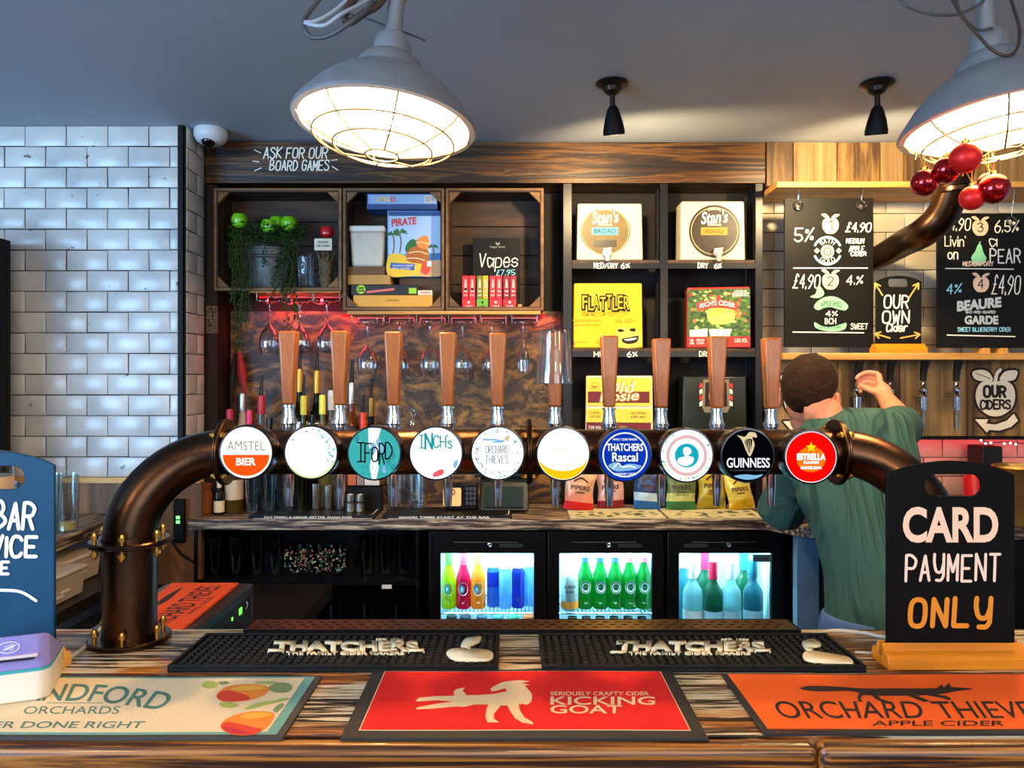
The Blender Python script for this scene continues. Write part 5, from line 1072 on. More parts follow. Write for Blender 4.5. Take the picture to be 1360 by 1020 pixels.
c = V((sX(406, 2.95), 2.95, z0)); t = thing('beer_mug', 'faceted clear beer glass beside the bucket in the left crate', 'glass', c)
B(gclear).lathe([(.024, 0), (.027, .005), (.031, .13), (.029, .13), (.024, .012), (.001, .012)], c, 10, cap=False).build('glass', t)
b = B(gclear)
for k in range(10): a = 2 * math.pi * k / 10; b.tube([c + V((.0265 * math.cos(a), .0265 * math.sin(a), .008)), c + V((.031 * math.cos(a), .031 * math.sin(a), .12))], .0025, 5)
b.build('facet', t)
c = V((sX(433, 2.945), 2.945, z0)); t = thing('carved_tap_handle', 'gnarled carved beer tap handle with a red apple and name plate in the left crate', 'tap handle', c)
gn = pm('carved_wood', '5a4a30', .6, var=.5, scale=60, bump=.6, bscale=120)
b = B(gn).lathe([(.022, 0), (.020, .01), (.028, .03), (.024, .045), (.030, .06), (.026, .075), (.031, .095), (.024, .112), (.018, .125), (.014, .15), (.008, .16)], c, 18)
for k in range(9): a = k * .7; b.tube([c + V((.02 * math.cos(a), .02 * math.sin(a), .09)), c + V((.03 * math.cos(a + .4), .03 * math.sin(a + .4), .125)), c + V((.036 * math.cos(a + .2), .036 * math.sin(a + .2), .142))], [.005, .004, .001], 6)
b.build('carved_body', t)
P = flatP(c + V((-.003, -.034, .165))); B(pm('plate_cream', 'dcd0b4', .5)).plate(P, rrect(-.034, -.023, .034, .023, .005), [], .008).build('name_plate', t, bev=.001)
b = B(ink); P = flatP(c + V((-.003, -.0348, .165))); b.type(P, 'ANGRY', -.022, .004, .022, .013, .01).type(P, 'ORCHARD', -.026, -.010, .026, -.001, .01); b.build('lettering', t)
B(pm('red_apple', 'c01820', .2, coat=.5)).lathe([(.001, -.018), (.012, -.022), (.024, -.012), (.027, .004), (.021, .019), (.008, .021), (.001, .016)], c + V((.004, -.005, .218)), 20, cap=False).build('apple_finial', t)
# middle crate: boxes of games
z0 = c2[2] + .0005
def carton(q0, q1, y0, y1, d, dep, m, lab, name='carton', cat='box', group=None, rot=0, bev=.0015, zfix=None):
    X0, X1, Z1, Z0 = sX(q0, d), sX(q1, d), sZ(y0, d), zfix if zfix is not None else sZ(y1, d)
    t = thing(name, lab, cat, V(((X0 + X1) / 2, d, Z0)), group); B(m).box((X0, d, Z0), (X1, d + dep, Z1)).build('box', t, bev=bev); t['_d'] = d; return t
kraft = pm('kraft_card', 'b88a44', .6, var=.1, scale=12); kbrown = pm('brown_card', '6a4a2c', .7)
a = carton(469, 574, 392, 405, 2.925, .058, pm('ochre_box', 'd09a34', .5), 'flat ochre wooden box at the bottom of the game crate', 'game_box', zfix=z0); b = B(ink).type(pf(2.924), 'GAMES', 512, 400, 530, 398); b.build('print', a); za = a.location.z + sZ(392, 2.925) - z0
zb_ = sZ(392, 2.925) + .0006
a = carton(466, 556, 378, 392, 2.93, .052, pm('black_card', '141414', .5), 'flat black game box with round green sticker and pink strip', 'game_box', zfix=zb_)
b = B(pm('sticker_green', '9cc828', .5)); P = pf(2.9292); b.disc(P, 479.5, 384.3, 6).poly(P, [(543, 382.5), (553, 382.5), (553, 390), (543, 390)]); b.use(pm('strip_pink', 'd8685c', .5)).poly(P, [(487, 386.5), (524, 382.5), (524, 385.5), (487, 389.5)]); b.build('sticker', a)
b = B(ink); P = pf(2.9288); b.text(P, 'NAME', 476, 383.5, 483, 381.5, .5).text(P, 'BRAND', 475.5, 387, 484, 385, .5); b.build('lettering', a)
zc_ = sZ(378, 2.93) + .0006
a = carton(555, 574, 385.5, 391.5, 2.927, .05, pm('small_white_box', 'e0d4c0', .5), 'small white box with red print at the end of the black game box', 'game_box', zfix=zb_); b = B(pm('label_red_ring', 'c83820', .6)).type(pf(2.9262), 'WARNING', 558, 390, 572, 387); b.build('print', a)
a = carton(460, 518, 365, 377.5, 2.93, .11, kraft, 'flat kraft box lying on the black game box', 'game_box', zfix=zc_)
zd_ = sZ(365, 2.93) + .0006
a = carton(462, 511, 354, 364.5, 2.935, .10, kbrown, 'thin brown box under the white plastic tub', 'game_box', zfix=zd_)
ze_ = sZ(354, 2.935) + .0006
c = V((sX(490.5, 2.985), 2.985, ze_)); t = thing('plastic_tub', 'translucent white lidded tub on the stack of boxes', 'tub', c)
P = lambda w, dd, z: [c + V((-w, -dd, z)), c + V((w, -dd, z)), c + V((w, dd, z)), c + V((-w, dd, z))]
h = sZ(308, 2.94) - ze_
B(pm('tub_plastic', 'ddd6c2', .35, trans=.25, var=.08, scale=30)).hexa(P(.060, .045, 0) + P(.068, .052, h)).build('body', t, bev=.008); B(pm('tub_lid_white', 'e6e0d0', .35)).hexa(P(.0705, .055, h) + P(.0695, .054, h + .024)).build('lid', t, bev=.006)
a = carton(530, 588, 369.5, 391, 2.985, .07, kbrown, 'brown carton under the upright game box', 'game_box', zfix=z0)
zf_ = sZ(369.5, 2.985) + .0006
t = carton(514.5, 584, 280, 368, 2.945, .085, pm('game_blue', '6ea4d0', .4), 'upright game box with a beach picture of palms and a barrel', 'game_box', zfix=zf_)
P = pf(2.9444); b = B(pm('print_sky', 'a8c8e8', .5)).poly(P, [(516, 287), (585, 287), (585, 366), (516, 366)])
P = pf(2.944); b.use(pm('print_sea', '2878b8', .5)).poly(P, [(516, 338), (585, 336), (585, 352), (516, 352)]); P = pf(2.9436)
b.use(pm('print_sand', 'e8c030', .5)).blob(P, [(516, 340), (530, 337), (548, 343), (560, 346), (585, 348), (585, 366), (550, 366.5), (516, 366)]); b.use(pm('print_sand2', 'dca070', .5)).blob(P, [(562, 352), (575, 347), (585, 346), (585, 365), (558, 366)])
P = pf(2.9432); pgn = pm('print_palm', '2e6a34', .5); tr = pm('print_trunk', '7a5a24', .5)
for x, y, s in ((522, 312, 1), (531, 309, 1.1), (575, 328, .7)):
    b.use(tr).stroke(P, [(x, y), (x + 1.5 * s, y + 12 * s), (x, y + 24 * s)], 1.5, 3); b.use(pgn)
    for k in range(7): a_ = math.pi * (1 + k / 6); b.blob(P, [(x, y), (x + 5 * s * math.cos(a_), y + 4 * s * math.sin(a_) - 1.5), (x + 10 * s * math.cos(a_), y + 6 * s * math.sin(a_) + 2), (x + 5 * s * math.cos(a_), y + 3 * s * math.sin(a_) + .8)])
b.use(pgn).blob(P, [(538, 330), (546, 318), (556, 322), (560, 335), (545, 340)])
br = pm('print_barrel', 'b06020', .5); b.use(br).blob(P, [(545, 330), (556, 327), (568, 332), (570, 343), (564, 350), (545, 348), (539, 342)]); b.use(pm('print_barrel_light', 'e08838', .5)).blob(P, [(556, 316), (566, 313), (570, 320), (567, 331), (556, 328), (553, 322)])
P = pf(2.9429); b.use(pm('print_hoop', 'f0d8a0', .5)).stroke(P, [(543, 336), (556, 334), (569, 338)], 1.2, 3).stroke(P, [(540, 343), (554, 343), (567, 347)], 1.2, 3).stroke(P, [(553, 322), (562, 322), (570, 324)], 1, 3)
b.use(pm('print_title_red', 'd83028', .5)).type(P, 'PIRATE', 520, 301, 553, 291, .03, lambda u, v, x, y: (x, y - 3 * u)); b.use(pm('print_banner', '2458a8', .5)).poly(P, [(519, 349), (551, 350.5), (550, 359), (518, 356)]); b.use(pm('print_wave', 'd84830', .5)).blob(P, [(560, 352), (566, 346), (572, 354), (568, 364), (560, 362)])
P = pf(2.9425); b.use(white).type(P, 'THE GAME OF SURPRISES', 521, 354, 549, 351.5, .01).type(P, 'FOR ALL THE FAMILY', 521, 357.5, 546, 355, .01).poly(P, [(567, 347), (573, 347), (573, 354), (567, 354)])
b.use(pm('game_band', '24508c', .5)).poly(P, [(516, 281), (585, 281), (585, 286.5), (516, 286.5)]); b.build('printed_picture', t)
t = carton(487, 581, 257, 279.4, 2.92, .10, pm('game_navy', '2a4a80', .4), 'blue long game box lying across the top of the upright one', 'game_box', zfix=sZ(280, 2.945) + .0006)
P = pf(2.9193); b = B(pm('print_pale_blue', '8cb0d8', .5)).poly(P, [(489, 258.5), (580, 258.5), (580, 271), (489, 271)]); P = pf(2.919); b.use(white).poly(P, [(564, 259.5), (579, 259.5), (579, 269), (564, 269)]); b.use(pm('print_yellow', 'e8c850', .5)).type(P, 'DOMINO', 499, 268, 518, 261, .02); b.use(pm('print_title_red', 'd83028', .5)).type(P, 'ES', 519, 268, 526, 261, .02)
P = pf(2.9186); b.use(ink); [b.stroke(P, [(565.5 + 1.5 * k, 260.5), (565.5 + 1.5 * k, 268)], .6) for k in range(9)]; b.build('print', t)
# right crate: small black board and display packs
z0 = c3[2] + .0005
t = thing('menu_board', 'small black price board standing in the right crate', 'board', V((sX(660, 3.0), 3.0, z0)))
B(slate).box((sX(628, 3.0), 3.0, z0), (sX(691, 3.0), 3.006, sZ(316, 3.0))).build('board', t, bev=.001)
P = pf(2.9993); b = B(chalkw).text(P, 'Vapes', 636, 354.5, 687, 337, 1.4, .2, .08, 4, 1.4); b.use(pm('print_grey', '9a9488', .6)).type(P, 'Finger Dock', 651, 330, 671, 326.5, .01).poly(P, [(659, 321.5), (661, 323.5), (663, 321.5), (664, 323.5), (661, 326), (658, 323.5)]); b.use(chalkb).text(P, '£7.95', 659, 365.3, 684, 358.5, 1.0, .15); b.build('lettering', t)
vc = [('c81c24', 'red'), ('d02830', 'red'), ('7a7a1c', 'olive'), ('c0a81c', 'yellow'), ('c82838', 'red'), ('c02434', 'red'), ('8a1828', 'dark red'), ('981c2c', 'dark red')]
vb = [('d81c20', 'red'), ('68a830', 'green'), ('d02028', 'red'), ('a81c28', 'dark red')]; bx = [(613.5, 631.5), (633, 648.5), (650, 667), (668, 686)]
for k, ((q0, q1), (cc, nm_)) in enumerate(zip(bx, vb)):
    t = carton(q0, q1, 397, 410, 2.94, .04, pm('pack_' + cc, cc, .45), 'square %s pack in the right crate, %s of the bottom row' % (nm_, ORD[k]), 'display_pack', 'pack', 'square packs in the right crate', zfix=z0)
    b = B(white if k != 1 else ink).type(pf(2.9393), 'VAPE', q0 + 4, 407.5, q1 - 4, 405.5, .01); b.disc(pf(2.9393), (q0 + q1) / 2, 401.5, 1.6); b.build('print', t)
zz = sZ(397, 2.94) + .0006
for k, (cc, nm_) in enumerate(vc):
    q0, q1 = bx[k // 2]; w = (q1 - q0) / 2; q0 = q0 + w * (k % 2) + .3
    t = carton(q0, q0 + w - .5, 366, 396, 2.945, .025, pm('pack_' + cc, cc, .45), 'slim %s upright pack, %s in the right crate' % (nm_, ORD[k]), 'display_pack', 'pack', 'slim packs in the right crate', zfix=zz)
    b = B(pm('pack_art', 'e8b8a8', .5)); P = pf(2.9443); m_ = q0 + w / 2; b.poly(P, [(m_ - 1, 371), (m_ + 1, 371), (m_ + 2.2, 388), (m_ - 2.2, 388)]); b.use(white).type(P, 'BAR', m_ - 2.5, 393, m_ + 2.5, 391, .01); b.use(ink if k in (0, 1) else pm('pack_' + cc, cc, .45)).disc(P, m_, 384, 2); b.build('print', t)
tag(B(ledge_w).box((sX(688, 2.93), 2.93, z0), (sX(693, 2.93), 2.96, sZ(404, 2.93))).build('wood_block'), 'small wood block right of the display packs', 'block')

# ---------------------------------------------------------------- black steel shelving with cider boxes
blk_st = pm('black_steel', '15161a', .35, .3)
t = thing('shelving_unit', 'black steel shelving with wooden shelves in the middle of the back bar', 'shelving', V((sX(882, 2.93), 3.0, BZ + .0065)))
for a, c in ((748, 759.5), (877, 887), (1003.5, 1013)):
    B(blk_st).box((sX(a, 2.93), 2.93, BZ + .0066), (sX(c, 2.93), 2.965, 2.316)).box((sX(a, 2.93), 3.01, BZ + .0066), (sX(c, 2.93), 3.04, 2.316)).box((sX(a, 2.93) + .012, 2.965, BZ + .2), (sX(a, 2.93) + .018, 3.01, 2.316)).build('post', t, bev=.001)
shz = []
for y in (345.5, 462.5, 598):
    z = sZ(y, 2.94)
    for a, c in ((759.6, 876.9), (887.1, 1003.4)):
        sh = B(darkw).box((sX(a, 2.93) + .0005, 2.935, z - .013), (sX(c, 2.93) - .0005, 3.045, z)).build('shelf', t, bev=.001)
        B(blk_st).box((sX(a, 2.93) + .0005, 2.931, z - .034), (sX(c, 2.93) - .0005, 2.938, z - .0135)).build('rail', sh)
    shz.append(z + .0005)
b = B(chalkw); P = pf(2.9303)
for s, a, c, y in (('MED/DRY', 789, 820, 356), ('6%', 825, 836, 356), ('DRY', 927, 940, 356), ('6%', 949, 958, 356), ('MED', 789, 812, 473.5), ('6%', 833, 846, 473.5), ('DRY', 929, 944, 473.5)): b.text(P, s, a, y, c, y - 6.5, 1.3, .3)
b.build('lettering', t)
wcard = pm('white_carton', 'd0c8a8', .5, var=.06, scale=12, bump=.15, bscale=10); pinktap = pm('pink_tap', 'd8b0a8', .35); wtap = pm('white_tap', 'e8dcd0', .35)
def spout(t, c, m=pinktap):
    b = B(m).lathe([(.017, 0), (.019, .006), (.017, .016), (.010, .020)], c, 16, axis='y'); b.tube([c + V((0, -.02, 0)), c + V((0, -.024, -.018)), c + V((0, -.022, -.034))], [.011, .010, .008], 10); b.tube([c + V((-.016, -.012, .012)), c + V((.018, -.014, .016))], .004, 6); b.build('spout', t)
def winebox(q0, q1, y0, y1, d, dep, shelf, rot, m, lab, name='cider_box'):
    w = (q1 - q0) / 2 * d / F; h = sZ(y0, d) - shz[shelf]; c = V((sX((q0 + q1) / 2, d), d, shz[shelf]))
    t = thing(name, lab, 'cider box', c, 'boxes of cider on the black shelving'); b = B(m).hexa([c + V(q) for q in ((-w, 0, 0), (w, 0, 0), (w, dep, 0), (-w, dep, 0), (-w * .97, .002, h), (w * .97, .002, h), (w * .97, dep, h), (-w * .97, dep, h))]); b.build('carton', t, bev=.006, seg=3)
    return t, c, w, h
DB = 2.942
gl1 = pm('label_gold', '6a5626', .5, 0, var=.2, scale=20); dkl = pm('label_dark', '2a2013', .4, 0, var=.3, scale=20)
for q0, q1, y0, gm, bandc, band, lab, tx in ((766, 854, 270, gl1, pm('band_aqua', '48c4cc', .5), 'BROAD', 'white cider carton with a gold round label and aqua band, upper left of the shelving', 804), (904, 990, 267, dkl, pm('band_orange', 'e08a1c', .5), 'CHEDDAR VALLEY', 'white cider carton with a dark round label and orange band, upper right of the shelving', 949)):
    t, c, w, h = winebox(q0, q1, y0, 344, DB, .10, 0, 0, wcard, lab); P = pf(DB - .0022); cx = tx; cy = 307
    b = B(gm).disc(P, cx, cy, 34 if q0 > 800 else 33, 35 if q0 > 800 else 31, 40); P = pf(DB - .0028); b.use(pm('label_line', 'c8b078', .5)).ring(P, cx, cy, 31, .8, 40, 0, 360, 31)
    P = pf(DB - .0032); b.use(chalkw).type(P, "Stan's", cx - 18, 298, cx + 17, 281, .02, lambda u, v, x, y: (x + v * 2, y - 2.5 * u)).type(P, 'ORIGINAL', cx - 9, 279, cx + 9, 275, .01, lambda u, v, x, y: (x, y + 6 * (u - .5) ** 2)).type(P, 'FARMHOUSE', cx - 9, 300, cx + 9, 297.5, .01)
    b.use(bandc).poly(P, [(cx - 18, 302), (cx + 17, 302), (cx + 17, 312), (cx - 18, 312)]); P = pf(DB - .0036); b.use(ink).type(P, band, cx - 15, 310, cx + 14, 304, .01)
    b.use(dkl).poly(P, [(cx - 16, 319), (cx + 15, 319), (cx + 15, 328), (cx - 16, 328)]); b.build('round_label', t)
    spout(t, at(cx + (2 if q0 < 800 else 4), 336, DB - .001), wtap if q0 < 800 else pinktap)
yel = pm('yellow_carton', 'e8c008', .5); t, c, w, h = winebox(761, 854, 376, 462, DB, .095, 1, 0, yel, 'bright yellow cider carton with a cartoon lemon grin, middle left of the shelving')
P = pf(DB - .0018); b = B(pm('print_gold_shadow', 'c89a00', .6))
b.use(ink)
for k, (ch, x, y) in enumerate(zip('FLATTLER', (773, 781, 788, 797, 805, 813, 820, 828), (0, 2, 0, 2, -1, 2, 0, 1))): b.type(P, ch, x - .8, 412.5 + y, x + 9.4, 390.5 + y, .12)
b.use(pm('print_gold_shadow', 'c89a00', .6)).type(P, 'SEMI-MEDIUM PEAR CIDER', 773, 420, 834, 414, .02).type(P, '6% ABV', 817, 429, 844, 422, .03).text(P, 'NOW REFRESHED AGAIN', 761, 427, 798, 424, .6, .2).text(P, 'WHATS THE STORY', 764, 433, 798, 430, .6, .2)
P = pf(DB - .0022); b.use(yel); 
for k, (ch, x, y) in enumerate(zip('FLATTLER', (773, 781, 788, 797, 805, 813, 820, 828), (0, 2, 0, 2, -1, 2, 0, 1))): b.type(P, ch, x + .6, 410 + y, x + 7.4, 392.6 + y, .0)
b.use(pm('print_lemon', 'f4dc4c', .6)).blob(P, [(818, 440), (824, 434), (840, 436), (851, 442), (850, 460), (820, 460)]); P = pf(DB - .0026); b.use(ink).blob(P, [(820, 438), (826, 437), (829, 440), (823, 441)]).blob(P, [(836, 437), (843, 436), (844, 440), (838, 440)]).blob(P, [(826, 450), (836, 448), (848, 446), (846, 454), (836, 457), (828, 455)]); P = pf(DB - .003); b.use(white).blob(P, [(829, 451), (838, 449.5), (846, 448.5), (843, 451), (834, 452.5)])
b.use(ink).type(P, '5L', 761, 458, 764, 453, .01).type(P, 'MADE IN SOMERSET', 766, 455, 780, 453.5, .0); b.build('print', t)
b = B(pm('yellow_shade_card', 'd8b400', .5)).box(at(792, 455, DB) + V((0, -.004, 0)), at(817, 433, DB) + V((0, -.001, 0))); b.build('tap_flap', t); spout(t, at(803, 452, DB - .004), wtap)
t, c, w, h = winebox(912, 996, 381, 462, DB, .09, 1, 0, pm('orchard_print_red', 'a02018', .5), 'cider carton printed with an apple orchard under a red banner, middle right of the shelving')
P = pf(DB - .0018); b = B(pm('print_orchard', '3a5a24', .6, var=.5, scale=60)).poly(P, [(914, 384), (995, 384), (995, 448), (914, 448)]); rnd = random.Random(6); P = pf(DB - .0022)
for k in range(150):
    x, y = rnd.uniform(916, 992), rnd.uniform(385, 445); r = rnd.uniform(1.5, 3.6); b.use(rnd.choice([pm('print_leaf_mid', '5c8a34', .6), pm('print_leaf_pale', 'a0b868', .6), pm('print_leaf_deep', '22381a', .6), pm('print_leaf_olive', '7a8030', .6)])).blob(P, [(x, y), (x + r, y - r * .7), (x + 2 * r, y), (x + r, y + r * .7)], 3)
P = pf(DB - .0026)
for k in range(22): b.use(rnd.choice([pm('print_fruit', 'c83424', .6), pm('print_fruit_orange', 'd87034', .6)])).disc(P, rnd.uniform(917, 992), rnd.uniform(386, 432), rnd.uniform(1.5, 3.4), n=10)
b.use(pm('print_field', 'b8c058', .6)).blob(P, [(940, 412), (956, 408), (974, 413), (972, 428), (945, 430)]); b.use(pm('print_sun', 'f0d030', .6)).disc(P, 954, 413, 4.5, n=14)
b.use(pm('print_title_red', 'd83028', .5)); w2 = lambda u, v, x, y: (x, y + 16 * (u - .5) ** 2 - 2)
b.poly(P, [(926 + 4 * k, 398 + 16 * (k / 13 - .5) ** 2) for k in range(14)] + [(978 - 4 * k, 409 + 16 * ((13 - k) / 13 - .5) ** 2) for k in range(14)])
P = pf(DB - .003); b.use(white).type(P, "RICH'S CIDER", 930, 407.5, 976, 401, .02, w2).type(P, 'SOMERSET', 972, 394, 994, 389, .02).type(P, 'A TASTE OF', 974, 388.5, 991, 386, .02); b.use(pm('print_label_white', 'e8e0cc', .6)).poly(P, [(917, 438), (940, 436), (940, 447), (917, 448)]).poly(P, [(942, 437), (972, 437), (968, 448), (944, 448)])
b.use(pm('orchard_print_red', 'a02018', .5)).poly(P, [(914, 447), (995, 447), (995, 461), (914, 461)]); P = pf(DB - .0034); b.use(white).type(P, '20L', 917, 457, 923, 450, .01).type(P, 'MEDIUM', 926, 453, 936, 450, .01).type(P, 'CIDER', 926, 457, 936, 454, .01).type(P, '5.0% VOL', 975, 455, 992, 450, .01); b.build('print', t); spout(t, at(957, 446, DB - .004), wtap); t.rotation_euler.z = -.14
t, c, w, h = winebox(777, 867, 499, 597, DB, .09, 2, 0, pm('cream_carton', 'e4d8a8', .5), 'cream, yellow and maroon cider carton behind the seventh tap handle')
P = pf(DB - .0018); b = B(pm('print_mustard', 'e8c840', .6)).plate(P, rrect(779, 502, 864, 539, 3), [], .0004).poly(P, [(779, 543), (864, 543), (864, 575), (779, 575)]); P = pf(DB - .0022); mar = pm('print_maroon', '6a1820', .6); b.use(mar).poly(P, [(781, 520), (862, 520), (862, 535), (781, 535)]).poly(P, [(779, 561), (864, 561), (864, 578), (779, 578)])
P = pf(DB - .0026); b.use(pm('print_old_gold', 'd89a20', .6)).type(P, 'Old', 800, 525, 840, 508, .04, lambda u, v, x, y: (x + 3 * v, y - 3 * u)).type(P, 'Rosie', 796, 535, 848, 520, .04, lambda u, v, x, y: (x + 3 * v, y - 3 * u)); b.ring(P, 790, 514, 6, .8); P = pf(DB - .003); b.use(pm('print_label_white', 'e8e0cc', .6)).type(P, 'Old', 801, 524, 840, 509, .0, lambda u, v, x, y: (x + 3 * v, y - 3 * u)).type(P, 'Rosie', 797.5, 534, 847, 521, .0, lambda u, v, x, y: (x + 3 * v, y - 3 * u))
b.use(ink).type(P, 'DEEP', 786.5, 516, 793.5, 512.5).type(P, '7% STRONG', 783, 550, 797, 547).type(P, 'CLOUDY CIDER', 783, 555, 797, 552).type(P, 'EASY OPENING', 838, 550, 858, 547).type(P, '6.8% ABV', 838, 555, 858, 552); b.use(white).type(P, '7.3% VOL', 782, 570, 799, 566, .02); b.build('print', t); t.rotation_euler.z = -.16
t, c, w, h = winebox(906, 993, 500, 597, DB, .09, 2, 0, pm('bottle_green_box', '161c12', .3), 'dark green carton with a striped emblem behind the ninth tap handle')
P = pf(DB - .0018); b = B(pm('print_emblem', '7a7058', .5)).plate(P, [(934, 504), (968, 504), (970, 540), (966, 548), (936, 548), (932, 540)], [], .0004); P = pf(DB - .0022); b.use(ink).poly(P, [(937, 508), (965, 508), (966, 540), (936, 540)]); P = pf(DB - .0026); b.use(pm('print_tan', 'b89860', .5)).blob(P, [(942, 520), (951, 508), (960, 520), (958, 534), (944, 534)])
for s in (-1, 1):
    for k in range(4): b.use(white if k % 2 else pm('print_title_red', 'd83028', .5)).poly(P, [(951 + s * 18, 508 + 8 * k), (951 + s * 22, 510 + 8 * k), (951 + s * 22, 516 + 8 * k), (951 + s * 18, 514 + 8 * k)])
b.build('emblem', t)
for o in list(bpy.data.objects):
    if '_d' in o.keys(): del o['_d']
# ---------------------------------------------------------------- right side: boards on the tiled wall, tap panel, pipe
LZ = 1.650
sh = B(ledge_w).box((.992, 2.76, 1.6245), (2.4, 3.043, LZ)).build('shelf_ledge', bev=.003); tag(sh, 'pine ledge above the small wall taps carrying the little orange-based sign', 'shelf')
b = B(plank_v); xs = [.99, 1.07, 1.17, 1.24, 1.335, 1.40, 1.475, 1.57, 1.63, 1.73, 1.82, 1.93, 2.05, 2.18, 2.3]; Y0 = 2.862
for k, (a, c) in enumerate(zip(xs, xs[1:])): b.use(PLK[(k * 3 + 1) % 8]).box((a + .0008, Y0 + .0015 * (k % 3), 1.337), (c - .0008, 2.885, 1.624))
tp = b.build('tap_backboard', bev=.0015); tag(tp, 'upright reclaimed boards behind the small wall taps with painted apple signs', 'panel')
B(black).box((.99, 2.855, 1.325), (2.3, 2.885, 1.3365)).build('bottom_rail', tp)
B(darkw).box((.99, 2.886, 1.30), (1.03, 3.044, 1.62)).box((2.2, 2.886, 1.30), (2.24, 3.044, 1.62)).build('bracket', tp)
Y1 = Y0 - .0016
def apple_sign(ox, oy, s, words):
    P = lambda x, y: at(ox + x * s, oy + y * s, Y1); P2 = lambda x, y: at(ox + x * s, oy + y * s, Y1 - .0005); P3 = lambda x, y: at(ox + x * s, oy + y * s, Y1 - .001)
    body = [(0, -17), (12, -19), (24, -12), (28, 3), (24, 19), (12, 29), (0, 32), (-12, 29), (-24, 18), (-28, 2), (-23, -13), (-12, -19)]
    l1 = [(-4, -19), (-9, -30), (-20, -34), (-32, -31), (-30, -22), (-20, -18)]; l2 = [(6, -20), (12, -30), (20, -33), (31, -32), (28, -21), (18, -18)]
    ar = [(-29, 36), (-10, 36), (-13, 42), (0, 43.5), (16, 38), (26, 28), (32, 38), (22, 47), (6, 52), (-9, 51), (-12, 55)]
    b = B(ink)
    for q in (body, l1, l2): b.blob(P, q); b.stroke(P, q + [q[0]], 6.5, 4)
    b.poly(P, ar); b.stroke(P, ar + [ar[0]], 6); b.stroke(P, [(0, -17), (2, -28), (7, -34)], 8, 4); b.build('sign_outline', tp)
    b = B(pm('sign_cream', 'e4dcc4', .7))
    for q in (body, l1, l2): b.blob(P2, q)
    b.poly(P2, ar); b.stroke(P2, [(0, -17), (2, -28), (7, -34)], 5, 4); b.build('sign_fill', tp)
    b = B(ink); b.text(P3, 'OUR', -16, 4, 14, -11, 4, .3).text(P3, 'CiDERS', -21, 21, 21, 9, 2.8, .3, 0, 3, 1.2); b.stroke(P3, [(-28, -29), (-16, -25), (-7, -21)], 1, 3); b.build('sign_lettering', tp)
apple_sign(1322, 523, .94, 1); apple_sign(1066, 527, .90, 1)
# four small taps on the panel
rub = pm('tap_handle_black', '141312', .35)
for k, q in enumerate((1139, 1182, 1226, 1270)):
    y = 2.80; c = V((sX(q, y), y, 1.40)); t = thing('cider_tap', ['small chrome tap in the bartender\'s hand', 'small wall tap right of the bartender\'s hand', 'small wall tap, third along the panel', 'small wall tap nearest the painted apple sign'][k], 'wall tap', c + V((0, .06, 0)), 'small taps on the board panel')
    z = lambda v: sZ(v, y)
    B(rub).tube([c + V((0, 0, z(506) - 1.40)), c + V((0, -.003, z(492) - 1.40)), c + V((.003, -.018, z(476) - 1.40)), c + V((.005, -.022, z(473) - 1.40))], [.011, .013, .017, .008], 12).build('handle', t)
    b = B(chrome).lathe([(.008, z(508)), (.012, z(511)), (.008, z(514)), (.015, z(517)), (.015, z(522)), (.010, z(525)), (.015, z(527)), (.014, z(541)), (.0135, z(545))], (c.x, y, 0), 16); b.tube([(c.x, y, z(524)), (c.x, 2.861, z(524))], .011, 12); b.build('body', t)
    B(steel).lathe([(.0125, z(546)), (.010, z(552)), (.0075, z(570))], (c.x, y, 0), 14).build('spout', t)
# hanging chalkboards
def apple_icon(b, P, x, y, s, n, m=chalkp):
    b.use(m).blob(P, [(x + a * s, y + q * s) for a, q in ((0, -9), (6, -10), (11, -5), (11, 4), (6, 11), (0, 12), (-6, 11), (-11, 4), (-11, -5), (-6, -10))])
    b.blob(P, [(x - 1 * s, y - 10 * s), (x - 7 * s, y - 16 * s), (x - 13 * s, y - 15 * s), (x - 8 * s, y - 11 * s)]).blob(P, [(x + 1 * s, y - 10 * s), (x + 6 * s, y - 15 * s), (x + 13 * s, y - 15 * s), (x + 8 * s, y - 11 * s)])
def board(q0, q1, y0, y1, d, lab, rings):
    X0, X1, Z0, Z1 = sX(q0, d), sX(q1, d), sZ(y1, d), sZ(y0, d)
    t = thing('hanging_chalkboard', lab, 'chalkboard', V(((X0 + X1) / 2, d, Z0)), 'large drinks chalkboards')
    hs = [[(x + .009 * math.cos(k * math.pi / 6), z + .009 * math.sin(k * math.pi / 6)) for k in range(12)] for x, z in ((sX(r, d), sZ(y0 + 10, d)) for r in rings)]
    B(slate).plate(lambda x, z: V((x, d, z)), [(X0, Z0), (X1, Z0), (X1, Z1), (X0, Z1)], hs, .010).build('board', t, bev=.001)
    for r in rings:
        x, z = sX(r, d), sZ(y0 + 10, d); b = B(chrome); b.tube([V((x + .017 * math.cos(a * math.pi / 12), d - .003 + .006 * math.sin(a * math.pi / 12), z + .017 * math.sin(a * math.pi / 12))) for a in range(25)], .0028, 8, cap=False)
        b.tube([(x, d - .002, z + .016), (x, d - .002, z + .030), (x, 2.83, 2.2675)], .0018, 6); b.build('ring', t)
    return t
DA = 2.845
t = board(1042, 1160, 263, 461, DA, 'large hanging chalkboard listing drinks one and two, left of the overhead pipe', (1060, 1144))
P = pf(DA - .0012); P2 = pf(DA - .0016); b = B(chalkw)
apple_icon(b, P, 1103, 299, .95, '1'); b.use(chalkw); b.text(P, '5%', 1055, 321, 1079, 303, 1.9, .2, .1).text(P, '£4.90', 1123, 308, 1156, 296, 1.7, .2, .15).text(P, 'MEDIUM', 1124, 323, 1147, 317, 1.4, .2, .12).text(P, 'APPLE', 1128, 334, 1147, 327, 1.4, .2, .12).text(P, 'CIDER', 1130, 339.5, 1150, 334.5, 1.4, .2, .1)
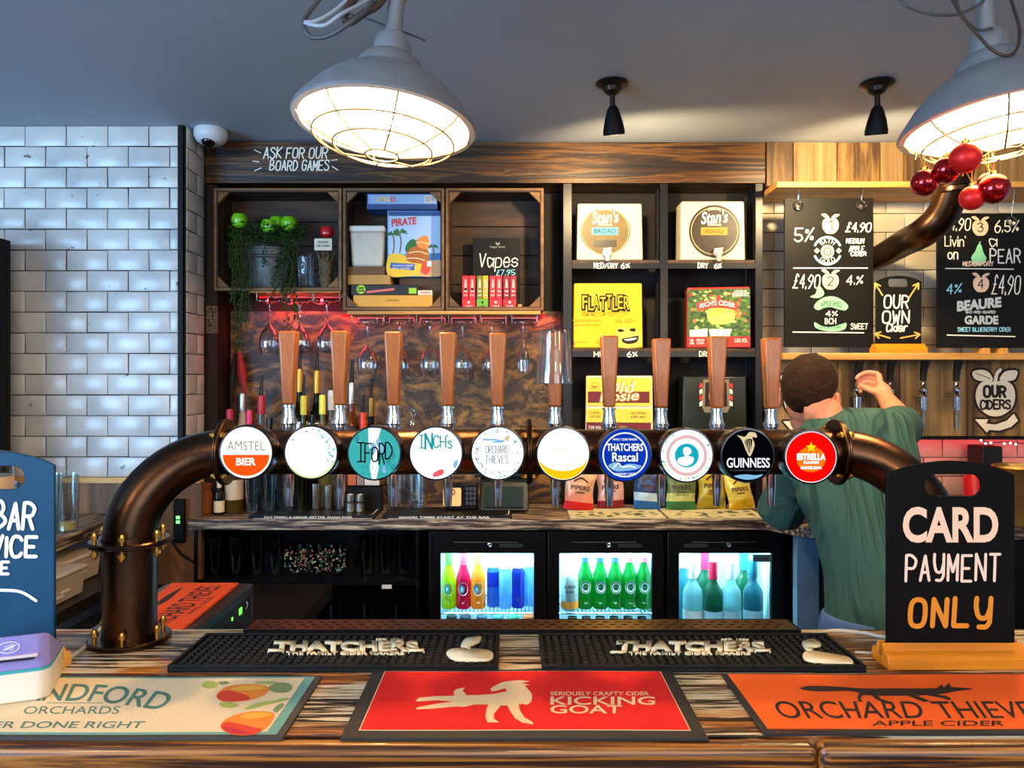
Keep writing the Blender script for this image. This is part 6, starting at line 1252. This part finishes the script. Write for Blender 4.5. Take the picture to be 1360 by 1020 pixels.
b.stroke(P, [(1054, 356), (1152, 356)], 1.6).stroke(P, [(1053, 441), (1147, 442)], 1.6).text(P, '£4.90', 1053, 383, 1088, 365, 1.6, .3, .1).text(P, '4.%', 1124, 378, 1145, 366, 1.5, .2, .1).text(P, 'SWEET', 1130, 437, 1152, 430, 1.2, .2, .05).text(P, '4%', 1097, 420, 1112, 413, 1.3).text(P, 'BCH', 1096, 430, 1110, 423, 1.3)
wr = lambda R, cx, cy, sg=1: (lambda u, v, x, y: (cx + (R + (v - .5) * 7 * sg) * math.sin((u - .5) * 1.6), cy - sg * (R + (v - .5) * 7 * sg) * math.cos((u - .5) * 1.6)))
b.use(chalkb).ring(P, 1099, 333, 18, 3, 30, 200, 340).ring(P, 1099, 333, 18, 3, 30, 20, 160); b.use(chalkw).type(P, 'BATH', 0, 0, 1, 1, .01, wr(13.5, 1099, 333)).type(P, 'GOLD', 0, 0, 1, 1, .01, lambda u, v, x, y: (1099 + (13.5 - (v - .5) * 7) * math.sin((u - .5) * 1.5), 333 + (13.5 - (v - .5) * 7) * math.cos((u - .5) * 1.5)))
b.use(chalkp).disc(P, 1099, 334, 9).poly(P, [(1081, 333), (1085, 329), (1089, 333), (1085, 337)]).poly(P, [(1110, 333), (1114, 329), (1118, 333), (1114, 337)]); apple_icon(b, P, 1103, 373, .95, '2')
b.use(chalkg).blob(P, [(1081, 408), (1086, 400), (1098, 394), (1112, 395), (1126, 405), (1123, 412), (1114, 411), (1104, 408), (1094, 409), (1087, 412)]).blob(P, [(1082, 428), (1092, 433), (1104, 434), (1116, 431), (1124, 429), (1122, 437), (1110, 440), (1094, 439), (1083, 435)]).blob(P, [(1076, 394), (1083, 390), (1087, 379), (1094, 387), (1093, 393), (1085, 396)])
b.use(ink).text(P2, '1', 1101, 305, 1105, 293, 1.5).text(P2, '2', 1099.5, 379, 1107, 368, 1.4).ring(P2, 1099, 334, 5, 1.2, 14).type(P2, 'APPLE SHED', 1090, 406, 1118, 399, .01, lambda u, v, x, y: (x, y + 12 * (u - .5) ** 2)).type(P2, 'LOCAL CIDER', 1089, 436, 1117, 432.5, .01); b.build('lettering', t)
DBd = 2.85
t = board(1245, 1400, 284, 462, DBd, 'large hanging chalkboard listing drinks three and four at the right edge', (1262, 1343))
P = pf(DBd - .0012); P2 = pf(DBd - .0016); b = B(chalkw)
apple_icon(b, P, 1302, 302, .92, '3'); apple_icon(b, P, 1303, 377, .92, '4'); b.use(chalkw)
b.text(P, '£4.90', 1253, 306, 1288, 290, 1.6, .2, .1).text(P, '6.5%', 1321, 308, 1352, 293, 1.6, .2, .08).text(P, "Livin'", 1255, 327, 1282, 314, 1.4, .2).text(P, 'on', 1259, 344, 1272, 331, 1.6, .1).text(P, 'a', 1314, 327, 1324, 313, 1.6).text(P, 'PEAR', 1315, 349, 1355, 331, 1.9, .2)
b.stroke(P, [(1256, 356.5), (1346, 357.5)], 1.4).stroke(P, [(1258, 445), (1348, 447)], 1.5).text(P, '£4.90', 1317, 391, 1354, 366, 1.6, .25, .08); b.use(chalkb).text(P, '4%', 1257, 390, 1276, 377, 1.5, .2, .1)
b.use(pm('chalk_grey', 'd0d4cc', .8)).type(P, 'BEAURE', 1271, 411, 1330, 397, .05, lambda u, v, x, y: (x, y + 3 - 6 * u)).type(P, 'GARDE', 1281, 431, 1326, 419, .05); b.text(P, 'BO-RE-GARD', 1283, 416, 1322, 413, 1, .2); b.use(chalkb).text(P, 'SWEET BLUEBERRY CIDER', 1272, 440, 1342, 435, 1.1, .2)
b.use(chalkg).blob(P, [(1299, 325), (1303, 325), (1306, 335), (1310, 343), (1307, 350), (1300, 353), (1293, 350), (1290, 342), (1295, 334)]); b.stroke(P, [(1300, 325), (1302, 321)], 1.4); b.use(chalkp).text(P2, 'MEDIUM/DRY', 1279, 353, 1319, 347.5, 1.3, .25)
b.use(ink).text(P2, '3', 1298.5, 308, 1305.5, 296, 1.4).text(P2, '4', 1299, 383, 1306, 371, 1.4); b.build('lettering', t)
for k, q in enumerate((1311, 1335)): tag(B(ledge_w).box((sX(q - 4.5, 2.83), 2.83, LZ + .0005), (sX(q + 4.5, 2.83), 2.90, sZ(462.3, 2.83))).build('wood_block', bev=.002), ['left', 'right'][k] + ' of two small pine blocks under the right-hand chalkboard', 'block', 'pine blocks on the ledge')
D = 2.81
t = sign(sX(1163.5, D), sX(1224, D), sZ(366, D), D, slate, 'small arched sign with four arrows on the pine ledge beside the big chalkboard', 'sign', pm('amber_wood', 'd98410', .4, var=.1), (sX(1180, D), sZ(381, D), sX(1206, D), sZ(370, D), .010), zb=LZ, hgt=.036, th=.008)
P = pf(D - .001); b = B(chalkw); b.text(P, 'OUR', 1174, 409, 1206, 392, 2.2, .2, .06).text(P, 'OWN', 1172, 429, 1207, 413, 2.2, .2, .04).text(P, 'Cider', 1177, 440, 1204, 430, 2.0, .1, .15); b.use(chalky)
for x0, y0, x1, y1 in ((1172, 392, 1162, 376), (1207, 396, 1220, 376), (1182, 449, 1162, 443), (1196, 449, 1222, 444)):
    b.stroke(P, [(x0, y0), (x1, y1)], 1.9); a = math.atan2(y0 - y1, x0 - x1)
    for s in (-.55, .55): b.stroke(P, [(x1, y1), (x1 + 8 * math.cos(a + s), y1 + 8 * math.sin(a + s))], 1.9)
b.build('lettering', t)
# big bronze pipe swooping from the ceiling behind the chalkboard
pts = [V((1.545, 2.50, 2.482)), V((1.535, 2.50, 2.33)), at(1275, 215, 2.52), at(1266, 250, 2.55), at(1252, 284, 2.59), at(1228, 308, 2.65), at(1200, 323, 2.80), at(1172, 339, 2.92), at(1150, 348, 3.0), at(1142, 350, 3.042)]
t = thing('overhead_pipe', 'thick bronze pipe sweeping down from the ceiling to the tiled wall between the chalkboards', 'pipe', V((1.5, 2.6, 2.0)))
B(pipe_m).tube(pts, [.052] * 6 + [.050, .046, .044, .044], 24, 6).build('pipe', t, sharp=70)
B(pipe_m).lathe([(.054, 2.12), (.056, 2.122), (.056, 2.135), (.054, 2.137)], (sX(1271, 2.535), 2.535, .06), 28, cap=False).build('collar', t)
# red lit things under the panel
tag(B(redl).tube([(1.05, 2.893, 1.345), (2.18, 2.893, 1.345)], .0045, 8).build('led_strip'), 'red light strip under the board panel with the wall taps', 'light strip', 'red light strips')
lamp('red_strip_light', 'AREA', (1.65, 2.92, 1.33), .8, (1, .03, .04), (1.65, 3.03, 1.2), shape='RECTANGLE', size=1.2, size_y=.03)
t = thing('fairy_lights', 'short string of pale pink bulbs below the painted apple sign', 'fairy lights', at(1325, 588, 2.83)); b = B(black).tube([at(1302, 584, 2.83), at(1315, 588, 2.83), at(1335, 587, 2.83), at(1352, 589, 2.83), at(1380, 586, 2.83)], .0015, 6, 4).build('cord', t)
gbk2 = glow('fairy_bulb', 'ffb8b0', 4)
for q, y in ((1303, 585), (1309, 589), (1316, 588), (1334, 589), (1342, 588.5), (1349, 590)): B(gbk2).ball(at(q, y, 2.827), .0042, 10, 7).build('bulb', t)
d = 2.62; tag(B(pm('red_tube', 'c01420', .35)).lathe([(.028, 0), (.030, .004), (.030, .16), (.018, .18), (.012, .20)], (sX(1292, d), d, BZ + .0005), 22).build('red_canister'), 'red upright canister seen through the handle slot of the card payment sign', 'canister')
d = 2.60; c = V((sX(1352, d), d, BZ + .0005)); t = thing('metal_bucket', 'brass-coloured metal bucket cut off by the right edge', 'bucket', c); gmt = pm('gold_metal', 'b08a48', .35, .9, var=.2, scale=14)
B(gmt).lathe([(.055, 0), (.060, .004), (.075, .20), (.078, .205), (.074, .205), (.056, .01), (.001, .008)], c, 28, cap=False).build('body', t); B(gmt).lathe([(.0745, .193), (.080, .199), (.0775, .207)], c, 28, cap=False).build('rim_bead', t)
d = 2.90; tag(B(pm('dark_box', '120a0a', .5)).box((sX(1305, d), d, BZ + .0005), (sX(1332, d), d + .1, sZ(593, d))).build('storage_box', bev=.004), 'dark box standing under the fairy lights against the tiles', 'box')

# ---------------------------------------------------------------- ceiling things
gmetal = pm('lamp_enamel', '868c92', .38, .35, var=.12, scale=14); inner = pm('lamp_inner_white', 'f2e8d4', .5); guard = pm('guard_wire', 'a89478', .35, .8)
bulb_m = glow('lamp_bulb', 'ffd090', 420)
def pendant(pxx, py, d, rx, ry, label):
    c = at(pxx, py, d); t = thing('pendant_lamp', label, 'pendant lamp', c, 'caged enamel pendant lamps'); R = .180
    out = [(R, 0), (R + .003, .004), (R - .001, .012), (.165, .030), (.150, .050), (.130, .070), (.108, .087), (.088, .100), (.072, .108), (.070, .112), (.064, .128), (.052, .140), (.041, .144), (.038, .148), (.037, .172), (.031, .186), (.021, .192)]
    B(gmetal).lathe(out, c, 56, cap=False).build('shade', t, sharp=30)
    B(inner).lathe([(R, 0), (R - .012, -.001), (R - .010, .010), (.158, .028), (.142, .048), (.122, .066), (.100, .082), (.07, .098), (.03, .104), (.001, .105)], c, 56, cap=False).build('reflector', t)
    B(gmetal).lathe([(.017, .19), (.017, .262), (.019, .264)], c, 20).build('stem', t)
    B(brass).lathe([(.0185, .264), (.0195, .268), (.0195, .30), (.016, .303), (.016, .36), (.012, .365), (.012, 2.475 - c.z)], c, 20).build('coupling', t)
    b = B(guard)
    for r, z in ((.140, -.028), (.098, -.046), (.033, -.060)): b.tube([c + V((r * math.cos(a * math.pi / 24), r * math.sin(a * math.pi / 24), z)) for a in range(49)], .0022, 7, cap=False)
    for k in range(8):
        a = 2 * math.pi * k / 8 + .3; b.tube([c + V((r * math.cos(a), r * math.sin(a), z)) for r, z in ((.172, .0), (.163, -.012), (.140, -.028), (.098, -.046), (.033, -.060))], .0022, 7)
    b.build('wire_guard', t)
    B(bulb_m).lathe([(.001, -.012), (.018, -.008), (.030, .012), (.031, .028), (.022, .050), (.014, .062), (.014, .10)], c, 24, cap=False).build('bulb', t)
    t.rotation_euler = (math.radians(rx), math.radians(ry), 0); return t, c
pendant(511, 168, 1.5, -4.5, 4.5, 'caged enamel pendant lamp hanging over the left half of the bar')
pl2, pc2 = pendant(1327, 165, 1.5, -4.0, -4.5, 'caged enamel pendant lamp hung with red baubles at the right')
gw1 = pm('grey_flex', '4a4a4c', .5); gw2 = pm('pale_flex', '9aa4ae', .45); bw1 = pm('brown_flex', '3c2f28', .5)
def flex(name, lab, m, pts, r): tag(B(m).tube([at(x, y, d) for x, y, d in pts], r, 8, 7).build(name), lab, 'cable', 'loose flex coils above the lamps')
flex('lamp_flex', 'pale coiled flex beside the left lamp stem', gw2, [(470, -8, 1.5), (445, 14, 1.48), (420, 28, 1.47), (405, 30, 1.47), (430, 34, 1.46), (455, 18, 1.46), (490, 0, 1.5), (500, -10, 1.5)], .004)
flex('lamp_flex', 'dark looped flex beside the left lamp stem', gw1, [(430, -8, 1.5), (412, 14, 1.49), (404, 27, 1.48), (406, 42, 1.47), (418, 50, 1.47), (440, 46, 1.46), (465, 30, 1.45), (488, 12, 1.47), (498, -8, 1.5)], .0048)
flex('lamp_flex', 'thick brown flex hooked at the left lamp stem', bw1, [(476, -8, 1.5), (462, 10, 1.49), (458, 24, 1.48), (466, 29, 1.48), (484, 17, 1.48), (500, 8, 1.49), (512, -6, 1.5)], .008)
flex('lamp_flex', 'thin flex pointing out to the right of the left lamp stem', gw1, [(455, 16, 1.56), (485, 24, 1.56), (512, 34, 1.56), (540, 44, 1.55), (565, 54, 1.54)], .0022)
flex('lamp_flex', 'grey flex looping in from the left to the right lamp', gw1, [(1190, -6, 1.5), (1205, 8, 1.49), (1225, 16, 1.49), (1248, 20, 1.48), (1275, 18, 1.48), (1300, 6, 1.5), (1312, -8, 1.5)], .003)
flex('lamp_flex', 'brown flex drooping across the right lamp cap', bw1, [(1262, -8, 1.44), (1275, 18, 1.43), (1295, 42, 1.42), (1315, 64, 1.41), (1335, 74, 1.41), (1350, 66, 1.42), (1354, 40, 1.44), (1346, 10, 1.47), (1340, -8, 1.5)], .003)
flex('lamp_flex', 'pale flex running to the right lamp stem', gw1, [(1268, -8, 1.46), (1276, 18, 1.45), (1290, 34, 1.45), (1302, 40, 1.46), (1318, 38, 1.47)], .0028)
# baubles hung from the cage
brd = pm('bauble_red', 'a80810', .12, .75, coat=.6); brm = pm('bauble_matt_red', 'd01a18', .42, .35); gold = pm('gold_thread', 'd8b050', .4, .6); gcap = pm('bauble_cap', 'd8a850', .25, 1)
for q, y, r, d, m, lab in ((1282, 210, 20, 1.38, brm, 'large matt red bauble, topmost of the cluster under the right lamp'), (1257, 226, 17.5, 1.42, brd, 'glossy red bauble overlapped by the large matt one'), (1228, 243, 17.5, 1.44, brd, 'glossy red bauble at the left of the cluster'),
                          (1291, 263, 16, 1.42, brm, 'matt red bauble lowest in the cluster'), (1320, 251, 19.5, 1.40, brd, 'glossy red bauble at the right with a bright highlight'), (1313, 243, 14, 1.47, brd, 'small glossy red bauble behind the rightmost one')):
    c = at(q, y, d); rr = r * d / F; t = thing('bauble', lab, 'bauble', c - V((0, 0, rr)), 'red baubles under the right lamp')
    B(m).ball(c, rr, 28, 18).build('ball', t); B(gcap).lathe([(rr * .26, rr * .96), (rr * .27, rr * 1.15), (rr * .1, rr * 1.22), (rr * .1, rr * 1.3)], c, 14).build('cap', t)
    zt = pc2.z - .03; B(gold).tube([c + V((0, 0, rr * 1.25)), c + V((.006, .01, (zt - c.z) * .6 + rr * .5)), V((c.x + .004, min(c.y + .02, 1.48), zt))], .0009, 5).tube([c + V((0, 0, rr * 1.25)), c + V((-.012, .005, rr * 1.25 + .03)), c + V((-.02, -.004, rr * 1.25 + .012))], .0008, 5).build('thread', t)
# spotlights and dome camera on the ceiling
bronze = pm('spot_bronze', '2a2620', .35, .7); spotl = glow('spot_lens', 'ffdca0', 12)
for q, lab, tgt in ((813, 'left of the two bronze ceiling spotlights', (.55, 2.98, 1.75)), (1165, 'right of the two bronze ceiling spotlights', (1.45, 2.95, 1.75))):
    d = 2.36; x = sX(q, d); t = thing('ceiling_spotlight', lab, 'spotlight', V((x, d, 2.482)), 'ceiling spotlights'); c = V((x, d, 2.483))
    cc = t.location; B(bronze).lathe([(.050, -.0005), (.052, -.006), (.046, -.012), (.030, -.018), (.026, -.030), (.012, -.040), (.001, -.041)], c, 32).build('ceiling_rose', t)
    B(bronze).tube([c + V((0, 0, -.038)), c + V((.002, .002, -.075))], .0085, 12).build('stalk', t)
    B(black).lathe([(.001, .001), (.010, -.0), (.018, -.012), (.028, -.045), (.034, -.075), (.034, -.088), (.031, -.0885), (.029, -.070), (.001, -.065)], cc, 28, cap=False).build('head', t)
    h = [o for o in t.children if o.name.startswith('head')][0]; h.location = V((.002, .002, -.070)); h.rotation_euler = (math.radians(16), math.radians(-5), 0)
    ln = B(spotl).lathe([(.001, -.0788), (.0285, -.0788), (.0285, -.0800), (.001, -.0800)], cc, 24, cap=False).build('lens', t); ln.location = h.location; ln.rotation_euler = h.rotation_euler
    lamp('spot_beam', 'SPOT', V((x + .006, d + .035, 2.305)), 31, (1, .72, .38), tgt, spot_size=math.radians(158), spot_blend=.35, shadow_soft_size=.03)
for q, lab, tgt in ((520, 'x', (-.35, 2.98, 1.7)),): pass
d = 2.80; c = V((sX(280, d), d, 2.4825)); t = thing('dome_camera', 'white dome security camera on the ceiling in the left corner', 'security camera', c)
B(pm('camera_white', 'c8ccd0', .4)).lathe([(.056, -.0003), (.060, -.010), (.059, -.028), (.050, -.046), (.034, -.056)], c, 32).build('housing', t)
B(pm('dome_black', '08080a', .08)).ball(c + V((0, -.022, -.046)), (.026, .026, .028), 20, 12).build('lens_dome', t); B(black).ball(c + V((-.040, -.036, -.02)), .006, 10, 6).build('sensor', t)
# upturned glass on the sixth tap handle
c = V((sX(736, TY), TY, sZ(509.5, TY))); h = sZ(438, TY) - c.z
tag(B(glass('pint_glass', 'f4f6f4', .02, .6)).lathe([(.0335, 0), (.0345, .001), (.0285, h - .004), (.0265, h), (.001, h), (.001, h - .003), (.0255, h - .004), (.0325, .001)], c, 32, cap=False).build('pint_glass'), 'upturned clear glass hung over a wooden tap handle right of the middle flange', 'glass')
# dark red pennant at the left of the spirits
t = thing('pennant', 'furled dark red and black pennant behind the leftmost spirits', 'pennant', at(322, 600, 3.03)); b = B(pm('pennant_red', '8a1c20', .7)).tube([at(318, 468, 3.025), at(321, 495, 3.025), at(326, 530, 3.025)], [.008, .018, .003], 8); b.build('cloth', t); B(pm('pennant_black', '120e10', .7)).tube([at(312, 470, 3.03), at(309, 500, 3.03), at(306, 540, 3.03)], [.006, .014, .004], 8).build('dark_cloth', t); B(darkw).tube([at(313, 455, 3.048), at(313, 660, 3.048)], .004, 6).build('pole', t)

# ---------------------------------------------------------------- the bartender, back turned, reaching for a wall tap
pr = thing('person', 'bartender in a green t-shirt and blue jeans, back turned, pulling a small wall tap', 'person', V((1.01, 2.12, 0)))
def skinmat(): return pm('skin', 'cf8a6c', .5, var=.08, scale=20)
def organic(b, name, parent, vox, smooth=4, fac=.5):
    o = b.build(name, parent, sharp=180)
    r = o.modifiers.new('Remesh', 'REMESH'); r.mode = 'VOXEL'; r.voxel_size = vox; r.use_smooth_shade = True
    s = o.modifiers.new('Smooth', 'SMOOTH'); s.iterations = smooth; s.factor = fac; return o
f = V((.42, .88, -.22)).normalized(); rt = f.cross(V((.10, 0, 1))).normalized(); up = rt.cross(f).normalized()
hc = V((.905, 2.30, 1.500)); HM = Matrix.Translation(hc) @ Matrix((rt, f, up)).transposed().to_4x4()
b = B(skinmat())
b.T = HM
b.ball((0, -.012, .030), (.074, .094, .088), 24, 16).ball((0, .040, -.055), (.052, .055, .062), 20, 12).ball((0, .02, -.02), (.064, .075, .07), 20, 12)
b.tube([(0, .095, .015), (0, .108, -.012), (0, .116, -.028), (0, .098, -.036)], [.008, .011, .014, .006], 10).ball((0, .092, .032), (.046, .012, .010)).ball((0, .086, -.064), (.022, .012, .010)).ball((0, .082, -.100), (.022, .018, .016))
for s in (-1, 1): b.ball((s * .081, -.002, -.014), (.012, .020, .033), 14, 10).ball((s * .082, -.010, .002), (.007, .014, .018), 12, 8)
b.T = None
nb_ = V((.935, 2.225, 1.425)); b.tube([hc + up * -.045 - f * .028, hc.lerp(nb_, .55) - V((0, .012, 0)), nb_, nb_ + V((.01, -.01, -.06))], [.050, .051, .054, .06], 18, 3)
SHR, SHL, PEL = V((1.10, 2.225, 1.385)), V((.865, 2.245, 1.31)), V((1.005, 2.10, .86)); CH = V((1.005, 2.20, 1.22))
b.tube([nb_ + V((0, 0, -.06)), CH, (CH + PEL) / 2 + V((.008, 0, 0)), PEL + V((.012, 0, 0))], [.06, .105, .098, .105], 18, 3).tube([SHL, nb_ + V((0, 0, -.08)), SHR], [.05, .055, .045], 14)
EL, WR = V((1.285, 2.47, 1.405)), V((1.316, 2.645, 1.482)); b.tube([SHR, SHR.lerp(EL, .5), EL, EL.lerp(WR, .3), WR], [.048, .048, .042, .042, .029], 16, 3)
ELl, WRl = V((.845, 2.39, 1.115)), V((1.005, 2.545, 1.098)); b.tube([SHL, SHL.lerp(ELl, .5), ELl, ELl.lerp(WRl, .35), WRl], [.055, .048, .042, .040, .027], 16, 3)
# right hand closed round the tap handle: palm, four curled fingers, thumb
tapx = sX(1139, 2.80); K = [at(1167, 497, 2.715), at(1166, 503.5, 2.72), at(1165, 510, 2.722), at(1164.5, 516, 2.72)]
pc = at(1167, 514, 2.70); b.tube([WR, at(1172, 520, 2.685), pc], [.027, .031, .026], 14, 3)
for q in K: b.tube([WR.lerp(pc, .6), q], [.014, .0105], 10)
for k, q in enumerate(K):
    m1 = at(1153 - .3 * k, 494.5 + 6.6 * k, 2.750 + .012 * (k > 0)); m2 = at(1141.5 + .4 * k, 498.5 + 6.4 * k, 2.768 + .012 * (k > 0)); m3 = at(1136.5 + 2.2 * k, 503.5 + 6.2 * k, 2.762 + .010 * (k > 0)); b.tube([q, m1, m2, m3], [.0100 - .0006 * (k == 3), .0090, .0080, .0062], 10, 3)
b.tube([WR.lerp(pc, .55) + V((-.004, -.008, 0)), at(1161, 520, 2.685), at(1151, 516.5, 2.70), at(1141.5, 510.5, 2.722)], [.016, .0128, .0100, .0072], 10, 3)
# left hand flat on the worktop edge
pl = V((1.06, 2.60, 1.066)); b.tube([WRl, pl + V((-.02, -.02, .012)), pl + V((.012, .012, .004))], [.026, .028, .020], 12, 3)
for k in range(4):
    a = math.radians(62 - 14 * k); u = V((math.cos(a), math.sin(a), 0)); q = pl + V((.014, .012, .004)) + V((.010 * k - .016, -.010 * k + .014, 0)); b.tube([q, q + u * .035 + V((0, 0, .004)), q + u * .062 + V((0, 0, -.001)), q + u * (.082 - .008 * (k in (0, 3))) + V((0, 0, -.006))], [.0105, .0095, .0085, .0065], 10, 3)
b.tube([pl + V((-.02, .01, .006)), pl + V((-.028, .038, .004)), pl + V((-.018, .062, .0))], [.014, .011, .008], 10, 3)
for s, x, y in ((-1, .93, 2.05), (1, 1.09, 2.10)): b.tube([PEL + V((s * .075, 0, -.02)), V((x, y, .48)), V((x + .005 * s, y - .01, .10)), V((x + .005 * s, y + .0, .05))], [.085, .058, .040, .036], 14, 2).tube([V((x, y - .01, .045)), V((x + .01, y + .14, .03))], [.038, .034], 10)
organic(b, 'body', pr, .0034, 2)
for s in (-1, 1): 
    o = B(pm('eye_white', 'e8e4dc', .2)).ball(HM @ V((s * .031, .083, .008)), .0115, 14, 10).build('eye', pr)
    B(pm('iris', '3a2a1c', .2)).ball(HM @ V((s * .031, .0925, .008)), .0045, 10, 8).build('iris', o)
hair = pm('brown_hair', '2c1a0e', .75, spec=.2, var=.5, scale=70, bump=.7, bscale=160)
b = B(hair); b.T = HM
n, m = 40, 26; vs = []; fs = []
def hr(a, e):
    d3 = V((math.cos(e) * math.cos(a), math.cos(e) * math.sin(a), math.sin(e))); wv = 1 + .012 * math.sin(9 * a + 4 * e) + .010 * math.sin(17 * a - 7 * e)
    return V((0, -.014, .032)) + V((d3.x * .083 * wv, d3.y * .104 * wv, d3.z * .098 * wv))
for j in range(m + 1):
    for i in range(n):
        a = 2 * math.pi * i / n; y = math.sin(a)
        low = -1.15 if y < -.55 else (-.35 - .8 * max(0, (-y - .15) / .4) if y < -.15 else (.05 if y < .35 else .55))
        low += .30 * math.cos(a) * (1 if y < .1 else .2)
        e = low + (math.pi / 2 - low) * j / m; vs.append(hr(a, min(e, math.pi / 2 - .001)))
for j in range(m):
    for i in range(n): fs.append((j * n + i, j * n + (i + 1) % n, (j + 1) * n + (i + 1) % n, (j + 1) * n + i))
b.add(vs, fs); o = b.build('hair', pr, sharp=180, recalc=True); tx = bpy.data.textures.new('tousle', 'CLOUDS'); tx.noise_scale = .018; dm = o.modifiers.new('Displace', 'DISPLACE'); dm.texture = tx; dm.strength = .012; dm.mid_level = .5; sm = o.modifiers.new('Solidify', 'SOLIDIFY'); sm.thickness = .014; sm.offset = -1; sb = o.modifiers.new('Subsurf', 'SUBSURF'); sb.levels = 1; sb.render_levels = 1
# t-shirt with loose folds
tsm, N, L, p_ = newmat('teal_cotton'); tc = N.new('ShaderNodeTexCoord'); mp = N.new('ShaderNodeMapping'); mp.inputs['Rotation'].default_value = (0, math.radians(38), 0); mp.inputs['Scale'].default_value = (16, 5, 2.6)
n1 = N.new('ShaderNodeTexNoise'); n1.inputs['Scale'].default_value = 1; n1.inputs['Detail'].default_value = 2.5; n1.inputs['Distortion'].default_value = .8; bp = N.new('ShaderNodeBump'); bp.inputs['Strength'].default_value = 1; bp.inputs['Distance'].default_value = .07
L.new(tc.outputs['Object'], mp.inputs[0]); L.new(mp.outputs[0], n1.inputs['Vector']); L.new(n1.outputs['Fac'], bp.inputs['Height']); L.new(bp.outputs[0], p_.inputs['Normal']); p_.inputs['Base Color'].default_value = (*lin('255049'), 1); p_.inputs['Roughness'].default_value = .85
b = B(tsm)
def ringloft(rings, n=28):
    vs = []; fs = []
    for c, rx, ry, yaw in rings:
        for k in range(n):
            a = 2 * math.pi * k / n; x, y = rx * math.cos(a), ry * math.sin(a); vs.append(V(c) + V((x * math.cos(yaw) - y * math.sin(yaw), x * math.sin(yaw) + y * math.cos(yaw), 0)))
    for i in range(len(rings) - 1):
        for k in range(n): fs.append((i * n + k, i * n + (k + 1) % n, (i + 1) * n + (k + 1) % n, (i + 1) * n + k))
    fs += [tuple(range(n))[::-1], tuple((len(rings) - 1) * n + k for k in range(n))]; return vs, fs
rg = [((1.015, 2.095, .865), .140, .120, 0), ((1.018, 2.10, .92), .138, .122, 0), ((1.018, 2.115, 1.0), .136, .120, 0), ((1.012, 2.14, 1.10), .146, .122, 0), ((1.000, 2.17, 1.20), .174, .125, 0), ((1.000, 2.19, 1.29), .186, .120, 0), ((1.004, 2.205, 1.36), .178, .108, 0), ((1.006, 2.215, 1.40), .166, .096, 0), ((1.010, 2.22, 1.432), .140, .082, 0), ((1.020, 2.222, 1.455), .100, .066, 0), ((1.03, 2.224, 1.468), .060, .045, 0)]
b.add(*ringloft(rg)); b.tube([V((1.03, 2.22, 1.375)), SHR, SHR.lerp(EL, .45), SHR.lerp(EL, .82)], [.080, .078, .074, .070], 20, 3)
b.tube([V((.965, 2.22, 1.315)), SHL, SHL.lerp(ELl, .5), SHL.lerp(ELl, .95)], [.085, .074, .070, .074], 20, 3); organic(b, 't_shirt', pr, .009, 6)
jm = pm('denim', '3c5f94', .8, var=.15, scale=40, bump=.2, bscale=120); b = B(jm)
b.add(*ringloft([((1.010, 2.095, .72), .150, .120, 0), ((1.010, 2.095, .80), .158, .126, 0), ((1.010, 2.095, .90), .146, .116, 0)]))
for s, x, y in ((-1, .93, 2.05), (1, 1.09, 2.10)): b.tube([V((1.01 + s * .075, 2.095, .80)), V((x, y, .46)), V((x + .005 * s, y - .01, .075))], [.095, .075, .060], 18, 3)
organic(b, 'jeans', pr, .010, 4)
for s, x, y in ((-1, .93, 2.05), (1, 1.09, 2.10)):
    b = B(black).hexa([V(q) for q in ((x - .05, y - .07, .001), (x + .05, y - .07, .001), (x + .05, y + .19, .001), (x - .05, y + .19, .001), (x - .042, y - .06, .075), (x + .042, y - .06, .075), (x + .035, y + .15, .05), (x - .035, y + .15, .05))]); b.build('shoe', pr, bev=.02, seg=3)
